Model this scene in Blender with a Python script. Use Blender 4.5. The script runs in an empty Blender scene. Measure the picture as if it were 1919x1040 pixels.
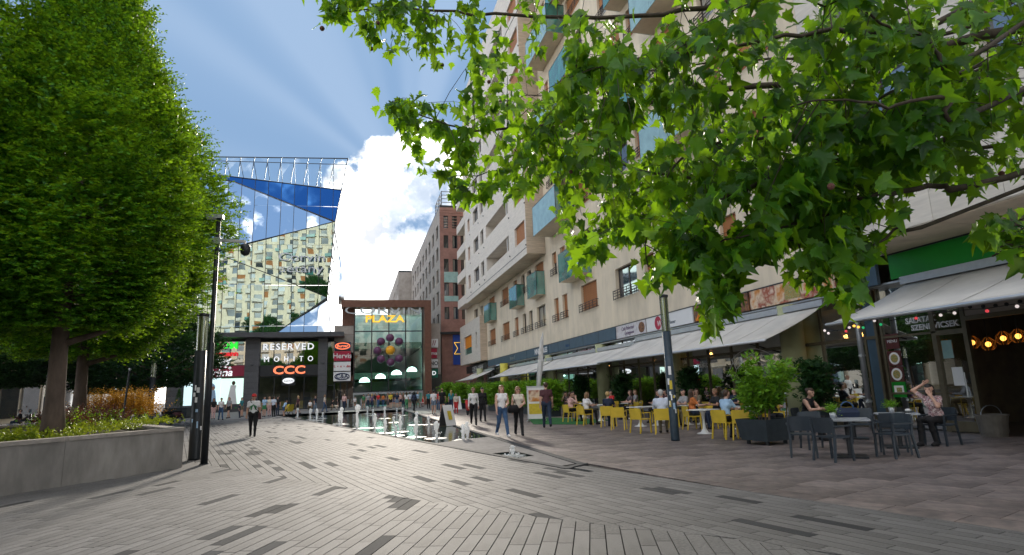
import bpy, math, random
import numpy as np
from mathutils import Matrix, Vector
R = math.radians
rnd = random.Random(7)
rng = np.random.default_rng(7)
sc = bpy.context.scene
COL = sc.collection

# ------------------------------------------------------------------ camera
W, H, FPX = 1919.0, 1040.0, 1110.0
PITCH, ROLL, YAW, HC = R(10.75), R(2.0), R(14.9), 1.55
FWD = np.array([math.sin(YAW)*math.cos(PITCH), math.cos(YAW)*math.cos(PITCH), math.sin(PITCH)])
_r0 = np.array([math.cos(YAW), -math.sin(YAW), 0.0]); _u0 = np.cross(_r0, FWD)
RGT = _r0*math.cos(ROLL) - _u0*math.sin(ROLL)
UPV = _u0*math.cos(ROLL) + _r0*math.sin(ROLL)
EYE = np.array([0.0, 0.0, HC])
cam = bpy.data.cameras.new('camera')
cam.sensor_width = 36.0; cam.lens = 36.0*FPX/W; cam.clip_start = 0.05; cam.clip_end = 2000
camo = bpy.data.objects.new('camera', cam); COL.objects.link(camo)
camo.matrix_world = Matrix(((RGT[0], UPV[0], -FWD[0], 0), (RGT[1], UPV[1], -FWD[1], 0), (RGT[2], UPV[2], -FWD[2], HC), (0, 0, 0, 1)))
sc.camera = camo

# ------------------------------------------------------------------ sky, sun, exposure
SUN_AZ, SUN_EL = R(5.0), R(19.0)          # azimuth measured from +Y towards +X
SUND = Vector((math.sin(SUN_AZ)*math.cos(SUN_EL), math.cos(SUN_AZ)*math.cos(SUN_EL), math.sin(SUN_EL)))
world = bpy.data.worlds.new('World'); sc.world = world; world.use_nodes = True
def build_world():
    nt = world.node_tree; N = nt.nodes; L = nt.links; N.clear()
    def nd(t, **k):
        n = N.new(t)
        for a, b in k.items(): setattr(n, a, b)
        return n
    def val(x):
        n = nd('ShaderNodeValue'); n.outputs[0].default_value = x; return n.outputs[0]
    def ma(op, a, b=None, c=None, clamp=False):
        n = nd('ShaderNodeMath', operation=op); n.use_clamp = clamp
        for i, x in enumerate((a, b, c)):
            if x is None: continue
            if isinstance(x, (int, float)): n.inputs[i].default_value = x
            else: L.new(x, n.inputs[i])
        return n.outputs[0]
    def vm(op, a, b=None):
        n = nd('ShaderNodeVectorMath', operation=op)
        for i, x in enumerate((a, b)):
            if x is None: continue
            if isinstance(x, tuple): n.inputs[i].default_value = x
            else: L.new(x, n.inputs[i])
        return n
    def mix(f, a, b):
        n = nd('ShaderNodeMix', data_type='RGBA')
        if isinstance(f, (int, float)): n.inputs[0].default_value = f
        else: L.new(f, n.inputs[0])
        for i, x in ((6, a), (7, b)):
            if isinstance(x, tuple): n.inputs[i].default_value = (*x, 1)
            else: L.new(x, n.inputs[i])
        return n.outputs[2]
    def noise(vec, scale, detail, rough=.55):
        n = nd('ShaderNodeTexNoise'); n.inputs['Scale'].default_value = scale; n.inputs['Detail'].default_value = detail
        n.inputs['Roughness'].default_value = rough; L.new(vec, n.inputs['Vector']); return n.outputs[0]
    def ramp(x, a, b):
        n = nd('ShaderNodeMapRange'); n.interpolation_type = 'SMOOTHSTEP'
        n.inputs[1].default_value = a; n.inputs[2].default_value = b; L.new(x, n.inputs[0]); return n.outputs[0]
    sky = nd('ShaderNodeTexSky', sky_type='NISHITA'); sky.sun_disc = False
    sky.sun_elevation = SUN_EL; sky.sun_rotation = SUN_AZ; sky.air_density = 1.0; sky.dust_density = 0.6; sky.ozone_density = 2.5
    geo = nd('ShaderNodeTexCoord'); d = vm('NORMALIZE', geo.outputs['Generated']).outputs[0]
    sd = vm('DOT_PRODUCT', d, tuple(SUND)).outputs['Value']
    # crepuscular streaks: brightness that is constant along lines running out from the sun
    pr = nd('ShaderNodeVectorMath', operation='SCALE'); pr.inputs[0].default_value = tuple(SUND); L.new(sd, pr.inputs['Scale'])
    perp = vm('NORMALIZE', vm('SUBTRACT', d, pr.outputs[0]).outputs[0]).outputs[0]
    rays = ramp(noise(perp, 3.4, 1.0), .36, .70)
    near = ramp(sd, .55, .95)
    # clouds: a cumulus bank low in the west plus scattered puffs
    sep = nd('ShaderNodeSeparateXYZ'); L.new(d, sep.inputs[0])
    def blob(v, c0, c1):
        v = Vector(v).normalized(); return ramp(vm('DOT_PRODUCT', d, tuple(v)).outputs['Value'], c0, c1)
    def dirpx(x, y):
        v = FWD*FPX + RGT*(x-W/2) - UPV*(y-H/2); return tuple(v)
    cn = noise(d, 9.5, 10.0, .60); cn2 = noise(d, 2.3, 6.0, .5)
    bank = ma('MAXIMUM', blob(dirpx(735, 600), .966, .993), blob(dirpx(712, 365), .9935, .9993))
    bank = ma('MAXIMUM', bank, ma('MULTIPLY', blob(dirpx(820, 330), .992, .999), .5))
    bank = ma('MAXIMUM', bank, ma('MULTIPLY', ramp(sep.outputs['Z'], .20, .02), .62))
    rough_ = ma('ADD', ma('MULTIPLY', ma('SUBTRACT', cn, .5), 2.1), ma('MULTIPLY', ma('SUBTRACT', cn2, .5), .9))
    dens = ma('ADD', ma('MULTIPLY', bank, .62), ma('MULTIPLY', rough_, ma('ADD', ma('MULTIPLY', bank, .75), .25)))
    mask = ramp(dens, .20, .36)
    puff = ramp(ma('SUBTRACT', ma('ADD', cn, ma('MULTIPLY', cn2, .7)), ma('MULTIPLY', blob(dirpx(560, 90), .66, .90), .55)), .84, .98)
    mask = ma('MAXIMUM', mask, ma('MULTIPLY', puff, .9))
    body = ramp(noise(d, 12.0, 8.0, .62), .34, .58)
    dark = blob(dirpx(782, 385), .9935, .9992)
    dark = ma('MULTIPLY', dark, ramp(noise(d, 14.0, 5.0, .6), .36, .55))
    cloud = mix(body, (5.0, 5.1, 5.3), (26.0, 25.2, 24.0))
    cloud = mix(ma('MULTIPLY', dark, .92), cloud, (3.4, 4.0, 4.9))
    hs = nd('ShaderNodeHueSaturation'); hs.inputs['Saturation'].default_value = .92; hs.inputs['Value'].default_value = 1.0; L.new(sky.outputs[0], hs.inputs['Color'])
    lim = vm('MINIMUM', hs.outputs[0], (1.45, 2.3, 3.6)).outputs[0]
    skyc = mix(ma('MULTIPLY', ma('MULTIPLY', rays, near), .13), lim, (5.6, 6.2, 7.0))
    out = mix(mask, skyc, cloud)
    bg = nd('ShaderNodeBackground'); L.new(out, bg.inputs[0]); bg.inputs[1].default_value = 0.1
    o = nd('ShaderNodeOutputWorld'); L.new(bg.outputs[0], o.inputs[0])
build_world()
sun = bpy.data.lights.new('sun', 'SUN'); sun.energy = 2.3; sun.angle = R(5); sun.color = (1.0, .90, .76)
suno = bpy.data.objects.new('sun', sun); COL.objects.link(suno)
suno.rotation_euler = SUND.to_track_quat('Z', 'Y').to_euler(); suno.location = (20, 60, 60)
vs = sc.view_settings; vs.view_transform = 'Standard'; vs.look = 'None'; vs.gamma = 1.0; vs.exposure = 0.95; vs.use_curve_mapping = False
sc.render.resolution_x, sc.render.resolution_y = 1024, 555
sc.cycles.max_bounces = 6; sc.cycles.diffuse_bounces = 2; sc.cycles.glossy_bounces = 3; sc.cycles.transmission_bounces = 4; sc.cycles.transparent_max_bounces = 8
sc.cycles.sample_clamp_indirect = 6.0; sc.cycles.use_denoising = True

# ------------------------------------------------------------------ placing helpers (a photo pixel and a plane give a place)
def ray(x, y):
    d = FWD*FPX + RGT*(x-W/2) - UPV*(y-H/2); return d/np.linalg.norm(d)
def G(x, y, z=0.0):
    d = ray(x, y); return EYE + d*((z-HC)/d[2])
def PX(x, y, X):
    d = ray(x, y); return EYE + d*(X/d[0])
def PY(x, y, Y):
    d = ray(x, y); return EYE + d*(Y/d[1])
def PD(x, y, dist): return EYE + ray(x, y)*dist
def proj(P):
    v = np.asarray(P, float)-EYE; z = v@FWD
    return W/2+FPX*(v@RGT)/z, H/2-FPX*(v@UPV)/z, z
# ------------------------------------------------------------------ materials
MATS = {}
def mat(name, col, rough=.6, var=.12, scale=6.0, bump=0.0, bscale=None, metal=0.0, spec=.5, detail=4.0, rand=0.0, island=False,
        stretch=None, emit=0.0, col2=None, trans=0.0, ior=1.45, coat=0.0, dirt=0.0):
    """Principled material: base colour varied by noise (col..col2), optional per-object/per-piece variation and fine relief."""
    if name in MATS: return MATS[name]
    m = bpy.data.materials.new(name); m.use_nodes = True; nt = m.node_tree; N = nt.nodes; L = nt.links
    b = N['Principled BSDF']; b.inputs['Roughness'].default_value = rough; b.inputs['Metallic'].default_value = metal
    b.inputs['Specular IOR Level'].default_value = spec; b.inputs['IOR'].default_value = ior
    if coat: b.inputs['Coat Weight'].default_value = coat
    if trans: b.inputs['Transmission Weight'].default_value = trans
    c1 = tuple(max(0, x*(1-var)) for x in col); c2 = col2 or tuple(min(1, x*(1+var)) for x in col)
    tc = N.new('ShaderNodeTexCoord'); vec = tc.outputs['Object']
    if stretch:
        mp = N.new('ShaderNodeMapping'); mp.inputs['Scale'].default_value = stretch; L.new(vec, mp.inputs[0]); vec = mp.outputs[0]
    no = N.new('ShaderNodeTexNoise'); no.inputs['Scale'].default_value = scale; no.inputs['Detail'].default_value = detail; no.inputs['Roughness'].default_value = .62
    L.new(vec, no.inputs['Vector'])
    mr = N.new('ShaderNodeMapRange'); mr.inputs[1].default_value = .32; mr.inputs[2].default_value = .68; L.new(no.outputs[0], mr.inputs[0])
    mx = N.new('ShaderNodeMix'); mx.data_type = 'RGBA'; mx.inputs[6].default_value = (*c1, 1); mx.inputs[7].default_value = (*c2, 1); L.new(mr.outputs[0], mx.inputs[0])
    out = mx.outputs[2]
    if rand:
        if island: rv = N.new('ShaderNodeNewGeometry').outputs['Random Per Island']
        else: rv = N.new('ShaderNodeObjectInfo').outputs['Random']
        m2 = N.new('ShaderNodeMapRange'); m2.inputs[3].default_value = 1-rand; m2.inputs[4].default_value = 1+rand; L.new(rv, m2.inputs[0])
        sc_ = N.new('ShaderNodeVectorMath'); sc_.operation = 'SCALE'; L.new(out, sc_.inputs[0]); L.new(m2.outputs[0], sc_.inputs['Scale']); out = sc_.outputs[0]
    if dirt:
        n3 = N.new('ShaderNodeTexNoise'); n3.inputs['Scale'].default_value = .55; n3.inputs['Detail'].default_value = 6; L.new(tc.outputs['Object'], n3.inputs['Vector'])
        r3 = N.new('ShaderNodeMapRange'); r3.inputs[1].default_value = .45; r3.inputs[2].default_value = .72; r3.inputs[3].default_value = 1.0; r3.inputs[4].default_value = 1-dirt; L.new(n3.outputs[0], r3.inputs[0])
        s3 = N.new('ShaderNodeVectorMath'); s3.operation = 'SCALE'; L.new(out, s3.inputs[0]); L.new(r3.outputs[0], s3.inputs['Scale']); out = s3.outputs[0]
    L.new(out, b.inputs['Base Color'])
    if bump:
        n2 = N.new('ShaderNodeTexNoise'); n2.inputs['Scale'].default_value = bscale or scale*6; n2.inputs['Detail'].default_value = 5; L.new(vec, n2.inputs['Vector'])
        bu = N.new('ShaderNodeBump'); bu.inputs['Strength'].default_value = bump; bu.inputs['Distance'].default_value = .01
        L.new(n2.outputs[0], bu.inputs['Height']); L.new(bu.outputs[0], b.inputs['Normal'])
    if emit:
        L.new(out, b.inputs['Emission Color']); b.inputs['Emission Strength'].default_value = emit
    MATS[name] = m; return m
def leafmat(name, c1, c2, tr, trw=.45, gloss=.45, lo=.28):
    m = bpy.data.materials.new(name); m.use_nodes = True; nt = m.node_tree; N = nt.nodes; L = nt.links; N.clear()
    g = N.new('ShaderNodeNewGeometry'); oi = N.new('ShaderNodeObjectInfo')
    ad = N.new('ShaderNodeMath'); ad.operation = 'ADD'; L.new(g.outputs['Random Per Island'], ad.inputs[0]); L.new(oi.outputs['Random'], ad.inputs[1])
    fr = N.new('ShaderNodeMath'); fr.operation = 'FRACT'; L.new(ad.outputs[0], fr.inputs[0])
    mx = N.new('ShaderNodeMix'); mx.data_type = 'RGBA'; mx.inputs[6].default_value = (*c1, 1); mx.inputs[7].default_value = (*c2, 1); L.new(fr.outputs[0], mx.inputs[0])
    tx = N.new('ShaderNodeMix'); tx.data_type = 'RGBA'; tx.inputs[6].default_value = (*[v*lo for v in tr], 1); tx.inputs[7].default_value = (*tr, 1); L.new(fr.outputs[0], tx.inputs[0])
    b = N.new('ShaderNodeBsdfPrincipled'); b.inputs['Roughness'].default_value = gloss; b.inputs['Specular IOR Level'].default_value = .35; L.new(mx.outputs[2], b.inputs['Base Color'])
    t = N.new('ShaderNodeBsdfTranslucent'); L.new(tx.outputs[2], t.inputs[0])
    ms = N.new('ShaderNodeMixShader'); ms.inputs[0].default_value = trw; L.new(b.outputs[0], ms.inputs[1]); L.new(t.outputs[0], ms.inputs[2])
    o = N.new('ShaderNodeOutputMaterial'); L.new(ms.outputs[0], o.inputs[0]); MATS[name] = m; return m
def glassmat(name, tint, refl=.9, base=.25, rough=.0):
    """thin architectural pane: see-through at right angles, mirror-like at grazing ones"""
    m = bpy.data.materials.new(name); m.use_nodes = True; nt = m.node_tree; N = nt.nodes; L = nt.links; N.clear()
    t = N.new('ShaderNodeBsdfTransparent'); t.inputs[0].default_value = (*tint, 1)
    g = N.new('ShaderNodeBsdfGlossy'); g.inputs['Roughness'].default_value = rough; g.inputs[0].default_value = (.9, .95, .95, 1)
    lw = N.new('ShaderNodeLayerWeight'); lw.inputs[0].default_value = .35
    mr = N.new('ShaderNodeMapRange'); mr.inputs[3].default_value = base; mr.inputs[4].default_value = refl; L.new(lw.outputs['Fresnel'], mr.inputs[0])
    ms = N.new('ShaderNodeMixShader'); L.new(mr.outputs[0], ms.inputs[0]); L.new(t.outputs[0], ms.inputs[1]); L.new(g.outputs[0], ms.inputs[2])
    o = N.new('ShaderNodeOutputMaterial'); L.new(ms.outputs[0], o.inputs[0]); MATS[name] = m; return m
def splitmat(name, cols, scale=4.0, detail=3.0, vor=False, rough=.5, emit=0.0, stretch=None):
    """printed picture or patterned cloth: noise or cells through a stepped colour ramp"""
    m = bpy.data.materials.new(name); m.use_nodes = True; nt = m.node_tree; N = nt.nodes; L = nt.links
    b = N['Principled BSDF']; b.inputs['Roughness'].default_value = rough
    tc = N.new('ShaderNodeTexCoord'); vec = tc.outputs['Object']
    if stretch:
        mp = N.new('ShaderNodeMapping'); mp.inputs['Scale'].default_value = stretch; L.new(vec, mp.inputs[0]); vec = mp.outputs[0]
    if vor:
        n = N.new('ShaderNodeTexVoronoi'); n.inputs['Scale'].default_value = scale; f = n.outputs['Color']
        s = N.new('ShaderNodeSeparateColor'); L.new(f, s.inputs[0]); f = s.outputs[0]
    else:
        n = N.new('ShaderNodeTexNoise'); n.inputs['Scale'].default_value = scale; n.inputs['Detail'].default_value = detail; f = n.outputs[0]
    L.new(vec, n.inputs['Vector'])
    r = N.new('ShaderNodeValToRGB'); L.new(f, r.inputs[0]); e = r.color_ramp.elements
    k = len(cols)
    while len(e) < k: e.new(.5)
    for i, c in enumerate(cols):
        e[i].position = (i/(k-1) if vor else .3+.4*i/(k-1)); e[i].color = (*c, 1)
    L.new(r.outputs[0], b.inputs['Base Color'])
    if emit: L.new(r.outputs[0], b.inputs['Emission Color']); b.inputs['Emission Strength'].default_value = emit
    MATS[name] = m; return m
def emat(name, col, s):
    m = bpy.data.materials.new(name); m.use_nodes = True; N = m.node_tree.nodes; b = N['Principled BSDF']
    b.inputs['Base Color'].default_value = (*col, 1); b.inputs['Emission Color'].default_value = (*col, 1); b.inputs['Emission Strength'].default_value = s
    MATS[name] = m; return m

mat('ground', (.15, .145, .14), .85, .15, 1.5, .3)
mat('plank', (.158, .154, .152), .74, .3, 30, .35, 90, rand=.10, dirt=.34, spec=.22)
mat('plank_stuff', (.158, .154, .152), .74, .3, 30, .35, 90, rand=.10, island=True, dirt=.34, spec=.22)
mat('plank_dark', (.045, .047, .051), .85, .2, 20, .35, 90, rand=.2, dirt=.2, spec=.12)
mat('plank_dark_stuff', (.045, .047, .051), .85, .2, 20, .35, 90, rand=.2, island=True, spec=.12)
mat('slab', (.16, .14, .137), .56, .25, 4, .3, 60, rand=.2, island=True, dirt=.4, col2=(.26, .21, .19), spec=.22)
mat('slab_obj', (.16, .14, .137), .56, .25, 4, .3, 60, rand=.2, dirt=.4, col2=(.26, .21, .19), spec=.22)
mat('joint', (.022, .021, .02), .9, .3, 8)
mat('far_paving', (.17, .166, .162), .65, .16, 3, .2, dirt=.25)
mat('kerb', (.060, .062, .066), .8, .2, 8, .2, spec=.15)
mat('concrete', (.25, .235, .215), .8, .28, 2.2, .5, 25, stretch=(1, 1, .35), dirt=.35)
mat('cap_stone', (.32, .29, .26), .75, .2, 5, .3)
mat('soil', (.05, .04, .025), .95, .4, 12, .6)
mat('stucco', (.80, .69, .53), .85, .10, 1.4, .25, 80, dirt=.16, stretch=(1, 1, .22))
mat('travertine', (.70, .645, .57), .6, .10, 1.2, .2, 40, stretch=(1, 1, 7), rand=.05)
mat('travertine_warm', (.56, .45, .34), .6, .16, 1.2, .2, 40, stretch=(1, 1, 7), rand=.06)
mat('brick_red', (.30, .165, .14), .85, .16, 1.3, .3, 60, dirt=.2)
mat('brick_piece', (.27, .15, .125), .85, .2, 3, .3, 40, rand=.22)
mat('grey_stone', (.40, .355, .315), .8, .12, 1.5, .2, dirt=.15)
mat('white_metal', (.74, .74, .72), .45, .05, 3)
mat('dark_metal', (.022, .026, .030), .38, .2, 8, spec=.5)
mat('steel', (.42, .45, .48), .35, .1, 6, metal=.8)
mat('lamp_blue', (.018, .035, .052), .42, .25, 7, .15, 60)
mat('lamp_black', (.014, .018, .022), .4, .25, 7)
mat('bronze', (.145, .125, .082), .45, .12, 5, metal=.35)
mat('rail', (.055, .042, .036), .5, .15, 6)
mat('frame_brown', (.09, .062, .045), .5, .15, 5)
mat('shutter', (.40, .165, .06), .6, .1, 4, stretch=(1, 1, .2), rand=.14)
mat('shutter_orange', (.80, .27, .02), .6, .06, 4)
mat('pane', (.018, .024, .028), .03, .2, 2, spec=.9, ior=1.9)
mat('pane_blue', (.045, .07, .10), .03, .2, 2, spec=1.0, ior=2.2)
mat('balcony_glass', (.035, .20, .165), .05, .35, .9, spec=1.0, ior=1.9)
mat('balcony_glass_pale', (.30, .48, .47), .08, .15, 1.5, spec=.9, ior=1.8)
mat('mirror', (.62, .70, .74), .012, .04, 2, metal=1.0)
mat('mirror_blue', (.10, .26, .52), .03, .12, 1, metal=1.0)
mat('mirror_pale', (.80, .84, .86), .02, .05, 2, metal=1.0)
mat('anthracite', (.060, .062, .068), .5, .15, 3, .15)
mat('anth_tile', (.085, .087, .095), .45, .12, 3, .15, rand=.12)
mat('corten', (.155, .068, .042), .55, .2, 2.5, .15)
mat('canvas', (.64, .615, .57), .85, .08, 1.2, .35, 9, dirt=.14)
mat('alu', (.55, .57, .60), .35, .06, 5, metal=.6)
mat('band_blue', (.055, .10, .145), .45, .12, 2)
mat('band_white', (.78, .78, .78), .5, .03, 2)
mat('green_sign', (.008, .24, .022), .35, .10, 1.5)
mat('red_sign', (.42, .012, .05), .45, .12, 2)
mat('wine_sign', (.30, .02, .055), .45, .1, 2)
mat('navy_sign', (.03, .045, .11), .45, .1, 2)
mat('blue_banner', (.015, .06, .36), .6, .1, 1)
mat('black_sign', (.02, .022, .025), .45, .15, 3)
mat('yellow_plastic', (.66, .47, .045), .42, .07, 4, rand=.08, bump=.1, bscale=120)
mat('grey_plastic', (.032, .043, .055), .45, .1, 4, rand=.12, bump=.1, bscale=120)
mat('white_plastic', (.74, .74, .72), .4, .04, 3)
mat('table_grey', (.33, .35, .37), .4, .14, 6)
mat('pot_slate', (.030, .042, .050), .5, .2, 6, .15)
mat('bark', (.115, .085, .068), .9, .35, 5, .8, 30, stretch=(1, 1, .3))
mat('bark_plane', (.062, .048, .034), .9, .35, 9, .7, 40, stretch=(1, 1, .4))
mat('skin_a', (.56, .335, .25), .55, .06, 8); mat('skin_b', (.47, .27, .185), .55, .06, 8); mat('skin_c', (.36, .19, .125), .55, .06, 8)
mat('hair_brown', (.06, .032, .018), .5, .3, 20, stretch=(1, 1, .2)); mat('hair_black', (.014, .012, .011), .45, .3, 20)
mat('hair_blond', (.44, .29, .12), .5, .25, 20, stretch=(1, 1, .2)); mat('hair_grey', (.44, .43, .42), .6, .2, 20); mat('hair_fair', (.22, .13, .065), .5, .25, 20, stretch=(1, 1, .2))
mat('eye', (.02, .016, .014), .3); mat('lip', (.38, .11, .10), .5)
CL = dict(white=(.76, .75, .75), cream=(.66, .60, .50), black=(.014, .014, .016), navy=(.018, .028, .06), jeans=(.05, .105, .21), jeans_dark=(.025, .04, .075),
    maroon=(.085, .033, .04), grey=(.30, .30, .31), pink=(.66, .42, .40), teal=(.04, .22, .25), sky=(.36, .53, .72), red=(.52, .03, .03), green=(.06, .24, .10),
    orange=(.58, .18, .05), khaki=(.20, .17, .11), shirt_blue=(.60, .66, .78), denim_light=(.20, .27, .36), brown=(.12, .07, .045), purple=(.14, .08, .17), yellow=(.62, .48, .05))
for k_, c_ in CL.items(): mat('c_'+k_, c_, .85, .14, 9, .3, 40)
splitmat('c_floral', [(.62, .40, .40), (.10, .045, .06), (.72, .62, .60), (.34, .10, .13)], 46, vor=True, rough=.85)
splitmat('c_floral_dark', [(.05, .05, .055), (.10, .05, .06), (.02, .02, .02), (.30, .27, .25)], 28, vor=True, rough=.85)
leafmat('leaf_hornbeam', (.019, .118, .009), (.118, .36, .022), (.44, .72, .018), .44)
leafmat('leaf_dark', (.016, .062, .022), (.04, .115, .035), (.12, .26, .03), .3)
leafmat('leaf_plane', (.009, .056, .005), (.046, .160, .012), (.46, .82, .02), .46, .4)
leafmat('leaf_shrub', (.055, .19, .018), (.24, .48, .04), (.40, .66, .03), .36, .35, .5)
leafmat('leaf_lime', (.15, .25, .015), (.30, .38, .025), (.42, .50, .03), .4)
leafmat('leaf_orange', (.50, .20, .02), (.72, .40, .05), (.80, .42, .05), .45)
leafmat('leaf_maroon', (.075, .022, .025), (.14, .07, .04), (.22, .08, .05), .35)
glassmat('shop_glass', (.80, .86, .82), .85, .10)
glassmat('portal_glass', (.82, .97, .95), .8, .09)
glassmat('clear_glass', (.80, .88, .94), .7, .10)
glassmat('lamp_glass', (.86, .88, .72), .8, .15, .15)
# ------------------------------------------------------------------ mesh helpers
class MB:
    """collects faces for ONE mesh object"""
    def __init__(s): s.v = []; s.f = []; s.m = []
    def add(s, vs, fs, mi=0):
        o = len(s.v); s.v.extend([tuple(map(float, p)) for p in vs]); s.f.extend([tuple(i+o for i in f) for f in fs]); s.m.extend([mi]*len(fs)); return s
    def box(s, x0, x1, y0, y1, z0, z1, mi=0):
        return s.add([(x0, y0, z0), (x1, y0, z0), (x1, y1, z0), (x0, y1, z0), (x0, y0, z1), (x1, y0, z1), (x1, y1, z1), (x0, y1, z1)],
                     [(0, 3, 2, 1), (4, 5, 6, 7), (0, 1, 5, 4), (1, 2, 6, 5), (2, 3, 7, 6), (3, 0, 4, 7)], mi)
    def bar(s, p, q, w, h=None, up=(0, 0, 1), mi=0):
        p = Vector(p); q = Vector(q); h = h or w; d = (q-p).normalized(); u = Vector(up)
        if abs(d.dot(u)) > .95: u = Vector((1, 0, 0))
        r = d.cross(u).normalized()*w/2; t = r.cross(d).normalized()*h/2
        vs = [p-r-t, p+r-t, p+r+t, p-r+t, q-r-t, q+r-t, q+r+t, q-r+t]
        return s.add(vs, [(0, 3, 2, 1), (4, 5, 6, 7), (0, 1, 5, 4), (1, 2, 6, 5), (2, 3, 7, 6), (3, 0, 4, 7)], mi)
    def tube(s, pts, rad, n=8, mi=0, cap=True):
        pts = [Vector(p) for p in pts]; rad = rad if isinstance(rad, (list, tuple)) else [rad]*len(pts); rings = []
        for i, p in enumerate(pts):
            d = (pts[min(i+1, len(pts)-1)]-pts[max(i-1, 0)]).normalized(); u = Vector((0, 0, 1)) if abs(d.z) < .9 else Vector((1, 0, 0))
            a = d.cross(u).normalized(); b = a.cross(d)
            rings.append([p+(a*math.cos(2*math.pi*k/n)+b*math.sin(2*math.pi*k/n))*rad[i] for k in range(n)])
        return s.loft(rings, mi, cap)
    def loft(s, rings, mi=0, cap=True):
        n = len(rings[0]); vs = [p for r in rings for p in r]; fs = []
        for i in range(len(rings)-1):
            for k in range(n): fs.append((i*n+k, i*n+(k+1) % n, (i+1)*n+(k+1) % n, (i+1)*n+k))
        if cap: fs.append(tuple(range(n-1, -1, -1))); fs.append(tuple((len(rings)-1)*n+k for k in range(n)))
        return s.add(vs, fs, mi)
    def lathe(s, prof, c=(0, 0, 0), n=16, mi=0, cap=True):
        return s.loft([[(c[0]+r*math.cos(2*math.pi*k/n), c[1]+r*math.sin(2*math.pi*k/n), c[2]+z) for k in range(n)] for r, z in prof], mi, cap)
    def prism(s, poly, z0, z1, mi=0):
        n = len(poly); return s.add([(x, y, z0) for x, y in poly]+[(x, y, z1) for x, y in poly],
            [tuple(range(n-1, -1, -1)), tuple(range(n, 2*n))]+[(k, (k+1) % n, n+(k+1) % n, n+k) for k in range(n)], mi)
    def poly(s, pts, mi=0): return s.add(pts, [tuple(range(len(pts)))], mi)
    def sphere(s, c, r, n=10, mi=0, sz=1.0):
        k = max(4, n//2+1); return s.lathe([(max(1e-4, r*math.sin(math.pi*i/k)), -r*sz*math.cos(math.pi*i/k)) for i in range(k+1)], c, n, mi)
    def mesh(s, name, mats, smooth=False):
        me = bpy.data.meshes.new(name); me.from_pydata(s.v, [], s.f)
        for m in (mats if isinstance(mats, (list, tuple)) else [mats]): me.materials.append(MATS[m])
        if any(s.m): me.polygons.foreach_set('material_index', s.m)
        if smooth: me.polygons.foreach_set('use_smooth', [True]*len(s.f))
        me.update(); return me
    def build(s, name, mats, parent=None, smooth=False, loc=None):
        return obj(name, s.mesh(name, mats, smooth), parent, loc)
def obj(name, me, parent=None, loc=None, rz=0.0, scale=None):
    o = bpy.data.objects.new(name, me); COL.objects.link(o)
    if parent is not None:
        o.parent = parent
        if parent.name in WORLDP: o.matrix_parent_inverse = Matrix.Translation(-parent.location)
    if loc is not None: o.location = loc
    if rz: o.rotation_euler = (0, 0, rz)
    if scale is not None: o.scale = scale
    return o
WORLDP = set()
def building(name, label, cat, loc, group=None):
    """an Empty at the base of something large whose parts are given in world coordinates"""
    o = thing(name, label, cat, loc, 0, group); WORLDP.add(o.name); return o
def tag(o, label=None, cat=None, group=None, kind=None):
    for k, v in (('label', label), ('category', cat), ('group', group), ('kind', kind)):
        if v: o[k] = v
    return o
def thing(name, label, cat, loc=(0, 0, 0), rz=0.0, group=None):
    o = obj(name, None, None, tuple(map(float, loc)), rz); o.empty_display_size = .2
    return tag(o, label, cat, group)
def copy_tree(o, parent=None):
    c = o.copy(); COL.objects.link(c); c.parent = parent
    for ch in list(KIDS.get(o.name, ())): copy_tree(ch, c)
    return c
KIDS = {}
def register(o):
    """remember a thing's parts so that copies can be made without walking the whole scene"""
    KIDS[o.name] = list(o.children)
    for c in o.children: register(c)
def npmesh(name, V, F, mats, smooth=False, mi=None):
    me = bpy.data.meshes.new(name); V = np.asarray(V, np.float32).reshape(-1, 3); F = np.asarray(F, np.int32); k = F.shape[1]
    me.vertices.add(len(V)); me.vertices.foreach_set('co', V.ravel())
    me.loops.add(F.size); me.loops.foreach_set('vertex_index', F.ravel())
    me.polygons.add(len(F)); me.polygons.foreach_set('loop_start', np.arange(len(F), dtype=np.int32)*k)
    for m in (mats if isinstance(mats, (list, tuple)) else [mats]): me.materials.append(MATS[m])
    if mi is not None: me.polygons.foreach_set('material_index', np.asarray(mi, np.int32))
    if smooth: me.polygons.foreach_set('use_smooth', np.ones(len(F), bool))
    me.update(calc_edges=True); return me
TEXTS = []
ROT_W = Matrix(((0, 0, -1), (-1, 0, 0), (0, 1, 0)))        # reads on a wall that faces -X
ROT_S = Matrix(((1, 0, 0), (0, 0, -1), (0, 1, 0)))         # reads on a wall that faces -Y
def text(name, s, size, loc, rot, m, parent, ext=.01, sx=1.0, shear=0.0, bold=0.0, space=1.0):
    cu = bpy.data.curves.new(name, 'FONT'); cu.body = s; cu.size = size; cu.extrude = ext; cu.align_x = 'CENTER'; cu.align_y = 'CENTER'
    cu.shear = shear; cu.offset = bold; cu.space_character = space; cu.resolution_u = 3
    o = bpy.data.objects.new(name, cu); COL.objects.link(o)
    TEXTS.append((o, name, m, parent, Matrix.Translation(Vector(loc)) @ rot.to_4x4() @ Matrix.Diagonal((sx, 1, 1, 1))))
def flush_texts():
    dg = bpy.context.evaluated_depsgraph_get(); dg.update(); done = []
    for o, name, m, parent, mw in TEXTS:
        me = bpy.data.meshes.new_from_object(o.evaluated_get(dg)); me.materials.clear(); me.materials.append(MATS[m]); done.append(me)
    for (o, name, m, parent, mw), me in zip(TEXTS, done):
        cu = o.data; bpy.data.objects.remove(o); bpy.data.curves.remove(cu)
        me.name = name; t = obj(name, me, parent); t.matrix_basis = mw
    TEXTS.clear()
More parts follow.
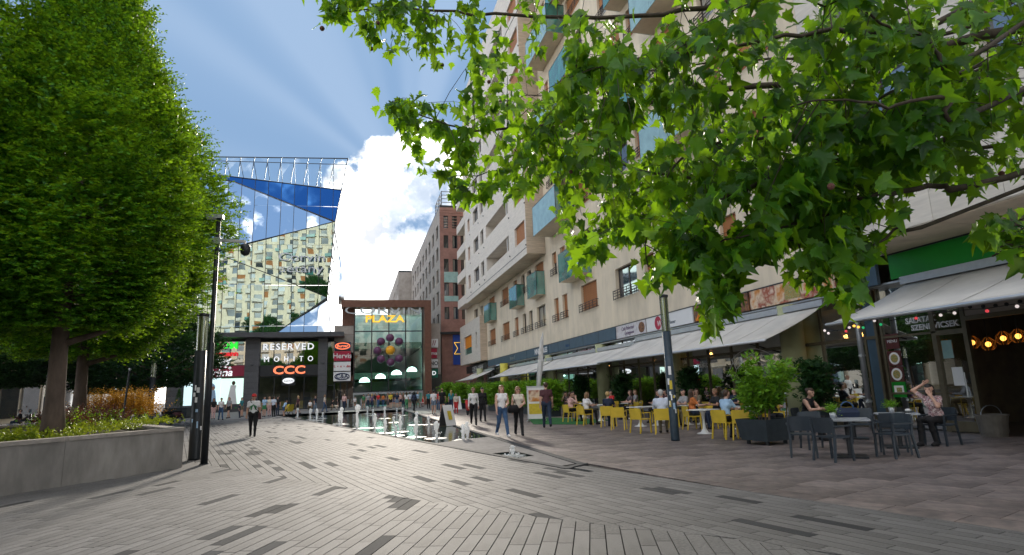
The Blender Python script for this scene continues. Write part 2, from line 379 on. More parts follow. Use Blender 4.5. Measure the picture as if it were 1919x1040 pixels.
# ------------------------------------------------------------------ ground, paving, fountain basin
def inside(p, poly):
    x, y = p; c = False; n = len(poly)
    for i in range(n):
        x0, y0 = poly[i]; x1, y1 = poly[(i+1) % n]
        if (y0 > y) != (y1 > y) and x < (x1-x0)*(y-y0)/(y1-y0)+x0: c = not c
    return c
def clip_half(poly, a, b):
    """keep the part of poly left of the line a->b"""
    out = []; n = len(poly); nx, ny = -(b[1]-a[1]), b[0]-a[0]
    f = lambda p: (p[0]-a[0])*nx+(p[1]-a[1])*ny
    for i in range(n):
        p, q = poly[i], poly[(i+1) % n]; fp, fq = f(p), f(q)
        if fp >= 0: out.append(p)
        if (fp >= 0) != (fq >= 0):
            t = fp/(fp-fq); out.append((p[0]+(q[0]-p[0])*t, p[1]+(q[1]-p[1])*t))
    return out
g = MB().poly([(-600, -600, -.06), (600, -600, -.06), (600, 900, -.06), (-600, 900, -.06)]).build('ground', 'ground'); tag(g, kind='structure')
BL = [(4.06, 11.45), (-4.95, 50.9), (-7.4, 61.6)]       # left rim of the basin
BR = [(4.52, 11.95), (4.52, 61.6)]                      # right rim
# far paving in front of the mall and at both sides
o = MB().poly([(-60, 54, -.012), (60, 54, -.012), (60, 130, -.012), (-60, 130, -.012)]).build('pavement', 'far_paving'); tag(o, kind='structure')
bed = MB().poly([(-60, -30, -.03), (60, -30, -.03), (60, 54, -.03), (-60, 54, -.03)]).build('paving_bed', 'joint'); tag(bed, kind='structure')
ZIG = [(-9.0, 25.0), (-3.39, 16.41), (-1.5, 13.28), (.3, 10.36), (1.21, 8.79), (2.16, 7.47), (2.85, 6.62), (3.46, 5.95), (4.0, 5.15), (5.2, 2.6), (6.6, -1.0)]
TER = [(4.52, 12.2), (5.5, 7.87), (6.02, 6.08), (6.4, 4.76), (8.0, -1.5)]
HORIZ = 54.0
zoneA = ZIG + [(6.6, -9.0), (-24, -9.0), (-24, 25.0)]
zoneB = [(-9.0, 25.0), (-24, 25), (-24, HORIZ), (-5.7, HORIZ)] + BL[:2][::-1] + [(4.5, 11.7)] + TER[1:] + [(8.0, -9.0), (6.6, -9.0)] + ZIG[::-1][:-1]
terrace = [(4.66, 12.2), (4.66, HORIZ), (15.9, HORIZ), (15.9, -9), (8.4, -9), (8.0, -1.5), (6.4, 4.76), (6.02, 6.08), (5.5, 7.87)]
PLANTER = [(-11.7, 4.6), (-4.0, 16.3), (-9.6, 26.8), (-17.5, 22.5), (-20, 8)]
def tiles(zone, az, w, l, jit, holes, seed, gap):
    """staggered rows of rectangles that fill a zone; pieces that cross the zone's edge are cut along it"""
    r = random.Random(seed); ca, sa = math.cos(-az), math.sin(-az)
    if sum(zone[i][0]*zone[(i+1) % len(zone)][1]-zone[(i+1) % len(zone)][0]*zone[i][1] for i in range(len(zone))) < 0: zone = zone[::-1]
    edges = list(zip(zone, zone[1:]+zone[:1]))
    inv = lambda x, y: (x*ca+y*sa, -x*sa+y*ca)
    us = [inv(*p) for p in zone]; u0, u1 = min(p[0] for p in us), max(p[0] for p in us); v0, v1 = min(p[1] for p in us), max(p[1] for p in us)
    out = []; u = u0
    while u < u1:
        v = v0-r.random()*l
        while v < v1:
            ll = l*(1+(r.random()-.5)*jit); cu, cv = u+w/2, v+ll/2; x, y = cu*ca-cv*sa, cu*sa+cv*ca
            q = [((cu+du*(w-gap)/2)*ca-(cv+dv*(ll-gap)/2)*sa, (cu+du*(w-gap)/2)*sa+(cv+dv*(ll-gap)/2)*ca) for du, dv in ((-1, -1), (1, -1), (1, 1), (-1, 1))]
            cut = False; rad = ll/2+w
            for a, e in edges:
                if min(a[0], e[0])-rad > x or max(a[0], e[0])+rad < x or min(a[1], e[1])-rad > y or max(a[1], e[1])+rad < y: continue
                L2 = (e[0]-a[0])**2+(e[1]-a[1])**2; t = max(0, min(1, ((x-a[0])*(e[0]-a[0])+(y-a[1])*(e[1]-a[1]))/L2))
                if math.hypot(x-a[0]-t*(e[0]-a[0]), y-a[1]-t*(e[1]-a[1])) > rad: continue
                s = [(e[0]-a[0])*(p[1]-a[1])-(e[1]-a[1])*(p[0]-a[0]) for p in q]
                if min(s) < 0 < max(s):
                    # only when the edge itself passes through the piece, not just its line
                    tt = [((p[0]-a[0])*(e[0]-a[0])+(p[1]-a[1])*(e[1]-a[1]))/L2 for p in q]
                    if max(tt) < 0 or min(tt) > 1: continue
                    q = clip_half(q, a, e); cut = True
                    if len(q) < 3: break
            if len(q) >= 3:
                if cut:
                    x, y = sum(p[0] for p in q)/len(q), sum(p[1] for p in q)/len(q); ar = abs(sum(q[i][0]*q[(i+1) % len(q)][1]-q[(i+1) % len(q)][0]*q[i][1] for i in range(len(q))))/2
                if (not cut or ar > .003) and inside((x, y), zone) and not any(inside((x, y), h) for h in holes): out.append((x, y, w-gap, ll-gap, az, q if cut else None))
            v += ll
        u += w
    return out
AZA, AZB = R(22), R(-14.5)
pa = tiles(zoneA, AZA, .165, .88, .5, [PLANTER], 1, .012); pb = tiles(zoneB, AZB, .165, .88, .5, [PLANTER], 2, .012); ps = tiles(terrace, R(-19), .62, .92, .3, [], 3, .012)
paving = MB().poly([(-24, -9, -.028), (8.5, -9, -.028), (8.5, -8.9, -.028), (-24, -8.9, -.028)]).build('plaza_paving', 'joint'); tag(paving, kind='structure')
def unit_block(name, m):
    b = MB(); e = .5
    b.add([(-e, -e, -1), (e, -e, -1), (e, e, -1), (-e, e, -1), (-e, -e, 0), (e, -e, 0), (e, e, 0), (-e, e, 0)], [(4, 5, 6, 7), (0, 1, 5, 4), (1, 2, 6, 5), (2, 3, 7, 6), (3, 0, 4, 7)])
    return b.mesh(name, m)
UB = {k: unit_block('plank', k) for k in ('plank', 'plank_dark')}; US = unit_block('slab', 'slab_obj')
def polymesh(name, V, F, mats, M):
    me = bpy.data.meshes.new(name); me.from_pydata(V, [], F)
    for m in mats: me.materials.append(MATS[m])
    me.polygons.foreach_set('material_index', M); me.update(); return me
def lay(lst, seed, nind, names, stuff_mats, objmesh, parent, gap, dark):
    r = random.Random(seed); items = []
    for x, y, w, l, az, q in lst:
        px, py, pz = proj((x, y, 0)); d = pz
        vis = pz > .5 and -40 < px < W+40 and py < H+30
        area = (w*l*FPX*FPX*HC/d**3) if vis else 0
        items.append((area, x, y, w, l, az, r.random() < dark, -abs(r.gauss(0, .0005)), q))
    items.sort(key=lambda i: -i[0])
    whole = [i for i in items if i[8] is None][:nind]; ids = set(map(id, whole))
    for a, x, y, w, l, az, dk, dz, q in whole:
        o = obj(names, objmesh(dk), parent); o.location = (x, y, dz); o.rotation_euler = (r.gauss(0, .0006), r.gauss(0, .0006), -az); o.scale = (w, l, .03)
    V = []; F = []; M = []; n = 0
    for it in items:
        if id(it) in ids: continue
        a, x, y, w, l, az, dk, dz, cutq = it
        if cutq:
            k = len(cutq); V += [(p[0], p[1], -.03) for p in cutq]+[(p[0], p[1], dz) for p in cutq]; F.append(tuple(range(n+k, n+2*k))); F += [(n+i, n+(i+1) % k, n+k+(i+1) % k, n+k+i) for i in range(k)]; M += [1 if dk else 0]*(k+1); n += 2*k; continue
        c, s = math.cos(-az), math.sin(-az); q = []
        for du, dv in ((-1, -1), (1, -1), (1, 1), (-1, 1)):
            q.append((x+du*w/2*c-dv*l/2*s, y+du*w/2*s+dv*l/2*c))
        V += [(p[0], p[1], -.03) for p in q]+[(p[0], p[1], dz) for p in q]
        F += [(n+4, n+5, n+6, n+7), (n, n+1, n+5, n+4), (n+1, n+2, n+6, n+5), (n+2, n+3, n+7, n+6), (n+3, n, n+4, n+7)]; M += [1 if dk else 0]*5; n += 8
    o = obj(names+'_field', polymesh(names+'_field', V, F, stuff_mats, M), parent); tag(o, kind='stuff')
lay(pa+pb, 5, 300, 'plank', ['plank_stuff', 'plank_dark_stuff'], lambda dk: UB['plank_dark' if dk else 'plank'], paving, .012, .05)
terr = MB().poly([(8.5, -9, -.028), (15.9, -9, -.028), (15.9, -8.9, -.028), (8.5, -8.9, -.028)]).build('terrace_paving', 'joint'); tag(terr, kind='structure')
lay(ps, 6, 200, 'slab', ['slab', 'slab'], lambda dk: US, terr, .012, 0)

# basin: dark floor, thin water, dark rim strips, pale dry slab at the tip
basin = building('fountain_basin', 'long wedge-shaped flush fountain basin with dark rim and shallow water', 'fountain', (1, 30, 0))
def strip(pts, w, z0, z1, name):
    b = MB()
    for p, q in zip(pts[:-1], pts[1:]):
        d = Vector((q[0]-p[0], q[1]-p[1], 0)).normalized(); n = Vector((-d.y, d.x, 0))*w/2; P, Q = Vector((*p, 0)), Vector((*q, 0))
        b.prism([tuple((P-n)[:2]), tuple((P+n)[:2]), tuple((Q+n)[:2]), tuple((Q-n)[:2])][::-1], z0, z1)
    return b.build(name, 'kerb', basin)
strip(BL, .17, -.05, .014, 'rim'); strip(BR, .17, -.05, .016, 'rim'); strip([(3.98, 11.50), (4.62, 12.05)], .17, -.05, .012, 'rim'); strip([BL[2], (4.5, 61.6)], .17, -.05, .013, 'rim')
mat('water_floor', (.03, .05, .042), .5, .4, 3)
slab_tip = [(4.00, 11.95), (4.40, 12.15), (4.42, 20.6), (2.35, 19.1)]
MB().poly([(4.05, 11.7, -.034), (4.45, 12, -.034), (4.45, 61.5, -.034), (-7.2, 61.5, -.034)]).build('basin_floor', 'water_floor', basin)
def watermat():
    m = bpy.data.materials.new('water'); m.use_nodes = True; nt = m.node_tree; N = nt.nodes; L = nt.links
    b = N['Principled BSDF']; b.inputs['Base Color'].default_value = (.035, .06, .05, 1); b.inputs['Roughness'].default_value = .035; b.inputs['IOR'].default_value = 1.6; b.inputs['Specular IOR Level'].default_value = .8
    tc = N.new('ShaderNodeTexCoord'); n = N.new('ShaderNodeTexNoise'); n.inputs['Scale'].default_value = 2.6; n.inputs['Detail'].default_value = 4; L.new(tc.outputs['Object'], n.inputs['Vector'])
    bu = N.new('ShaderNodeBump'); bu.inputs['Strength'].default_value = .5; bu.inputs['Distance'].default_value = .02; L.new(n.outputs[0], bu.inputs['Height']); L.new(bu.outputs[0], b.inputs['Normal'])
    MATS['water'] = m
watermat()
wt = MB().poly([(2.35, 19.1, -.012), (4.43, 20.62, -.012), (4.43, 61.5, -.012), (-7.25, 61.5, -.012)]).build('water_sheet', 'water', basin)
hole = [(3.28, 15.1), (3.52, 13.75), (4.12, 14.0), (3.98, 15.25)]
mat('basin_slab', (.21, .20, .195), .85, .18, 5, .2, dirt=.3, spec=.15)
b = MB()
ring = slab_tip
outer = [(3.99, 11.85), (4.43, 12.1), (4.43, 20.6), (2.36, 19.05)]
inner = [hole[1], hole[2], hole[3], hole[0]]
for i in range(4):
    p, q = outer[i], outer[(i+1) % 4]; r_, s_ = inner[(i+1) % 4], inner[i]
    b.poly([(*p, .004), (*q, .004), (*r_, .004), (*s_, .004)])
b.build('dry_slab', 'basin_slab', basin)
MB().poly([(*p, -.02) for p in hole]).build('drain_opening', 'water', basin)
# jets
leafmat('foam', (.90, .92, .93), (.95, .96, .97), (.97, .98, .99), .6, .3, 1.0)
ORD = ('first', 'second', 'third', 'fourth', 'fifth', 'sixth', 'seventh', 'eighth', 'ninth', 'tenth', 'eleventh', 'twelfth', 'thirteenth', 'fourteenth', 'fifteenth', 'sixteenth', 'seventeenth', 'eighteenth', 'nineteenth', 'twentieth', 'twenty-first', 'twenty-second', 'last')
JETS = [(-4.3, 49.4, .72), (-3.05, 44.8, .71), (-2.5, 42.9, .73), (-.9, 36.5, .67), (-2.3, 46.4, .40), (-.75, 35.4, .87), (.1, 30.35, 1.05), (1.0, 53.2, .6), (1.33, 48.5, .45), (.91, 30.1, .64), (1.2, 25.7, .51), (1.5, 23.8, .34), (1.89, 41.2, .72),
        (2.1, 34.9, .31), (3.12, 47.9, .48), (3.39, 45.6, .52), (1.84, 26.0, .59), (2.15, 22.5, .65), (3.01, 31.1, .59), (3.56, 30.6, .39), (2.75, 21.3, .54), (3.44, 19.9, .47), (3.62, 20.1, .53), (3.70, 14.45, .22)]
for i, (x, y, h) in enumerate(JETS):
    h *= 1.08; r = random.Random(i*3+1)
    near = i == len(JETS)-1
    rank = sorted(range(len(JETS)-1), key=lambda q: JETS[q][1]).index(i) if not near else 0
    lab = 'single low white water jet bubbling from the square drain at the basin tip' if near else 'white water jet in the fountain, %s counted from the dry slab towards the mall' % ORD[rank]
    j = thing('fountain_jet', lab, 'water jet', (x, y, -.012), r.random()*6, None if near else 'jets rising from the fountain water')
    rings = []
    for k in range(11):
        t = k/10; rad = .052*(.8+.75*t)*(1+.25*math.sin(t*9+i))*(.5 if k == 10 else 1)*(.7+.5*h); ox, oy = r.gauss(0, .012), r.gauss(0, .012)
        rings.append([(ox+rad*(1+r.uniform(-.38, .38))*math.cos(a*math.pi/4), oy+rad*(1+r.uniform(-.38, .38))*math.sin(a*math.pi/4), h*t) for a in range(8)])
    MB().loft(rings).build('water_column', 'foam', j, True)
    b = MB()
    for k in range(26):
        a = r.random()*6.28; d = abs(r.gauss(0, .13)); zz = h*r.random()*(.9 if d < .12 else .35); b.sphere((d*math.cos(a), d*math.sin(a), zz), r.uniform(.008, .022), 5)
    tag(b.build('droplets', 'foam', j), kind='stuff')
    b = MB(); pts = []
    for k in range(18):
        a = k*math.pi/9; d = (.22+.5*h*.5)*(1+r.uniform(-.3, .3)); pts.append((d*math.cos(a), d*math.sin(a)))
    b.add([(0, 0, .016)]+[(x_*.5, y_*.5, .012) for x_, y_ in pts]+[(x_, y_, .004) for x_, y_ in pts], [(0, 1+k, 1+(k+1) % 18) for k in range(18)]+[(1+k, 19+k, 19+(k+1) % 18, 1+(k+1) % 18) for k in range(18)])
    b.build('splash_ring', 'foam', j, True)
# ------------------------------------------------------------------ apartment building on the right
FX = 15.5
def facade(u0, u1, z0, z1, openings, P, depth, name, m, parent):
    """wall plate with rectangular openings and their reveals; P(u, z, d) gives the point d metres behind the face"""
    us = sorted({u0, u1, *[o[0] for o in openings], *[o[1] for o in openings]}); zs = sorted({z0, z1, *[o[2] for o in openings], *[o[3] for o in openings]})
    b = MB()
    for a, c in zip(us[:-1], us[1:]):
        run = None
        for e, f in list(zip(zs[:-1], zs[1:]))+[(None, None)]:
            solid = e is not None and not any(o[0] < (a+c)/2 < o[1] and o[2] < (e+f)/2 < o[3] for o in openings)
            if solid: run = (run[0], f) if run else (e, f)
            elif run: b.poly([P(a, run[0], 0), P(c, run[0], 0), P(c, run[1], 0), P(a, run[1], 0)]); run = None
    for o in openings:
        a, c, e, f = o[:4]; d = o[4] if len(o) > 4 else depth
        for q in (((a, e), (c, e)), ((c, e), (c, f)), ((c, f), (a, f)), ((a, f), (a, e))):
            b.poly([P(*q[0], 0), P(*q[1], 0), P(*q[1], d), P(*q[0], d)])
    return b.build(name, m, parent)
def pbox(b, P, u0, u1, z0, z1, d0, d1, mi=0):
    """box between two depths of a wall plane"""
    v = [P(u0, z0, d0), P(u1, z0, d0), P(u1, z0, d1), P(u0, z0, d1), P(u0, z1, d0), P(u1, z1, d0), P(u1, z1, d1), P(u0, z1, d1)]
    return b.add(v, [(0, 3, 2, 1), (4, 5, 6, 7), (0, 1, 5, 4), (1, 2, 6, 5), (2, 3, 7, 6), (3, 0, 4, 7)])
def window(P, u0, u1, z0, z1, depth, parent, kind='glass', rail=True, fm='frame_brown', pm='pane', far=False):
    w = MB(); t = .07
    pbox(w, P, u0, u0+t, z0, z1, depth-.06, depth); pbox(w, P, u1-t, u1, z0, z1, depth-.06, depth)
    pbox(w, P, u0+t, u1-t, z0, z0+t, depth-.06, depth); pbox(w, P, u0+t, u1-t, z1-t, z1, depth-.06, depth)
    if u1-u0 > 1.6: pbox(w, P, (u0+u1)/2-t/2, (u0+u1)/2+t/2, z0+t, z1-t, depth-.06, depth)
    wo = w.build('window', fm, parent)
    MB().poly([P(u0+t, z0+t, depth-.02), P(u1-t, z0+t, depth-.02), P(u1-t, z1-t, depth-.02), P(u0+t, z1-t, depth-.02)]).build('pane', pm, wo)
    if kind != 'glass':
        zb = z0 if kind == 'shut' else z0+(z1-z0)*.55; b = MB(); n = max(3, int((z1-zb)/.16))
        for k in range(n):
            a = zb+(z1-zb)*k/n; c = zb+(z1-zb)*(k+1)/n
            b.poly([P(u0+.02, a, depth-.10), P(u1-.02, a, depth-.10), P(u1-.02, c-.012, depth-.122), P(u0+.02, c-.012, depth-.122)])
            b.poly([P(u0+.02, c-.012, depth-.122), P(u1-.02, c-.012, depth-.122), P(u1-.02, c, depth-.10), P(u0+.02, c, depth-.10)])
        b.build('shutter', 'shutter', wo)
    if rail:
        b = MB(); a, c = u0-.14, u1+.14
        for zz in (.0, .17, .34, .5): b.bar(P(a, z0+zz, -.16), P(c, z0+zz, -.16), .035)
        n = max(2, int((c-a)/.75)+1)
        for k in range(n+1):
            uu = a+(c-a)*k/n; b.bar(P(uu, z0-.06, -.16), P(uu, z0+.52, -.16), .035)
        for uu in (a, c):
            b.bar(P(uu, z0+.02, -.16), P(uu, z0+.02, 0), .035); b.bar(P(uu, z0+.5, -.16), P(uu, z0+.5, 0), .035)
        b.build('railing', 'rail', wo)
    return wo
mat('pane_curtain', (.34, .33, .30), .12, .3, 5, spec=.8, ior=1.7, stretch=(1, 6, .2))
apt = building('apartment_building', 'long cream apartment building with green glass balconies above the shop awnings', 'building', (18, 40, 0))
Pm = lambda u, z, d: (FX+d, u, z)
BTOP = 42.0
cols = [(66.5, 69.6, 'shut'), (60.0, 63.0, 'shut'), (56.4, 57.8, 'shut'), (53.6, 54.8, 'glass'), (51.4, 52.6, 'glass'), (47.6, 50.1, 'glass'), (44.15, 45.2, 'shut'), (42.1, 43.2, 'shut'), (36.3, 39.2, 'shut'), (30.4, 33.3, 'glass'), (28.3, 29.4, 'half'),
        (24.4, 26.4, 'glass'), (21.0, 22.2, 'shut'), (17.6, 19.8, 'half')]
opens = []; wl = []; rr = random.Random(11)
for k in range(9):
    zb = 6.82+3.78*k
    for (a, c, kd) in cols:
        if k >= 2 and a > 46: continue
        kk = kd if k == 0 else ('half' if (k == 1 and 41 < a < 46) else rr.choice(['shut', 'glass', 'half', 'shut']))
        opens.append((a, c, zb, zb+1.86)); wl.append((a, c, zb, zb+1.86, kk))
facade(4.0, 72.4, 5.2, BTOP, opens, Pm, .28, 'wall', 'stucco', apt)
for a, c, z0, z1, kk in wl: window(Pm, a, c, z0, z1, .28, apt, kk, True, pm=rr.choice(['pane', 'pane_blue', 'pane', 'pane_curtain']))
b = MB(); b.box(FX+.02, 30, 4.0, 86, BTOP, BTOP+.4); b.build('roof', 'grey_stone', apt)
b = MB(); b.poly([(30, 4, 0), (30, 86, 0), (30, 86, BTOP), (30, 4, BTOP)]); b.poly([(FX+.3, 86, 5.3), (30, 86, 5.3), (30, 86, BTOP), (FX+.3, 86, BTOP)]); b.poly([(FX+.3, 4, 5.3), (30, 4, 5.3), (30, 4, BTOP), (FX+.3, 4, BTOP)]); b.build('end_wall', 'stucco', apt)
# rooms behind the upper windows stay dark: a dark plane stands for their shade
MB().poly([(FX+.6, 4.1, 5.3), (FX+.6, 85.9, 5.3), (FX+.6, 85.9, BTOP), (FX+.6, 4.1, BTOP)]).build('dark_room_plane', 'anthracite', apt)
def cladding(parent, P, u0, u1, z0, z1, ws, hs, opens, name='cladding_panel', m='travertine', t=.03):
    """stone panels with open joints, each one piece; panels that meet an opening are trimmed to it"""
    nu = max(1, round((u1-u0)/ws)); z = z0; row = 0
    while z < z1-.05:
        h = min(hs, z1-z)
        cuts = {u0+(u1-u0)*i/nu for i in range(nu+1)}
        for o in opens:
            if o[2] < z+h-.02 and o[3] > z+.02: cuts |= {o[0], o[1]}
        cuts = sorted(cuts)
        cuts = [c for i, c in enumerate(cuts) if i == 0 or c-cuts[i-1] > .02]
        for a, c in zip(cuts[:-1], cuts[1:]):
            segs = [(z, z+h)]
            for o in opens:
                if o[0]-.01 < (a+c)/2 < o[1]+.01:
                    ns = []
                    for e, f in segs:
                        if o[3] <= e or o[2] >= f: ns.append((e, f)); continue
                        if o[2] > e: ns.append((e, o[2]))
                        if o[3] < f: ns.append((o[3], f))
                    segs = ns
            for e, f in segs:
                if f-e < .06 or c-a < .06: continue
                b = MB(); pbox(b, P, a+.006, c-.006, e+.006, f-.006, -t, .01); b.build(name, m, parent)
        z += h; row += 1
# big projecting box
bx = 13.88; Pb = lambda u, z, d: (bx+d, u, z)
bo = []; bw = []
for k in range(7):
    zb = 14.45+3.72*k
    for a, c, z0, z1, kd in ((47.4, 50.7, zb-.15, zb+1.55, 'shut'), (52.9, 62.9, zb+.1, zb+1.6, 'loggia'), (64.3, 66.0, zb+.0, zb+1.7, 'glass'), (67.2, 70.2, zb+.0, zb+1.7, 'glass'), (72.6, 74.0, zb+.0, zb+1.7, 'shut')):
        bo.append((a, c, z0, z1, 1.5 if kd == 'loggia' else .3)); bw.append((a, c, z0, z1, kd))
box = obj('projecting_block', MB().poly([(bx+.02, 46.95, 12.9), (FX, 46.95, 12.9), (FX, 75.75, 12.9), (bx+.02, 75.75, 12.9)]).mesh('projecting_block', 'stucco'), apt)
facade(46.9, 75.8, 12.86, BTOP, bo, Pb, .3, 'block_wall', 'travertine', box)
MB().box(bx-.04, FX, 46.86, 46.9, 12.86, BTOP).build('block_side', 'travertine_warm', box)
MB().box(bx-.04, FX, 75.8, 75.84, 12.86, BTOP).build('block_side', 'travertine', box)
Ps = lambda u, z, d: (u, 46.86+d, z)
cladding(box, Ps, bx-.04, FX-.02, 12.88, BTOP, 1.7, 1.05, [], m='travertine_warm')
b = MB().bar((bx-.012, 47.0, 13.44), (bx-.012, 75.6, 13.44), .02, .05)
b.build('drip_groove', 'dark_metal', box)
for a, c, z0, z1, kd in bw:
    if kd == 'loggia':
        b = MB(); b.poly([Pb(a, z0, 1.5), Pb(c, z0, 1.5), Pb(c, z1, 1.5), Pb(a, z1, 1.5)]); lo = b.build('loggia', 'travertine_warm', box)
        b = MB(); pbox(b, Pb, a+.3, a+2.2, z0, z1-.1, 1.38, 1.48); b.build('loggia_window', 'pane', lo)
        b = MB()
        for uu in (a+.15, a+1.1): pbox(b, Pb, uu, uu+.12, z0, z1, .12, .22)
        b.build('loggia_post', 'white_metal', lo)
    else: window(Pb, a, c, z0, z1, .3, box, kd, False, pm='pane_blue')
    b = MB(); b.lathe([(.05, 0), (.05, .12)], (bx-.08, a-.5, z0-.75), 6); b.build('vent_pipe', 'dark_metal', box)
# low projecting block at the far end
ox = 14.66; Po = lambda u, z, d: (ox+d, u, z)
oo = [(76.9, 82.6, 6.5, 8.98, .5), (73.2, 74.2, 6.9, 8.9, .3)]
orl = obj('corner_block', MB().poly([(ox+.02, 71.3, 5.27), (FX+.3, 71.3, 5.27), (FX+.3, 85.5, 5.27), (ox+.02, 85.5, 5.27)]).mesh('corner_block', 'stucco'), apt)
facade(71.2, 85.6, 5.24, 10.7, oo, Po, .4, 'block_wall', 'travertine', orl)
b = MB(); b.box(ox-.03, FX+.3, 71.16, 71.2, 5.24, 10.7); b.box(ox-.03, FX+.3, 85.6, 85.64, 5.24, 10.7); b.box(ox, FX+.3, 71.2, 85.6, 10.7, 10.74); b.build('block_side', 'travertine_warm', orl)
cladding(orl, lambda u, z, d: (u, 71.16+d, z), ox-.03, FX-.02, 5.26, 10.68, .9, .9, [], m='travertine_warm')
MB().poly([Po(76.95, 7.4, .2), Po(82.55, 7.4, .2), Po(82.55, 8.96, .2), Po(76.95, 8.96, .2)]).build('orange_blind', 'shutter_orange', orl)
b = MB(); pbox(b, Po, 76.95, 82.55, 6.52, 7.4, .18, .22); b.build('balcony_panel', 'balcony_glass', orl)
window(Po, 73.2, 74.2, 6.9, 8.9, .3, orl, 'glass', False)
facade(72.4, 86.0, 10.7, 12.9, [(73.2, 74.5, 10.75, 12.3), (76.5, 79, 10.9, 12.4)], Pm, .28, 'wall', 'stucco', apt)
facade(75.8, 86.0, 12.9, BTOP, [(78, 80.5, 14.4+3.7*k, 16.2+3.7*k) for k in range(5)], Pm, .28, 'wall', 'stucco', apt)
for k in range(5):
    window(Pm, 78, 80.5, 14.4+3.7*k, 16.2+3.7*k, .28, apt, 'glass', False)
    b = MB(); b.box(14.2, FX, 76.2, 84.5, 13.3+3.7*k, 13.45+3.7*k); b.box(14.2, 14.26, 76.2, 84.5, 13.45+3.7*k, 14.5+3.7*k); b.build('balcony', 'travertine', apt)
window(Pm, 73.2, 74.5, 10.75, 12.3, .28, apt, 'glass', False); window(Pm, 76.5, 79, 10.9, 12.4, .28, apt, 'glass', False)
# green glass balconies
def balcony(y0, y1, z0, z1, out, gm='balcony_glass', pale='balcony_glass'):
    r = MB().box(FX-out, FX-.01, y0, y1, z0, z0+.16).build('balcony', 'stucco', apt)
    n = max(1, round((y1-y0)/1.8))
    for i in range(n):
        a, c = y0+(y1-y0)*i/n, y0+(y1-y0)*(i+1)/n; MB().box(FX-out-.03, FX-out, a+.01, c-.01, z0, z1).build('glass_panel', pale, r)
    MB().box(FX-out, FX-.02, y0-.03, y0, z0, z1).build('glass_panel', gm, r); MB().box(FX-out, FX-.02, y1, y1+.03, z0, z1).build('glass_panel', gm, r)
    b = MB(); b.bar((FX-out-.015, y0, z1+.02), (FX-out-.015, y1, z1+.02), .05); b.bar((FX-out, y0-.015, z1+.02), (FX, y0-.015, z1+.02), .05); b.bar((FX-out, y1+.015, z1+.02), (FX, y1+.015, z1+.02), .05)
    for yy in (y0-.015, y1+.015): b.bar((FX-out-.015, yy, z0), (FX-out-.015, yy, z1), .04)
    b.build('hand_rail', 'dark_metal', r)
for y0, y1 in ((65.6, 68.9), (53.9, 56.7), (47.4, 50.2)): balcony(y0, y1, 9.45, 11.45, .75)
for k in range(4):
    balcony(37.0, 41.0, 9.25+7.5*k, 11.35+7.5*k, .95)
    balcony(39.5, 45.2, 13.9+7.5*k, 16.3+7.5*k, 1.5, pale='balcony_glass_pale')
    balcony(22.2, 26.4, 12.9+7.5*k, 15.0+7.5*k, 1.3, pale='balcony_glass_pale')
    balcony(27.0, 30.0, 16.8+7.5*k, 18.8+7.5*k, 1.1)
# near projecting block over the green shop sign
nx = 13.42; Pn = lambda u, z, d: (nx+d, u, z)
no_ = [(10.6, 13.0, 7.9+3.75*k, 9.7+3.75*k, .3) for k in range(7)]+[(6.2, 9.0, 7.9+3.75*k, 9.7+3.75*k, .3) for k in range(7)]
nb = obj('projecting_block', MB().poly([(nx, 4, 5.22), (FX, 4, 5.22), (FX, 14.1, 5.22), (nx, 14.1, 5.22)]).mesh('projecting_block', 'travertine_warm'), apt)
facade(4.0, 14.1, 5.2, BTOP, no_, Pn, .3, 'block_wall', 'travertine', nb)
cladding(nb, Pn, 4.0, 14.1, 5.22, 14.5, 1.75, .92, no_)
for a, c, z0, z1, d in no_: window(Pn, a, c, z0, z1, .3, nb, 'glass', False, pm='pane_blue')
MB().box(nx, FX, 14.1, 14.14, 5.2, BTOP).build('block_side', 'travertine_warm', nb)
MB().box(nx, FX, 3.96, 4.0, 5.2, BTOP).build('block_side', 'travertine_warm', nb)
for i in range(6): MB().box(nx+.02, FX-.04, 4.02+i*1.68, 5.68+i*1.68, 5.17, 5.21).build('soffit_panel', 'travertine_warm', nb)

# ------------------------------------------------------------------ shop fronts at street level (parts of the same building)
SX = 16.0
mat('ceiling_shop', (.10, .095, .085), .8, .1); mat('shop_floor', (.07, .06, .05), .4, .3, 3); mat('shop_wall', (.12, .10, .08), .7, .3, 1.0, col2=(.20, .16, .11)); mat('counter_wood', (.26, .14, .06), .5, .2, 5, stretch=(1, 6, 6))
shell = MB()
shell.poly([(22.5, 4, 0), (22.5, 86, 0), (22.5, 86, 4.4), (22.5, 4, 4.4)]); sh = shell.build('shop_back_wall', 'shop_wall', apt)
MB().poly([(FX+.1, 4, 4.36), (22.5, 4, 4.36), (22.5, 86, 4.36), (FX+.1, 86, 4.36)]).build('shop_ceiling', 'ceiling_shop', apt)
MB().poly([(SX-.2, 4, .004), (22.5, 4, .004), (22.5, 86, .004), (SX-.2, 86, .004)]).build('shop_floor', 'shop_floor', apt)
for yy in (4, 15.0, 24.5, 35, 46, 58, 70, 86): MB().box(SX+.1, 22.5, yy-.05, yy+.05, 0, 4.36).build('partition', 'shop_wall', apt)
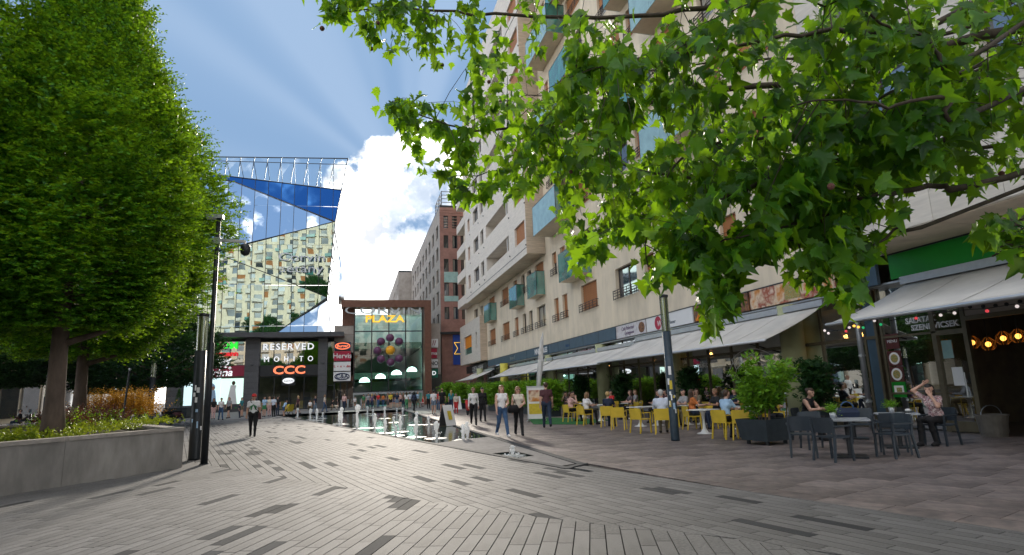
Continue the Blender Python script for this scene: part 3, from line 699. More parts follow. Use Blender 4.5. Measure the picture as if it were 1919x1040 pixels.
# mullions and panes
ms = [4.0, 5.6, 7.4, 9.2]+[15.3, 15.75, 17.6, 19.4, 21.2, 23.0, 24.8, 26.6, 28.4, 30.2, 32.0, 34.0, 36.0, 38.0, 40.0, 42.0, 44.0, 47.0, 50.0, 53.0, 56.0, 60.0, 64.0, 68.0, 72.0, 78.0, 85.6]
b = MB()
for yy in ms: b.box(SX-.05, SX+.05, yy-.045, yy+.045, .006, 4.3)
b.box(SX-.055, SX+.055, 15.3, 85.6, 2.75, 2.85); b.box(SX-.055, SX+.055, 15.3, 85.6, .005, .12); b.box(SX-.055, SX+.055, 4.0, 9.2, 2.75, 2.85)
sf = b.build('shop_frame', 'bronze', apt)
for a, c in zip(ms[:-1], ms[1:]):
    if a == 9.2 or a == 15.3: continue
    for z0, z1 in ((.13, 2.74), (2.86, 4.3)): MB().poly([(SX, a+.05, z0), (SX, c-.05, z0), (SX, c-.05, z1), (SX, a+.05, z1)]).build('pane', 'shop_glass', sf)
MB().box(SX-.02, SX+.1, 15.35, 15.72, 0, 4.3).build('post_cladding', 'band_blue', apt)
# near shop: fixed pane, door leaf, wide opening
b = MB()
for y0, y1, z0, z1 in ((15.05, 15.12, 0, 4.3), (13.28, 13.42, 0, 4.3), (12.38, 12.50, 0, 4.3), (9.2, 9.3, 0, 4.3), (12.5, 15.05, 2.73, 2.79), (9.3, 12.38, 2.98, 3.10), (12.5, 13.28, 2.66, 2.73), (13.42, 15.05, 1.02, 1.08)): b.box(SX-.06, SX+.06, y0, y1, z0, z1)
nf = b.build('shop_frame', 'bronze', apt)
for y0, y1, z0, z1 in ((13.42, 15.05, 1.08, 2.73), (13.42, 15.05, .05, 1.02), (12.5, 13.28, .3, 2.66), (12.5, 15.05, 2.79, 4.3)): MB().poly([(SX, y0, z0), (SX, y1, z0), (SX, y1, z1), (SX, y0, z1)]).build('pane', 'shop_glass', nf)
b = MB(); b.box(SX-.045, SX+.045, 12.5, 13.28, .02, .3); b.build('door_kick_plate', 'bronze', nf)
b = MB(); b.tube([(SX-.10, 12.62, .95), (SX-.10, 12.62, 1.6)], .018, 8); b.build('door_handle', 'steel', nf)
b = MB(); b.box(SX-.03, SX+.03, 9.3, 12.38, 3.1, 4.3); lat = b.build('lattice_panel', 'grey_stone', nf)
for i in range(30):
    MB().lathe([(.05+.03*rr.random(), 0), (.05, .02)], (0, 0, 0), 10).build('lattice_hole', 'black_sign', lat, loc=(0, 0, 0)).matrix_basis = Matrix.Translation((SX-.035, 9.45+(i % 10)*.3+rr.uniform(-.05, .05), 3.3+(i//10)*.32+rr.uniform(-.05, .05))) @ Matrix.Rotation(R(-90), 4, 'Y')
text('shop_lettering', 'SALATAK', .23, (SX-.03, 13.72, 3.16), ROT_W, 'band_white', nf, .004, bold=.006)
text('shop_lettering', 'SZENDVICSEK', .23, (SX-.03, 13.32, 2.94), ROT_W, 'band_white', nf, .004, bold=.006)
# menu posters on the fixed pane
mat('poster_brown', (.10, .03, .03), .4, .2, 5); splitmat('dish', [(.25, .10, .03), (.5, .36, .12), (.15, .2, .05), (.6, .5, .3)], 22, 4)
for i, (zz, pm_) in enumerate(((2.62, 'poster_brown'), (2.10, 'poster_brown'), (1.62, 'poster_brown'), (1.16, 'green_sign'))):
    po = MB().box(SX-.018, SX-.012, 14.55, 15.02, zz-.23, zz+.23).build('menu_poster', pm_, nf)
    if i == 0: text('poster_lettering', 'MENU', .13, (SX-.022, 14.78, zz), ROT_W, 'band_white', po, .002)
    elif i == 3: MB().box(SX-.024, SX-.02, 14.62, 14.95, zz-.12, zz+.12).build('picture', 'band_white', po); MB().box(SX-.03, SX-.026, 14.68, 14.86, zz-.07, zz+.06).build('dish', 'dish', po)
    else:
        rim = [(SX-.022, 14.785+.19*math.cos(k*.3927), zz+.19*math.sin(k*.3927)) for k in range(16)]; MB().poly(rim).build('plate', 'band_white', po)
        rim = [(SX-.026, 14.785+.13*math.cos(k*.3927), zz+.13*math.sin(k*.3927)) for k in range(16)]; MB().poly(rim).build('dish', 'dish', po)
MB().box(SX-.018, SX-.012, 12.72, 13.02, 1.25, 1.75).build('paper_notice', 'band_white', nf)
MB().box(SX-.018, SX-.012, 12.9, 13.2, 2.0, 2.5).build('paper_notice', 'balcony_glass_pale', nf)
# inside the near shop: bar shelf, counter, bottles
cn = thing('bar_counter', 'dark bar counter with wooden top inside the open shop front', 'counter', (19.5, 11, 0)); MB().box(-.3, .3, -2.2, 2.2, 0, 1.08).build('counter_front', 'anthracite', cn); MB().box(-.4, .4, -2.3, 2.3, 1.08, 1.14).build('counter_top', 'counter_wood', cn)
sh_ = thing('bottle_shelf', 'dark wall shelf with bottles behind the bar counter', 'shelf', (22.2, 10.2, 1.6))
for z in (0, .55, 1.1): MB().box(-.18, .18, -1.8, 1.8, z, z+.04).build('shelf_board', 'counter_wood', sh_)
mat('bottle_red', (.35, .02, .02), .15); mat('bottle_amber', (.45, .20, .03), .15)
bot = {}
for mname in ('bottle_red', 'bottle_amber'):
    b = MB(); b.lathe([(.04, 0), (.042, .2), (.015, .27), (.015, .34)], (0, 0, 0), 8); bot[mname] = b.mesh('bottle', mname, True)
for i in range(22):
    o = obj('bottle', bot[rr.choice(['bottle_red', 'bottle_amber'])], None, (22.2, 8.6+(i % 11)*.3, 1.64+.55*(i//11))); tag(o, 'small glass bottle on the shelf behind the bar counter', 'bottle', 'bottles on the bar shelf')
# ------------------------------------------------------------------ sign band, columns, awnings, lamps of the shop row
mat('column_lime', (.42, .44, .25), .5, .08, 2); mat('column_yellow', (.62, .55, .08), .5, .08, 2)
for i, (yy, m_) in enumerate(((18.7, 'column_lime'), (27.5, 'column_lime'), (36.5, 'column_lime'), (47.5, 'column_lime'), (60.5, 'column_yellow'), (73, 'column_lime'))):
    MB().lathe([(.42, 0), (.42, 4.3)], (SX-.35 if i < 4 else 14.9, yy, .006), 20).build('column', m_, apt, True)
MB().box(FX+.02, SX+.2, 4, 86, 4.30, 4.36).build('sign_band_sill', 'alu', apt)
splitmat('poster_food', [(.10, .04, .02), (.62, .24, .05), (.72, .58, .42), (.35, .07, .03), (.75, .62, .5)], 1.5, 5)
splitmat('poster_choc', [(.02, .012, .01), (.30, .13, .05), (.06, .03, .025), (.55, .22, .05)], 3.5, 5)
splitmat('poster_cafe', [(.50, .48, .50), (.68, .66, .68), (.45, .40, .40)], 3, 3)
def sign(y0, y1, m_, name, label, z0=4.4, z1=5.14, t=.06):
    s = building(name, label, 'sign', (FX-.05, (y0+y1)/2, z0)); MB().box(FX-t, FX-.004, y0+.01, y1-.01, z0, z1).build('panel', m_, s)
    MB().box(FX-t-.012, FX-.002, y0, y1, z1+.001, z1+.05).build('top_trim', 'dark_metal', s); return s
s = sign(4.2, 14.0, 'green_sign', 'shop_sign', 'bright green shop sign under the near stone overhang', 4.40, 5.12)
b = MB(); pts = [(FX-.075, 10.55+.62*math.cos(k*.3), 4.75+.24*math.sin(k*.3)) for k in range(21)]; b.tube(pts+[pts[0]], .018, 5, cap=False); b.build('oval_emblem', 'band_white', s)
s = sign(16.1, 20.6, 'poster_food', 'picture_sign', 'picture sign with orange dishes next to the blue downpipe post')
for i in range(3): MB().box(FX-.072, FX-.062, 16.3+i*1.45, 17.1+i*1.45, 4.5, 5.05).build('dish_picture', 'poster_food' if i != 1 else 'dish', s)
s = sign(20.7, 24.8, 'poster_choc', 'picture_sign', 'dark chocolate picture sign with orange pastry sticks')
b = MB()
for i in range(5): b.bar((FX-.075, 24.6-.09*i, 4.45), (FX-.075, 24.0-.28*i, 5.0-.05*i), .07)
b.build('pastry_picture', 'shutter_orange', s)
b = MB(); pts = [(FX-.078, 22.7+.3*(1-k/30)*math.cos(k*.5), 4.75+.26*(1-k/30)*math.sin(k*.5)) for k in range(28)]; b.tube(pts, .03, 5); b.build('swirl_picture', 'hair_fair', s)
s = sign(24.9, 29.6, 'band_white', 'shop_sign', 'white shop sign with a red disc between two picture signs')
MB().poly([(FX-.066, 28.3+.36*math.cos(k*.26), 4.77+.36*math.sin(k*.26)) for k in range(24)]).build('red_disc', 'red_sign', s)
text('sign_lettering', 'W', .42, (FX-.075, 28.18, 4.72), ROT_W, 'band_white', s, .004, shear=.25); text('sign_lettering', 'Winner', .26, (FX-.07, 26.9, 4.66), ROT_W, 'band_blue', s, .004)
s = sign(29.7, 33.6, 'poster_cafe', 'shop_sign', 'pale lilac cafe sign with script lettering and a golden pastry')
text('sign_lettering', 'Café Palermo', .30, (FX-.07, 32.0, 4.9), ROT_W, 'c_purple', s, .004, shear=.3); text('sign_lettering', 'Gyöngypont', .25, (FX-.07, 31.8, 4.62), ROT_W, 'c_purple', s, .004, shear=.3)
MB().poly([(FX-.066, 30.2+.38*math.cos(k*.4), 4.76+.3*math.sin(k*.4)) for k in range(15)]).build('pastry_picture', 'poster_choc', s)
s = sign(33.7, 47.0, 'band_blue', 'shop_sign', 'long slate-blue sign band left of the cafe sign')
b = MB()
for yy in (36.4, 39.2, 42.0, 44.6): b.box(FX-.066, FX-.058, yy-.02, yy+.02, 4.4, 5.14)
b.build('panel_seam', 'dark_metal', s)
text('sign_lettering', 'bistro', .36, (FX-.07, 42.4, 4.72), ROT_W, 'c_jeans', s, .006)
s = sign(47.1, 53.6, 'band_blue', 'shop_sign', 'slate-blue sign with white block capitals beside the feather flag')
text('sign_lettering', 'NINE TABLES', .62, (FX-.08, 49.2, 4.77), ROT_W, 'band_white', s, .01, bold=.012)
s = sign(53.7, 70.8, 'band_blue', 'shop_sign', 'slate-blue sign with small dim lettering near the yellow column')
text('sign_lettering', 'fytosan xl', .5, (FX-.08, 59.0, 4.77), ROT_W, 'steel', s, .01)
s = sign(71.3, 85.4, 'black_sign', 'shop_sign', 'black coffee shop sign under the low corner block', 4.05, 5.0)
text('sign_lettering', 'COSTA COFFEE', .85, (FX-.08, 77.2, 4.5), ROT_W, 'band_white', s, .01, sx=1.25)
def awning(y0, y1, xf, zf, xw, zw, label, nseam, letters=None):
    a = building('awning', label, 'awning', (xw, (y0+y1)/2, zw), 'grey canvas awnings over the terraces'); n = max(6, int((y1-y0)/1.0)); V = []; F = []
    for j in range(9):
        t = j/8
        for i in range(n+1): V.append((xw+(xf-xw)*t, y0+(y1-y0)*i/n, zw+(zf-zw)*t-.07*math.sin(math.pi*t)-.01*math.sin(i*1.7)*math.sin(math.pi*t)))
    for j in range(8):
        for i in range(n): k = j*(n+1)+i; F.append((k, k+1, k+n+2, k+n+1))
    o = obj('canvas', npmesh('canvas', V, F, 'canvas', True), a); md = o.modifiers.new('thick', 'SOLIDIFY'); md.thickness = .012
    b = MB(); b.tube([(xf, y0-.05, zf-.02), (xf, y1+.05, zf-.02)], .05, 8); b.build('front_bar', 'alu', a, True)
    b = MB(); b.box(xw-.14, xw+.06, y0-.1, y1+.1, zw-.02, zw+.20); b.build('roller_case', 'alu', a)
    k = max(2, int((y1-y0)/5))
    for i in range(k+1):
        yy = y0+.3+(y1-y0-.6)*i/k; b = MB(); e = (xw+(xf-xw)*.5, yy+(.5 if i < k else -.5), zw+(zf-zw)*.5-.16)
        b.tube([(xw, yy, zw-.12), e, (xf, yy, zf-.03)], .03, 6); b.build('folding_arm', 'dark_metal', a)
    for i in range(1, nseam):
        yy = y0+(y1-y0)*i/nseam; b = MB()
        for j in range(8):
            t, t2 = j/8, (j+1)/8; q = lambda t_: (xw+(xf-xw)*t_, yy, zw+(zf-zw)*t_-.07*math.sin(math.pi*t_)+.012)
            b.bar(q(t), q(t2), .03, .006)
        b.build('seam', 'canvas', a)
    return a
awning(4.6, 13.5, 12.5, 3.03, 15.45, 4.20, 'nearest grey canvas awning, under the green sign', 5)
awning(16.7, 30.7, 12.9, 2.88, 15.4, 4.02, 'middle grey canvas awning behind the blue lamp post', 7)
awning(31.0, 45.4, 13.1, 2.84, 15.4, 3.85, 'grey canvas awning right of the feather flag', 6)
awning(45.8, 59.5, 13.1, 2.84, 15.4, 3.85, 'grey canvas awning over the leafy hedge', 6)
awning(67.5, 79.5, 12.9, 2.95, 15.4, 3.95, 'small far awning under the black coffee sign', 4)
# glass lettering of the middle restaurant
gl = building('window_lettering', 'white ribbon banner lettering painted on the restaurant glass', 'lettering', (SX-.05, 21.6, 1.9))
b = MB()
arc = lambda r_, a: (SX-.06, 21.6-r_*math.sin(a), .35+r_*math.cos(a))
for r_ in (2.05, 2.55): b.tube([arc(r_, -.55+1.1*k/24) for k in range(25)], .022, 4)
for a in (-.55, .55): b.tube([arc(2.05, a), arc(2.55, a)], .022, 4)
b.tube([arc(2.05, -.55), arc(1.95, -.62), arc(1.85, -.85), arc(2.15, -.78), arc(2.35, -.9), arc(2.4, -.57)], .02, 4); b.build('ribbon_outline', 'band_white', gl)
for i, ch in enumerate('ITT LEGYEN VAGY VIGYED'):
    if ch == ' ': continue
    a = -.49+.98*i/21; p = arc(2.28, a); rot = Matrix(((0, 0, -1), (-1, 0, 0), (0, 1, 0))) @ Matrix.Rotation(-a, 3, 'Z'); text('letter', ch, .30, p, rot, 'band_white', gl, .004)
mat('white_dim', (.55, .55, .5), .6)
text('glass_lettering', 'mert jól\nlaktat', .42, (SX-.06, 27.3, 2.45), ROT_W, 'white_dim', gl, .004)
g2 = building('window_lettering', 'red and white round logo with lettering on the glass behind the lamp post', 'lettering', (SX-.05, 25.8, 1.9))
MB().poly([(SX-.062, 26.3+.55*math.cos(k*.3), 1.62+.34*math.sin(k*.3)) for k in range(21)]).build('red_oval', 'red_sign', g2)
text('glass_lettering', 'saláta', .42, (SX-.07, 25.3, 2.42), ROT_W, 'band_white', g2, .004); text('glass_lettering', 'Gastro', .34, (SX-.07, 26.3, 1.62), ROT_W, 'band_white', g2, .004)
# lit pendant lamps and coloured bulbs
emat('lamp_warm', (1.0, .48, .12), 16.0); emat('bulb_red', (.9, .08, .10), .35); emat('bulb_green', (.03, .6, .22), .3); emat('bulb_white', (.85, .74, .72), .4); emat('bulb_amber', (1.0, .50, .08), .9)
mat('amber_glass', (.60, .28, .05), .1)
emat('lamp_amber', (1.0, .42, .07), 1.7)
def pendant(x, y, z, label, grp, bm_='lamp_warm'):
    p = thing('pendant_lamp', label, 'lamp', (x, y, z), 0, grp)
    MB().sphere((0, 0, 0), .075, 10).build('bulb', bm_, p, True)
    b = MB()
    for k in range(8):
        a = k*math.pi/4; b.tube([(.05*math.cos(a), .05*math.sin(a), .2), (.17*math.cos(a), .17*math.sin(a), .08), (.17*math.cos(a), .17*math.sin(a), -.08), (.09*math.cos(a), .09*math.sin(a), -.17)], .008, 4)
    b.build('cage', 'amber_glass', p); MB().tube([(0, 0, .08), (0, 0, 4.35-z)], .01, 5).build('cord', 'dark_metal', p)
for k_, (x, y, z) in enumerate([tuple(PX(a_, b_, 17.6)) for a_, b_ in ((1772, 648), (1822, 642), (1852, 645), (1880, 634), (1908, 630))]): pendant(x, y, z, 'amber glass pendant lamp inside the near shop, %s from the left' % ORD[k_], 'pendant lamps inside the near shop', 'lamp_amber')
for x, y, z in ((17.3, 17.2, 3.05), (17.3, 17.9, 3.05), (17.2, 26.4, 3.0), (17.2, 28.6, 3.0), (17.5, 33.0, 3.0), (17.6, 40.0, 3.0), (18, 48, 3.0)): pendant(x, y, z, 'warm pendant lamp behind the restaurant glass, %s counted from the downpipe' % ORD[(17.2, 17.9, 26.4, 28.6, 33.0, 40.0, 48).index(y)], 'pendant lamps in the restaurants')
for ly, lx_, lc in ((17.2, 20.5, 'lamp_warm'),): MB().box(18.5, 18.56, 15.9, 17.4, 2.05, 2.75).build('menu_screen', 'column_yellow', apt)
sl = building('string_lights', 'string of coloured party bulbs under the nearest awning', 'lights', (12.9, 10, 2.7))
BU = [(1545, 622, 'white'), (1552, 627, 'white'), (1585, 623, 'red'), (1591, 616, 'white'), (1600, 613, 'amber'), (1608, 615, 'amber'), (1617, 616, 'green'), (1638, 603, 'white'), (1650, 610, 'green'), (1716, 598, 'red'), (1762, 592, 'white'), (1788, 588, 'white'), (1849, 584, 'red'), (1905, 575, 'white')]
pts = [tuple(PX(x_, y_-6, 12.9)) for x_, y_, c_ in BU]
MB().tube([(12.9, 13.6, 2.85)]+pts+[(12.9, 8.2, 2.85)], .008, 4).build('wire', 'dark_metal', sl)
for p, (x_, y_, c_) in zip(pts, BU): MB().sphere((p[0], p[1], p[2]-.055), .036, 8).build('bulb', 'bulb_'+c_, sl, True)
# downpipe and steel post between the two shops
dp = building('downpipe', 'blue-grey steel downpipe post between the green sign and the picture sign', 'post', (15.3, 15.3, 0))
MB().tube([(15.30, 15.3, .008), (15.30, 15.3, 4.25), (15.38, 15.35, 4.45), (15.38, 15.35, 5.15)], .085, 10).build('pipe', 'steel', dp, True)
b = MB()
for z in (.8, 2.2, 3.6): b.lathe([(.105, 0), (.105, .06)], (15.30, 15.3, z), 10)
b.build('bracket', 'steel', dp)
MB().box(15.36, 15.48, 14.4, 15.9, 4.32, 5.1).build('backing_panel', 'band_blue', dp)
# ------------------------------------------------------------------ glass shopping mall at the end of the square
MY = 86.0
def wavy(name, base, rough, sc1, dist):
    m = bpy.data.materials.new(name); m.use_nodes = True; nt = m.node_tree; N = nt.nodes; L = nt.links
    b = N['Principled BSDF']; b.inputs['Base Color'].default_value = (*base, 1); b.inputs['Metallic'].default_value = 1.0; b.inputs['Roughness'].default_value = rough
    tc = N.new('ShaderNodeTexCoord'); n = N.new('ShaderNodeTexNoise'); n.inputs['Scale'].default_value = sc1; n.inputs['Detail'].default_value = 1.5; L.new(tc.outputs['Object'], n.inputs['Vector'])
    bu = N.new('ShaderNodeBump'); bu.inputs['Strength'].default_value = 1.0; bu.inputs['Distance'].default_value = dist; L.new(n.outputs[0], bu.inputs['Height']); L.new(bu.outputs[0], b.inputs['Normal'])
    MATS[name] = m
wavy('facet_mirror', (.46, .60, .60), .01, .22, .012); wavy('facet_sky', (.74, .83, .95), .01, .3, .012); wavy('facet_blue', (.06, .20, .50), .05, .3, .02); wavy('facet_pale', (.74, .80, .86), .02, .3, .02)
mall = building('shopping_mall', 'mall with faceted mirror glass upper floors over dark stone shop fronts', 'building', (-14, 92, 0))
def M(x, y, Y=MY): p = PY(x, y, Y); return (p[0], p[2])
def facet(pts, m_, name, wid=1.75, off=0.0):
    """pts: (px, py, depth). A plane is fitted; the facet is cut into upright panes"""
    P3 = [PY(x, y, Y) for x, y, Y in pts]; A = np.array([[p[0], p[2], 1] for p in P3]); c, *_ = np.linalg.lstsq(A, np.array([p[1] for p in P3]), rcond=None)
    poly = [(p[0], p[2]) for p in P3]; fy = lambda x, z: c[0]*x+c[1]*z+c[2]+off
    ar = sum(poly[i][0]*poly[(i+1) % len(poly)][1]-poly[(i+1) % len(poly)][0]*poly[i][1] for i in range(len(poly)))
    if ar < 0: poly = poly[::-1]
    root = MB()
    n = len(poly)
    for i in range(n):
        p, q = poly[i], poly[(i+1) % n]; root.bar((p[0], fy(*p)-.05, p[1]), (q[0], fy(*q)-.05, q[1]), .10)
    ro = root.build(name, 'dark_metal', mall)
    x0, x1 = min(p[0] for p in poly), max(p[0] for p in poly); k0 = math.floor(x0/wid)
    for k in range(k0, math.ceil(x1/wid)):
        a, e = k*wid+.02, (k+1)*wid-.02
        cp = clip_half(clip_half(poly, (a, 1), (a, 0)), (e, 0), (e, 1))
        if len(cp) < 3: continue
        zs_ = sorted(p[1] for p in cp); lo, hi = zs_[0], zs_[-1]; z = math.floor(lo/5.6)*5.6
        while z < hi:
            cq = clip_half(clip_half(cp, (0, z+.015), (1, z+.015)), (1, z+5.585), (0, z+5.585)); z += 5.6
            if len(cq) < 3: continue
            cx = sum(p[0] for p in cq)/len(cq); cz = sum(p[1] for p in cq)/len(cq); tx, tz = rnd.gauss(0, .007), rnd.gauss(0, .007)
            V = [(p[0], fy(*p)+(p[0]-cx)*tx+(p[1]-cz)*tz, p[1]) for p in cq]; MB().poly(V).build('pane', m_, ro)
    for k in range(k0+1, math.ceil(x1/wid)):
        cp = clip_half(clip_half(poly, (k*wid-.001, 1), (k*wid-.001, 0)), (k*wid+.001, 0), (k*wid+.001, 1))
        if len(cp) < 3: continue
        lo, hi = min(p[1] for p in cp), max(p[1] for p in cp)
        if hi-lo > .3: MB().bar((k*wid, fy(k*wid, lo)-.03, lo), (k*wid, fy(k*wid, hi)-.03, hi), .06).build('mullion', 'dark_metal', ro)
LX = 320
A0, A1 = (LX, 316, 85.9), (640, 356, 84.4); V1 = (440, 342, 85.8); T1 = (628, 415, 84.2); V2 = (400, 473, 85.6); L2 = (LX, 492, 85.1); T2 = (613, 557, 85.5); B1 = (515, 626, 85.9); B0 = (LX, 626, 86.0); B2 = (620, 626, 85.9)
facet([A0, A1, T1, V1], 'facet_blue', 'blue_facet'); facet([(LX, 321, 85.9), V1, T1, V2, L2], 'facet_sky', 'sky_facet'); facet([V2, T1, T2], 'facet_mirror', 'mirror_facet'); facet([L2, V2, T2, B1, B0], 'facet_mirror', 'lower_facet'); facet([(613, 557, 86.2), (620, 626, 85.3), (515, 626, 85.5)], 'facet_pale', 'pale_facet')
# open glass screen on the roof edge
sc_ = MB(); tl = PY(LX, 293, 86.6); tr = PY(652, 297, 84.2); bl = PY(LX, 314, 86.2); br = PY(640, 355, 84.6)
lerp = lambda p, q, t: tuple(p[i]+(q[i]-p[i])*t for i in range(3))
sc_.bar(tl, tr, .12); sc_.bar(lerp(tl, bl, .28), lerp(tr, br, .2), .08); sc_.bar(tr, br, .14); sc_.bar(tr, PY(628, 415, 84.4), .12)
so = sc_.build('roof_screen', 'dark_metal', mall); N_ = 13
for i in range(N_):
    t0, t1 = i/N_, (i+1)/N_; MB().poly([lerp(bl, br, t0), lerp(bl, br, t1), lerp(tl, tr, t1), lerp(tl, tr, t0)]).build('screen_pane', 'clear_glass', so)
    b = MB(); b.bar(lerp(bl, br, t0), lerp(tl, tr, t0), .09); p = lerp(bl, br, t0); q = lerp(tl, tr, t0); b.bar((p[0]+.5, p[1]+2.6, p[2]-.5), lerp(p, q, .8), .07); b.build('screen_post', 'dark_metal', so)
MB().poly([(tl[0]-14, 86, 32.6), (-3.4, 86, 26.5), (-3.4, 118, 26.5), (tl[0]-14, 118, 32.6)]).build('roof', 'grey_stone', mall)
# side return, back and glass fin
s0 = PY(628, 415, 85); s1 = PY(613, 557, 85.6); s2 = PY(620, 626, 86)
b = MB(); b.poly([s0, s1, (s1[0]+.5, 118, s1[2]), (s0[0]+.3, 118, s0[2])]); b.poly([s1, s2, (s2[0]+.4, 118, s2[2]), (s1[0]+.5, 118, s1[2])]); b.build('side_glazing', 'facet_pale', mall)
b = MB()
for k in range(9):
    z = 10.5+k*1.8; xx = s1[0]+.02+(s0[0]-s1[0])*max(0, (z-s1[2])/(s0[2]-s1[2])); b.bar((xx+.06, 85.8, z), (xx+.3, 118, z), .09)
b.build('side_transom', 'steel', mall)
f0, f1, f2 = PY(637, 470, 94), PY(634, 570, 94), PY(646, 570, 94); b = MB(); b.loft([[tuple(f1), tuple(f2), (f2[0], 94.4, f2[2]), (f1[0], 94.4, f1[2])], [(f0[0]-.04, 94, f0[2]), (f0[0]+.04, 94, f0[2]), (f0[0]+.04, 94.4, f0[2]), (f0[0]-.04, 94.4, f0[2])]]); b.build('glass_fin', 'facet_pale', mall)
# canopy ledge and shop floor level
xL, _ = M(300, 640); xR = M(645, 640)[0]; ZC = 9.55
MB().box(xL, xR, MY-2.2, MY+.3, ZC, ZC+.62).build('canopy_ledge', 'anthracite', mall)
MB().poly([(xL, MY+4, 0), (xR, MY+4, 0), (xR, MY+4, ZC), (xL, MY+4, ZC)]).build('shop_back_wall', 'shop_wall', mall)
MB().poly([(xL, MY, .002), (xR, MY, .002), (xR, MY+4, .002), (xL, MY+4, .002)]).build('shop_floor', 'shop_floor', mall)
MB().box(xL, xR, MY+.4, MY+32, ZC-.1, ZC+.3).build('floor_slab', 'anthracite', mall)
def tiled_pillar(p0, p1):
    a, c = M(p0, 700)[0], M(p1, 700)[0]; pl = MB().box(a+.02, c-.02, MY-.55, MY+.6, 0, ZC).build('pillar', 'dark_metal', mall); n = 13
    for k in range(n): MB().box(a, c, MY-.62, MY+.6, ZC*k/n+.012, ZC*(k+1)/n-.012).build('stone_tile', 'anth_tile', pl)
    MB().lathe([(.1, 0), (.16, .1)], ((a+c)/2, MY-.75, 6.0), 8).build('wall_lamp', 'steel', pl)
for p in ((318, 343), (459, 486), (596, 613)): tiled_pillar(*p)
def glaze(p0, p1, y0, y1, n, rows=1, m_='shop_glass', fm='dark_metal', Y=MY, par=None):
    a, z1 = M(p0, y0, Y)[0], M((p0+p1)/2, y0, Y)[1]; c, z0 = M(p1, y1, Y)[0], M((p0+p1)/2, y1, Y)[1]; z0 = max(z0, .05); b = MB()
    for i in range(n+1): xx = a+(c-a)*i/n; b.box(xx-.05, xx+.05, Y-.06, Y+.06, z0, z1)
    for j in range(rows+1): zz = z0+(z1-z0)*j/rows; b.box(a, c, Y-.065, Y+.065, zz-.05, zz+.05)
    fo = b.build('shop_frame', fm, par or mall)
    for i in range(n):
        for j in range(rows): MB().poly([(a+(c-a)*i/n+.06, Y, z0+(z1-z0)*j/rows+.06), (a+(c-a)*(i+1)/n-.06, Y, z0+(z1-z0)*j/rows+.06), (a+(c-a)*(i+1)/n-.06, Y, z0+(z1-z0)*(j+1)/rows-.06), (a+(c-a)*i/n+.06, Y, z0+(z1-z0)*(j+1)/rows-.06)]).build('pane', m_, fo)
    return fo
glassmat('upper_glass', (.35, .42, .38), .95, .42)
glaze(343, 459, 640, 686, 4, 1, 'upper_glass'); glaze(486, 596, 640, 686, 4, 1, 'upper_glass')
glaze(486, 596, 706, 772, 4, 1); glaze(613, 626, 640, 772, 1, 3)
def panel(p0, p1, y0, y1, m_, label, name='shop_sign', Y=MY-.35, th=.25, cat='sign'):
    a, z1 = M(p0, y0, Y)[0], M((p0+p1)/2, y0, Y)[1]; c, z0 = M(p1, y1, Y)[0], M((p0+p1)/2, y1, Y)[1]
    s = building(name, label, cat, ((a+c)/2, Y, z0)); MB().box(a, c, Y, Y+th, z0, z1).build('panel', m_, s); return s, (a+c)/2, (z0+z1)/2, Y-.03, c-a, z1-z0
def lettering(label, s, px_, py_, size, m_, Y=MY-.25, **k):
    x, z = M(px_, py_, Y); o = building('sign_lettering', label, 'sign', (x, Y, z)); text('letters', s, size, (x, Y, z), ROT_S, m_, o, .06, **k); return o
emat('neon_green', (.04, .85, .06), .5); emat('neon_red', (.85, .03, .04), .4); emat('neon_white', (.85, .87, .9), .45); emat('neon_orange', (.95, .22, .10), .6); emat('neon_gold', (.95, .55, .05), .55)
lettering('glowing green shop lettering above the red lettering on the mall', 'ROOM', 413, 648, 1.25, 'neon_green', bold=.02, sx=1.15)
lettering('red glowing lettering strip between green and white shop lettering', 'Rossmann', 416, 663, .95, 'neon_red', bold=.02)
lettering('white lower-case shop lettering above the wine-red curved sign', 'sinsay', 404, 676, 1.6, 'neon_white', bold=.02)
s, cx, cz, yy, w_, h_ = panel(345, 459, 686, 706, 'wine_sign', 'wine-red supermarket sign with white lettering and small crosses')
text('letters', 'Prima', 1.35, (M(412, 698)[0], yy, M(412, 699)[1]), ROT_S, 'neon_white', s, .03, shear=.25, bold=.025)
b = MB()
for i in range(5): xx, zz = M(398+i*8.5, 690-1.6*(2-abs(i-2))); b.box(xx-.2, xx+.2, yy-.03, yy, zz-.05, zz+.05); b.box(xx-.05, xx+.05, yy-.035, yy-.002, zz-.2, zz+.2)
b.build('small_crosses', 'neon_white', s)
lettering('wide white capitals in the mall window above the thin capitals', 'RESERVED', 541, 650, 1.22, 'neon_white', space=1.25, bold=.015)
lettering('thin spaced white capitals under the wide white capitals', 'MOHITO', 541, 673, 1.0, 'neon_white', space=2.2, sx=.9)
s, cx, cz, yy, w_, h_ = panel(486, 597, 684, 704, 'black_sign', 'black fascia sign with orange block letters over the shoe shop')
text('letters', 'CCC', 1.5, (cx, yy, cz), ROT_S, 'neon_orange', s, .04, bold=.04, sx=1.3)
s, cx, cz, yy, w_, h_ = panel(528, 553, 705, 722, 'black_sign', 'small black sign with a white oval over the shoe shop door', Y=MY-.2)
MB().poly([(cx+.75*math.cos(k*.3)*1.0, yy-.002, cz+.38*math.sin(k*.3)) for k in range(21)]).build('white_oval', 'neon_white', s); text('letters', 'Lasocki', .40, (cx, yy-.02, cz), ROT_S, 'black_sign', s, .01, shear=.3)
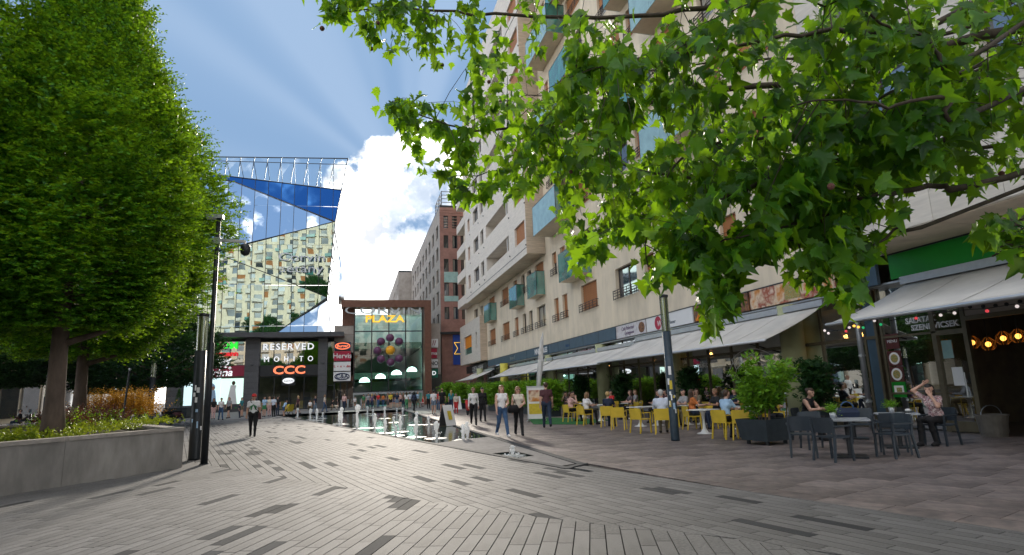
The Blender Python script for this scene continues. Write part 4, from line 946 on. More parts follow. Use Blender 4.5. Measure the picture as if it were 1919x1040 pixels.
# tall lit poster panes of the left shop
emat('poster_aqua', (.58, .78, .80), .55); emat('poster_mint', (.62, .82, .72), .55)
for p0, p1, pm_, lb in ((346, 374, 'poster_aqua', 'plain pale aqua window poster beside the lamp posts'), (376, 411, 'poster_aqua', 'aqua window poster with a blue hooded figure'), (414, 457, 'poster_mint', 'mint window poster with a figure in a white robe')):
    s, cx, cz, yy, w_, h_ = panel(p0, p1, 709, 769, pm_, lb, 'window_poster', MY-.2, .08, 'poster')
    if pm_ == 'poster_mint':
        b = MB(); b.poly([(cx-.75, yy, cz-1.6), (cx+.65, yy, cz-1.6), (cx+.35, yy, cz+.6), (cx+.45, yy, cz+1.15), (cx-.25, yy, cz+1.2), (cx-.35, yy, cz+.6)]); b.build('robe_picture', 'band_white', s)
        MB().poly([(cx+.08+.22*math.cos(k*.5), yy-.004, cz+1.45+.28*math.sin(k*.5)) for k in range(13)]).build('head_picture', 'hair_brown', s)
        b = MB()
        for i in range(5): b.sphere((cx-1.3+i*.6, yy+.1, cz-1.75), .22, 6)
        b.build('plant_picture', 'green_sign', s)
    elif p0 == 376:
        MB().poly([(cx+.0+.6*math.cos(k*.5), yy, cz+.9+.55*math.sin(k*.5)) for k in range(13)]).build('hood_picture', 'c_sky', s); MB().poly([(cx-.8, yy-.003, cz-1.8), (cx+.9, yy-.003, cz-1.8), (cx+.6, yy-.003, cz+.5), (cx-.5, yy-.003, cz+.5)]).build('dress_picture', 'c_sky', s); MB().poly([(cx+.35+.2*math.cos(k*.5), yy-.006, cz+.75+.25*math.sin(k*.5)) for k in range(13)]).build('face_picture', 'skin_c', s)
MB().box(M(343, 770)[0], M(459, 770)[0], MY-.3, MY+.1, .01, 1.0).build('plinth', 'anthracite', mall)
# bottom of the middle bay: display things glimpsed through the glass
mat('display_gold', (.5, .38, .12), .5, .3, 4)
for i in range(9):
    x = M(490+i*12, 750)[0]; MB().box(x-.45, x+.45, MY+1.6, MY+2.2, 0, 1.1+.5*(i % 3)).build('display_stand', ['display_gold', 'anthracite', 'c_khaki'][i % 3], mall)

# ------------------------------------------------------------------ entrance portal
portal = building('mall_entrance', 'tall glass mall entrance in a rust-brown steel frame with purple balls', 'entrance', (4, 86, 0))
PXL, PXR = M(640, 600)[0], M(805, 600)[0]; ZT = M(722, 566)[1]; zb_ = M(722, 579)[1]
cR0 = M(793, 650)[0]
b = MB(); b.box(PXL, PXR, MY-2.0, MY+.6, zb_, ZT); b.build('top_beam', 'corten', portal)
b = MB(); b.box(cR0, PXR-.01, MY-1.98, MY+.58, .0, zb_); b.build('right_leg', 'corten', portal)
b = MB(); b.box(PXL+.1, M(664, 650)[0], MY+.1, MY+.7, 0, zb_); b.build('left_leg', 'corten', portal)
gx0, gx1 = M(664, 650)[0], cR0-.12; gz0, gz1 = M(727, 733)[1], zb_-.1; n = 4
ps_ = MB()
for i in range(n+1): xx = gx0+(gx1-gx0)*i/n; ps_.box(xx-.07, xx+.07, MY-.08, MY+.1, gz0, gz1)
for zz in (gz0, gz0+(gz1-gz0)*.73): ps_.box(gx0, gx1, MY-.085, MY+.105, zz-.07, zz+.07)
pf = ps_.build('glazing_frame', 'dark_metal', portal)
for i in range(n):
    for a, c in ((gz0, gz0+(gz1-gz0)*.36), (gz0+(gz1-gz0)*.36, gz0+(gz1-gz0)*.73), (gz0+(gz1-gz0)*.73, gz1)): MB().poly([(gx0+(gx1-gx0)*i/n+.08, MY+rnd.gauss(0, .012), a+.03), (gx0+(gx1-gx0)*(i+1)/n-.08, MY+rnd.gauss(0, .012), a+.03), (gx0+(gx1-gx0)*(i+1)/n-.08, MY+rnd.gauss(0, .012), c-.03), (gx0+(gx1-gx0)*i/n+.08, MY+rnd.gauss(0, .012), c-.03)]).build('pane', 'portal_glass', pf)
# hall behind: pale green walls, galleries, round lamps
mat('hall_wall', (.74, .90, .84), .7, .1, 1); mat('hall_dark', (.07, .13, .10), .6, .2, 2); mat('hall_teal', (.20, .42, .40), .5, .2, .6)
b = MB(); b.poly([(gx0-1, 112, 0), (gx1+2, 112, 0), (gx1+2, 112, 14), (gx0-1, 112, 14)]); b.poly([(gx0-.5, 86.3, 0), (gx0-.5, 112, 0), (gx0-.5, 112, 14), (gx0-.5, 86.3, 14)]); b.poly([(gx1+.6, 86.6, 0), (gx1+.6, 112, 0), (gx1+.6, 112, 14), (gx1+.6, 86.6, 14)]); b.build('hall_wall', 'hall_wall', portal)
MB().poly([(gx0-1, 86.2, .003), (gx1+1, 86.2, .003), (gx1+1, 112, .003), (gx0-1, 112, .003)]).build('hall_floor', 'hall_teal', portal)
for z in (3.9, 8.4): MB().box(gx0-.4, gx1+.5, 92, 112, z, z+.9).build('gallery', 'hall_dark', portal)
b = MB()
for i in range(12): b.bar((gx0, 88+i*1.9, 13.3-.012*(i-6)**2), (gx1, 88+i*1.9, 13.3-.012*(i-6)**2), .35, .25)
b.build('roof_rib', 'hall_wall', portal)
emat('dome_lamp', (.65, .95, .80), 3.0)
for px_, py_ in ((683, 716), (713, 709), (743, 702), (772, 696)):
    x, z = M(px_, py_, 88.5); b = MB(); b.lathe([(.75, 0), (.68, .3), (.4, .58), (.02, .68)], (x, 88.5, z), 14); b.build('dome_lamp', 'dome_lamp', portal, True)
# doors under the glass
zd = gz0-.08; b = MB()
for i in range(7): xx = gx0+(gx1-gx0)*i/6; b.box(xx-.08, xx+.08, MY-.1, MY+.1, 0, zd)
b.box(gx0, gx1, MY-.12, MY+.12, zd-.3, zd); df = b.build('door_frame', 'steel', portal)
for i in range(6):
    if i in (2, 3): continue
    MB().poly([(gx0+(gx1-gx0)*i/6+.09, MY, .06), (gx0+(gx1-gx0)*(i+1)/6-.09, MY, .06), (gx0+(gx1-gx0)*(i+1)/6-.09, MY, zd-.3), (gx0+(gx1-gx0)*i/6+.09, MY, zd-.3)]).build('door_pane', 'shop_glass', df)
# ball emblem
mat('ball_purple', (.13, .045, .115), .3, .1, 4); mat('ball_orange', (.9, .42, .02), .35, .05, 4)
be = building('ball_emblem', 'ring of purple balls round an orange ball hung on the entrance glass', 'emblem', (4, 85.4, 7))
for px_, py_ in ((731, 633), (714, 640), (748, 640), (707.5, 657), (714, 673), (732, 679), (748, 672)):
    x, z = M(px_, py_, 85.3); MB().sphere((x, 85.3, z), .58, 16).build('purple_ball', 'ball_purple', be, True); MB().tube([(x, 85.4, z), (x, 85.95, z)], .05, 6).build('fixing', 'steel', be)
x, z = M(731.5, 656.5, 85.3); MB().sphere((x, 85.3, z), .66, 16).build('orange_ball', 'ball_orange', be, True)
o = building('sign_lettering', 'golden mall lettering at the top of the entrance glass', 'sign', (M(722, 599)[0], 85.4, 10)); x, z = M(721, 598, 85.3); text('letters', 'PLAZA', 1.35, (x, 85.3, z), ROT_S, 'neon_gold', o, .08, bold=.03, sx=1.35)
o = building('sign_lettering', 'steel outline capitals under the rust-brown portal beam', 'sign', (M(720, 582)[0], 84.4, 11)); x, z = M(719, 582, 84.4); text('letters', 'CORVIN', 1.5, (x, 84.4, z), ROT_S, 'steel', o, .1, sx=1.9)
# sign pylons beside the portal
def pylon(p0, p1, ytop, boards):
    a, z1 = M(p0, ytop, MY)[0], M((p0+p1)/2, ytop, MY)[1]; c = M(p1, ytop, MY)[0]
    fo = MB().box(a, c, MY+.1, MY+.5, 4.2, z1).build('pylon_backing', 'grey_stone', portal)
    nrow = 3
    for k in range(nrow): MB().box(a+.03, c-.03, MY+.04, MY+.12, z1-.06-1.25*(k+1)+.04, z1-.06-1.25*k).build('cladding_panel', 'grey_stone', fo)
pylon(627, 663, 610, None); pylon(806, 825, 606, None)
glaze(626, 662, 716, 770, 3, 1)
for p0, p1, y0, y1, m_, lb, tx, tm, sz in ((627, 657, 641, 656, 'navy_sign', 'navy sign board with an orange oval, top of the left sign stack', 'Burger', 'neon_orange', .55), (626, 657, 658, 676, 'red_sign', 'red sign board with white lettering, second of the left sign stack', 'Hervis', 'band_white', .95), (625.5, 657, 678, 695, 'band_white', 'white sign board with tiny logos, third of the left sign stack', 'L  •  n  •  dm', 'c_red', .42), (625, 657, 697, 714, 'band_white', 'white sign board with a dark oval, lowest of the left sign stack', 'C&A', 'navy_sign', .8),
        (806, 821, 635, 651, 'band_white', 'white sign board with two red strokes, top of the right stack', '//', 'wine_sign', 1.0), (806, 819, 653, 671, 'red_sign', 'red sign board, second of the right stack beside the portal leg', 'ima', 'band_white', .7), (806, 821, 673, 689, 'band_white', 'white sign board reading NO right of the portal leg', 'NO', 'black_sign', .75), (806, 821, 691, 708, 'hall_green', 'dark green sign board, lowest of the right stack', 'D', 'neon_white', .8)):
    if m_ == 'hall_green' and m_ not in MATS: mat('hall_green', (.01, .16, .10), .5)
    s, cx, cz, yy, w_, h_ = panel(p0, p1, y0, y1, m_, lb, 'sign_board', MY-.5, .3)
    if tx in ('C&A', 'Burger'):
        MB().tube([(cx+.95*math.cos(k*.3), yy-.01, cz+.42*math.sin(k*.3)) for k in range(22)], .07, 4).build('oval_ring', tm, s)
    text('letters', tx, sz, (cx, yy, cz), ROT_S, tm, s, .02, bold=.012)
x, z = M(566, 490, 84.6); o = building('sign_lettering', 'faint silver lettering on the mirror glass facets', 'sign', (x, 84.3, z)); text('letters', 'Corvin\nsétány', 1.6, (x, 84.3, z-.3), ROT_S, 'steel', o, .05, sx=1.4)

# ------------------------------------------------------------------ red brick office tower right of the portal
BY = 90.0; tow = building('brick_tower', 'red brick office tower with a roof railing behind the cream apartments', 'building', (16, 100, 0))
tx0, tz1 = M(823.5, 388, BY); tx1 = 21.0; zb2 = M(826, 622, BY)[1]; Pt = lambda u, z, d: (u, BY+d, z)
wo_ = []
cols_ = [(M(832, 500, BY)[0], M(841, 500, BY)[0]), (M(848.5, 500, BY)[0], M(858, 500, BY)[0]), (M(864, 500, BY)[0], M(872, 500, BY)[0])]
rows_ = [(M(845, b_, BY)[1], M(845, a_, BY)[1]) for a_, b_ in ((404, 428), (441, 465), (485, 509), (530, 554), (575, 598))]
for (a, c) in cols_:
    for (e, f) in rows_: wo_.append((a, c, e, f))
facade(tx0, tx1, zb2, tz1, wo_, Pt, .25, 'brick_wall', 'brick_red', tow)
for a, c, e, f in wo_: window(Pt, a, c, e, f, .25, tow, 'glass', False, fm='dark_metal', pm=rr.choice(['pane', 'pane_blue', 'pane']))
for (e, f) in ((rows_[3][1]+.05, rows_[2][0]-.05), (rows_[3][0]-.9, rows_[3][0]-.05)): MB().box(cols_[0][0], cols_[1][1], BY-.06, BY+.02, e, f).build('teal_panel', 'balcony_glass_pale', tow)
for k in range(9): MB().box(tx0-.02, tx1, BY-.05, BY+.01, tz1-.5-.45*k, tz1-.43-.45*k).build('brick_course', 'brick_piece', tow)
MB().box(tx0+.15, tx1, BY+.35, BY+3, 0, zb2).build('base_wall', 'brick_red', tow); MB().box(tx0-.1, tx1, BY-.15, BY+.4, zb2-.35, zb2).build('base_ledge', 'dark_metal', tow)
Pl = lambda u, z, d: (tx0+d, u, z); lo_ = [(92+5.2*i, 94.6+5.2*i, 2.5+3.6*k+9, 4.7+3.6*k+9) for i in range(9) for k in range(5)]
facade(BY, 140, 0, tz1, lo_, Pl, .3, 'side_wall', 'grey_stone', tow)
for a, c, e, f in lo_: window(Pl, a, c, e, f, .3, tow, 'glass', False, fm='dark_metal')
MB().box(tx0, tx1, BY, 140, tz1, tz1+.35).build('roof', 'dark_metal', tow)
b = MB()
for zz in (.6, 1.2, 1.8, 2.4): b.bar((tx0+.4, BY+.4, tz1+.35+zz), (tx1, BY+.4, tz1+.35+zz), .09); b.bar((tx0+.4, BY+.4, tz1+.35+zz), (tx0+.4, BY+8, tz1+.35+zz), .09)
for i in range(6): b.bar((tx0+.4+i*1.6, BY+.4, tz1+.3), (tx0+.4+i*1.6, BY+.4, tz1+2.8), .09)
for i in range(5): b.bar((tx0+.4, BY+.4+i*1.9, tz1+.3), (tx0+.4, BY+.4+i*1.9, tz1+2.8), .09)
b.build('roof_railing', 'dark_metal', tow)
MB().poly([(tx0-.02, 140, 0), (tx1, 140, 0), (tx1, 140, tz1), (tx0, 140, tz1)]).build('rear_wall', 'grey_stone', tow)
# lower stone wing that runs on behind the tower
wing = building('stone_wing', 'pale stone office wing receding behind the brick tower', 'building', (10, 150, 0)); wx = tx0-3.0
Pw = lambda u, z, d: (wx+d, u, z); wo2 = [(141.5+6*i, 144.5+6*i, 9+4*k, 11.5+4*k) for i in range(8) for k in range(5)]
facade(140.2, 190, 0, 30, wo2, Pw, .3, 'wall', 'grey_stone', wing)
for a, c, e, f in wo2: MB().poly([Pw(a, e, .28), Pw(c, e, .28), Pw(c, f, .28), Pw(a, f, .28)]).build('window', 'pane', wing)
MB().box(wx, tx1+4, 140.2, 190, 30, 30.4).build('roof', 'dark_metal', wing); MB().poly([(wx, 140.2, 0), (tx1+4, 140.2, 0), (tx1+4, 140.2, 30), (wx, 140.2, 30)]).build('end_wall', 'grey_stone', wing)
# blue banner with a yellow star beside the corner block
x0, z1 = M(849, 627, BY); x1, z0 = M(868, 683, BY); bn = building('blue_banner', 'blue banner with yellow star points on the brick tower base', 'banner', (x0, BY+.1, z0)); MB().box(x0, x0+3.4, BY+.2, BY+.3, z0, z1).build('cloth', 'blue_banner', bn)
cx, cz = x0+1.7, (z0+z1)/2+.2; st = []
for k in range(12): a = k*math.pi/6; r_ = 1.75 if k % 2 == 0 else 1.0; st.append((cx+r_*math.sin(a), cz+r_*math.cos(a)))
b = MB()
for k in range(12): p, q = st[k], st[(k+1) % 12]; b.bar((p[0], BY+.16, p[1]), (q[0], BY+.16, q[1]), .32, .05)
b.build('star_outline', 'neon_gold', bn)

# ------------------------------------------------------------------ blocks beside and behind the camera (seen between trunks and mirrored in the glass)
def block(name, label, P, u0, u1, h, nu, nf, zf, wm, bm=None, parent_loc=(0, 0, 0), bal=True, base='anthracite'):
    t = building(name, label, 'building', parent_loc); ops = []; du = (u1-u0)/nu; fh = (h-zf)/nf
    for i in range(nu):
        for k in range(nf): ops.append((u0+du*(i+.22), u0+du*(i+.78), zf+fh*k+.7, zf+fh*k+fh-.6))
    facade(u0, u1, zf, h, ops, P, .25, 'wall', wm, t)
    for n_, o in enumerate(ops):
        MB().poly([P(o[0], o[2], .22), P(o[1], o[2], .22), P(o[1], o[3], .22), P(o[0], o[3], .22)]).build('window', ['pane', 'pane_blue', 'pane', 'pane_curtain', 'shutter', 'pane', 'pane_blue'][(n_*5) % 7], t)
        if bal and (n_*5+n_//nf) % 3:
            b = MB(); pbox(b, P, o[0]-.3, o[1]+.3, o[2]-.75, o[2]-.6, -1.3, 0); pbox(b, P, o[0]-.3, o[1]+.3, o[2]-.6, o[2]+.35, -1.3, -1.22); b.build('balcony', bm if (n_ % 4) else 'balcony_glass', t)
    b = MB(); pbox(b, P, u0, u1, h, h+.4, -.2, 12); pbox(b, P, u0, u1, 0, h, 11, 12); b.build('roof', 'grey_stone', t)
    b = MB(); pbox(b, P, u0, u1, 0, zf, .15, .3); b.build('shop_base', base, t); return t
def slanted(ox_, oy_, ang):
    ca, sa = math.cos(ang), math.sin(ang); return lambda u, z, d: (ox_+u*ca+d*sa, oy_+u*sa-d*ca, z)
block('apartment_block', 'cream apartment block with many balconies mirrored in the mall glass', slanted(-62, -58, R(14)), 0, 56, 40, 13, 11, 4.5, 'stucco', 'travertine', (-40, -50, 0))
block('apartment_block', 'white balcony block beyond the trees behind the viewpoint', slanted(-4, -66, R(-6)), 0, 40, 33, 9, 9, 4.5, 'travertine', 'travertine', (15, -66, 0))
block('brick_block', 'orange brick block rising behind the mirrored balconies', slanted(-46, -95, R(0)), 0, 20, 74, 5, 16, 4.5, 'brick_piece', None, (-36, -95, 0), False)
Pq = lambda u, z, d: (-33-d, u, z); block('street_house', 'beige street house glimpsed under the left trees', Pq, 36, 112, 17, 15, 4, 4.6, 'stucco', 'travertine', (-36, 70, 0), False, 'stucco')
b = building('shop_arcade', 'dark glazed shop front strip under the beige street house', 'shop front', (-33, 70, 0))
for i in range(18): MB().box(-33.0, -32.9, 36.4+i*4, 39.6+i*4, .5, 4.2).build('shop_window', ['pane_blue', 'travertine', 'pane'][i % 3], b)
# ------------------------------------------------------------------ trees and plants
def shoots(base, dirv, length, nl, leaf, wid, droop=.0, seed=0, flat=.5, curl=.25):
    """numpy leaf sprays: base (n,3), unit dir (n,3); nl leaves alternate along each shoot; returns V, F(quads)"""
    r = np.random.default_rng(seed); n = len(base); L = np.asarray(length).reshape(-1, 1)
    up = np.array([0, 0, 1.0]); side = np.cross(dirv, up); side /= np.linalg.norm(side, axis=1, keepdims=True)+1e-6
    nor = np.cross(side, dirv)
    t = (np.arange(nl)+.7)/nl; sg = np.where(np.arange(nl) % 2 == 0, 1.0, -1.0)
    P = base[:, None, :]+dirv[:, None, :]*(L*t)[:, :, None]; P[:, :, 2] -= droop*(L*t)**2
    a = np.clip(r.normal(.95, .25, (n, nl)), .3, 1.6)
    ld = dirv[:, None, :]*np.cos(a)[:, :, None]+side[:, None, :]*(np.sin(a)*sg)[:, :, None]+nor[:, None, :]*r.normal(0, curl, (n, nl))[:, :, None]
    ld /= np.linalg.norm(ld, axis=2, keepdims=True)
    ln = nor[:, None, :]+r.normal(0, flat, (n, nl, 3)); wv = np.cross(ld, ln); wv /= np.linalg.norm(wv, axis=2, keepdims=True)+1e-6
    fold = np.cross(wv, ld)
    s = (leaf*r.uniform(.7, 1.25, (n, nl))*(1-.35*t)[None, :])[:, :, None]
    v0 = P; v1 = P+ld*s*.5+wv*s*wid+fold*s*.08; v2 = P+ld*s; v3 = P+ld*s*.5-wv*s*wid+fold*s*.08
    V = np.stack([v0, v1, v2, v3], 2).reshape(-1, 3); k = n*nl; F = np.arange(k*4).reshape(k, 4); return V, F
PROF = {'near': ([0, .04, .14, .26, .38, .46, .61, .75, .87, 1], [.50, .72, .98, 1.0, .95, .85, .62, .40, .22, .05]), 'far': ([0, .07, .20, .33, .48, .58, .66, .75, .88, 1], [.42, .66, .99, 1.0, .88, .66, .46, .29, .13, .02]), 'round': ([0, .1, .3, .55, .8, 1], [.5, .8, 1, .95, .65, .15])}
def crown(name, z0, z1, rad, nsh, nl, leaf, wid, m_, parent, seed, kind='near', inner=.45):
    """leaf shoots gathered in clumps on and under the crown's skin, with recesses between the clumps"""
    r = np.random.default_rng(seed); nc = 300
    ct = (np.arange(nc)+r.random(nc))/nc; ct = ct**1.2; ca = np.arange(nc)*2.39996+r.normal(0, .25, nc); cr = r.uniform(.74, 1.17, nc); cs = r.uniform(.7, 1.35, nc)
    w = np.interp(ct, *PROF[kind])+.12; i = r.choice(nc, nsh, p=w/w.sum())
    t = np.clip(ct[i]+r.normal(0, .030, nsh)*cs[i], 0, 1); a = ca[i]+r.normal(0, .17, nsh)*cs[i]/np.maximum(.3, np.interp(t, *PROF[kind]))
    off = np.hypot((t-ct[i])/.045, (a-ca[i])/.28)
    q = r.random(nsh); rr_ = np.where(q < .74, r.uniform(.90, 1.03, nsh), r.uniform(inner, .92, nsh))
    R_ = rad*np.interp(t, *PROF[kind])*cr[i]*rr_*(1.04-.10*np.clip(off, 0, 2))
    z = z0+(z1-z0)*t; base = np.stack([R_*np.cos(a), R_*np.sin(a), z], 1)
    el = (t-.22)*1.25+r.normal(.12, .25, nsh); el = np.where(t < .2, r.normal(-.02, .16, nsh), el); aa = a+r.normal(0, .5, nsh)
    d = np.stack([np.cos(aa)*np.cos(el), np.sin(aa)*np.cos(el), np.sin(el)], 1)
    ln = r.uniform(.30, .70, nsh); ln = np.where(r.random(nsh) < .03, ln*1.9, ln)
    V, F = shoots(base, d, ln, nl, leaf, wid, .12, seed+1)
    o = obj(name, npmesh(name, V, F, m_), parent); tag(o, kind='stuff'); return o
def limbs(parent, h0, h1, rad, r0, n, seed, m_='bark', name='branch'):
    r = random.Random(seed)
    for i in range(n):
        z = h0+(h1-h0)*(i/n)**1.2; a = i*2.4+r.random(); L = rad*(.85-.5*i/n); pts = []
        for k in range(6): t = k/5; pts.append((L*t*math.cos(a+.2*t)+r.gauss(0, .05), L*t*math.sin(a+.2*t)+r.gauss(0, .05), z+L*.55*t**1.3))
        MB().tube(pts, [max(.012, r0*.5*(1-.5*i/n)*(1-k/5.4)) for k in range(6)], 7).build(name, m_, parent, True)
def tree(name, label, loc, trunk_r, z0, z1, rad, nsh, nl, leaf, wid, lm, seed, kind='near', group=None, lean=(0, 0)):
    t = thing(name, label, 'tree', loc, 0, group); r = random.Random(seed); pts = []; rads = []
    for k in range(12):
        s = k/11; z = -.15+(z1*.86)*s; pts.append((lean[0]*s+.04*math.sin(s*7+seed), lean[1]*s+.04*math.cos(s*5), z)); rads.append(trunk_r*(1.35 if k == 0 else 1)*(1-.82*s**.9)+.015)
    MB().tube(pts, rads, 14).build('trunk', 'bark', t, True)
    limbs(t, z0*.85, z1*.75, rad*.95, trunk_r, 11, seed)
    crown('crown', z0, z1, rad, nsh, nl, leaf, wid, lm, t, seed, kind); return t
G1 = 'hornbeams in the concrete planter'
tree('hornbeam_tree', 'near hornbeam with the thicker trunk standing in the concrete planter', (-6.35, 15.3, .8), .185, 2.45, 12.6, 2.25, 14500, 14, .125, .30, 'leaf_hornbeam', 3, 'near', G1)
tree('hornbeam_tree', 'second hornbeam with thinner trunk behind the near one in the planter', (-9.35, 24.2, .8), .19, 2.5, 17.6, 4.05, 19000, 13, .15, .31, 'leaf_hornbeam', 8, 'far', G1)
tree('hornbeam_tree', 'tall hornbeam at the left picture edge in the planter', (-10.2, 13.6, .8), .2, 2.1, 16.5, 3.5, 14000, 14, .125, .30, 'leaf_hornbeam', 13, 'near', G1)
G2 = 'trees behind the planter'
bt = tree('round_tree', 'dark round tree behind the planter nearest the mall', (-13.2, 43.0, 0), .24, 2.6, 7.4, 4.6, 5200, 11, .20, .34, 'leaf_dark', 21, 'round', G2)
register(bt)
for x, y, s, rz, lb in ((-21.0, 38.0, 1.05, 1.0, 'dark round tree left of the thicker hornbeam trunk'), (-26, 52, 1.2, 2.2, 'farther dark tree in front of the beige house'), (-18.5, 55, .95, 4.0, 'dark tree between the planter trees and the mall shops')):
    c = copy_tree(bt); c.location = (x, y, 0); c.scale = (s, s, s); c.rotation_euler = (0, 0, rz); c['label'] = lb
for i, (x, y, s) in enumerate(((-16, -24, 1.5), (-6, -32, 1.3), (5, -26, 1.5), (-27, -34, 1.6))):
    c = copy_tree(bt); c.location = (x, y, 0); c.scale = (s, s, s*1.15); c.rotation_euler = (0, 0, i*1.3); c['label'] = 'green plaza tree mirrored in the mall glass'; c['group'] = 'plaza trees behind the viewpoint'

# planter
pl = building('concrete_planter', 'long raised concrete planter with stone coping under the left trees', 'planter', (-10, 15, 0))
n = len(PLANTER)
def offset(poly, d):
    out = []
    for i in range(len(poly)):
        a, b_, c = Vector(poly[i-1]), Vector(poly[i]), Vector(poly[(i+1) % len(poly)]); d1 = (b_-a).normalized(); d2 = (c-b_).normalized(); n1 = Vector((-d1.y, d1.x)); n2 = Vector((-d2.y, d2.x)); m_ = (n1+n2).normalized(); out.append(tuple(b_+m_*(d/max(.3, m_.dot(n1)))))
    return out
inn = offset(PLANTER, .22)
for i in range(n):
    p, q, p2, q2 = PLANTER[i], PLANTER[(i+1) % n], inn[i], inn[(i+1) % n]; L = math.dist(p, q); k = max(1, round(L/2.6))
    for j in range(k):
        l4 = lambda a, b_, t: (a[0]+(b_[0]-a[0])*t, a[1]+(b_[1]-a[1])*t); g_ = .006/L; t0, t1 = j/k+g_, (j+1)/k-g_
        MB().prism([l4(p, q, t0), l4(p, q, t1), l4(p2, q2, t1), l4(p2, q2, t0)], -.02, .86).build('wall_panel', 'concrete', pl)
po, pi = offset(PLANTER, -.025), offset(PLANTER, .30)
for i in range(n):
    p, q, p2, q2 = po[i], po[(i+1) % n], pi[i], pi[(i+1) % n]; L = math.dist(p, q); k = max(1, round(L/2.6))
    for j in range(k): t0, t1 = j/k+.003, (j+1)/k-.003; MB().prism([l4(p, q, t0), l4(p, q, t1), l4(p2, q2, t1), l4(p2, q2, t0)], .862, .935).build('coping_stone', 'cap_stone', pl)
MB().poly([(*p, .80) for p in inn]).build('soil', 'soil', pl)
def shrub_mass(name, label, cat, pts, nsh, nl, leaf, wid, lm, seed, hmin, hmax, rad, group=None, upright=.6, kind=None, loc=(0, 0, 0)):
    r = np.random.default_rng(seed); pts = np.asarray(pts, float); i = r.integers(0, len(pts), nsh); base = pts[i].copy(); base[:, :2] += r.normal(0, rad, (nsh, 2)); base[:, 2] += r.uniform(hmin, hmax, nsh)*.35
    el = r.normal(upright, .35, nsh); a = r.random(nsh)*6.283; d = np.stack([np.cos(a)*np.cos(el), np.sin(a)*np.cos(el), np.sin(el)], 1)
    V, F = shoots(base, d, r.uniform(hmin, hmax, nsh), nl, leaf, wid, .1, seed+1); V = V-np.array(loc)
    o = obj(name, npmesh(name, V, F, lm), None, loc); tag(o, label, cat, group, kind); return o
shrub_mass('ground_cover', 'low lime green ground cover along the planter edge', 'ground cover', [G(x, y, .82) for x, y in ((20, 832), (60, 828), (10, 830), (210, 806), (240, 800), (150, 815), (265, 797), (40, 826), (185, 810))]+[(-9.5, 9.5, .8), (-10.5, 7.5, .8), (-8.6, 12, .8), (-7.5, 13.2, .8)], 1500, 9, .075, .34, 'leaf_lime', 31, .12, .32, .5, kind='stuff')
mg = [G(x, y, .85) for x, y in ((130, 806), (150, 802), (170, 801), (190, 800), (120, 810), (205, 797))]
shrub_mass('barberry_shrub', 'dark maroon leafy shrub between the trunk and the orange grass', 'shrub', mg, 620, 10, .075, .36, 'leaf_maroon', 33, .35, .75, .35, loc=tuple(mg[2]))
shrub_mass('barberry_undergrowth', 'green leafy shrub mixed into the maroon shrub by the trunks', 'shrub', mg, 380, 10, .08, .34, 'leaf_hornbeam', 35, .25, .6, .4, loc=tuple(mg[0]))
og = [G(x, y, .85)+np.array([0, 1.2, 0]) for x, y in ((165, 797), (185, 796), (205, 795), (225, 794), (240, 793), (195, 795), (215, 795))]
shrub_mass('ornamental_grass', 'glowing orange ornamental grass clump in the planter', 'grass clump', og, 900, 12, .12, .13, 'leaf_orange', 37, .55, 1.15, .38, upright=1.25, loc=tuple(og[2]))
# shrub in the square dark pot
pc = G(1430, 833); pot = thing('square_planter_pot', 'dark slate square plant tub on casters beside the grey chairs', 'planter', (10.05, 13.35, 0), R(10))
b = MB(); b.loft([[(-.42, -.42, .1), (.42, -.42, .1), (.42, .42, .1), (-.42, .42, .1)], [(-.5, -.5, .62), (.5, -.5, .62), (.5, .5, .62), (-.5, .5, .62)], [(-.45, -.45, .62), (.45, -.45, .62), (.45, .45, .62), (-.45, .45, .62)], [(-.44, -.44, .54), (.44, -.44, .54), (.44, .44, .54), (-.44, .44, .54)]]); b.build('tub', 'pot_slate', pot)
MB().poly([(-.43, -.43, .56), (.43, -.43, .56), (.43, .43, .56), (-.43, .43, .56)]).build('soil', 'soil', pot)
for sx_ in (-.3, .3):
    for sy_ in (-.3, .3): MB().lathe([(.05, .0), (.05, .09)], (sx_, sy_, .004), 10).build('caster', 'dark_metal', pot)
sh = thing('laurel_shrub', 'tall fresh green shrub growing in the dark square tub', 'shrub', (10.05, 13.35, .55)); r = np.random.default_rng(5); st = []
rr2 = random.Random(4)
for i in range(9):
    a = i*.72; pts = [(0.12*math.cos(a), .12*math.sin(a), 0)]; L = rr2.uniform(.6, 1.0)
    for k in range(1, 5): t = k/4; pts.append((.12*math.cos(a)+L*.55*t*math.cos(a)*t, .12*math.sin(a)+L*.55*t*math.sin(a)*t, L*1.1*t))
    MB().tube(pts, [.02, .016, .012, .009, .005], 5).build('stem', 'bark', sh)
ns = 470; nst = 15; sa = np.arange(nst)*2.4+r.normal(0, .3, nst); sl = r.uniform(.75, 1.55, nst); stt = r.uniform(.15, .75, nst); i = r.integers(0, nst, ns); u = r.uniform(.25, 1.0, ns)
base = np.stack([np.cos(sa[i])*np.sin(stt[i])*sl[i]*u, np.sin(sa[i])*np.sin(stt[i])*sl[i]*u, .05+np.cos(stt[i])*sl[i]*u], 1)+r.normal(0, .06, (ns, 3)); base[:, 2] = np.maximum(base[:, 2], .02); a = sa[i]+r.normal(0, .9, ns); el = r.normal(.6, .4, ns); d = np.stack([np.cos(a)*np.cos(el), np.sin(a)*np.cos(el), np.sin(el)], 1)
V, F = shoots(base, d, r.uniform(.16, .38, ns), 9, .19, .22, .1, 9, curl=.5); o = obj('foliage', npmesh('foliage', V, F, 'leaf_shrub'), sh); tag(o, kind='stuff')
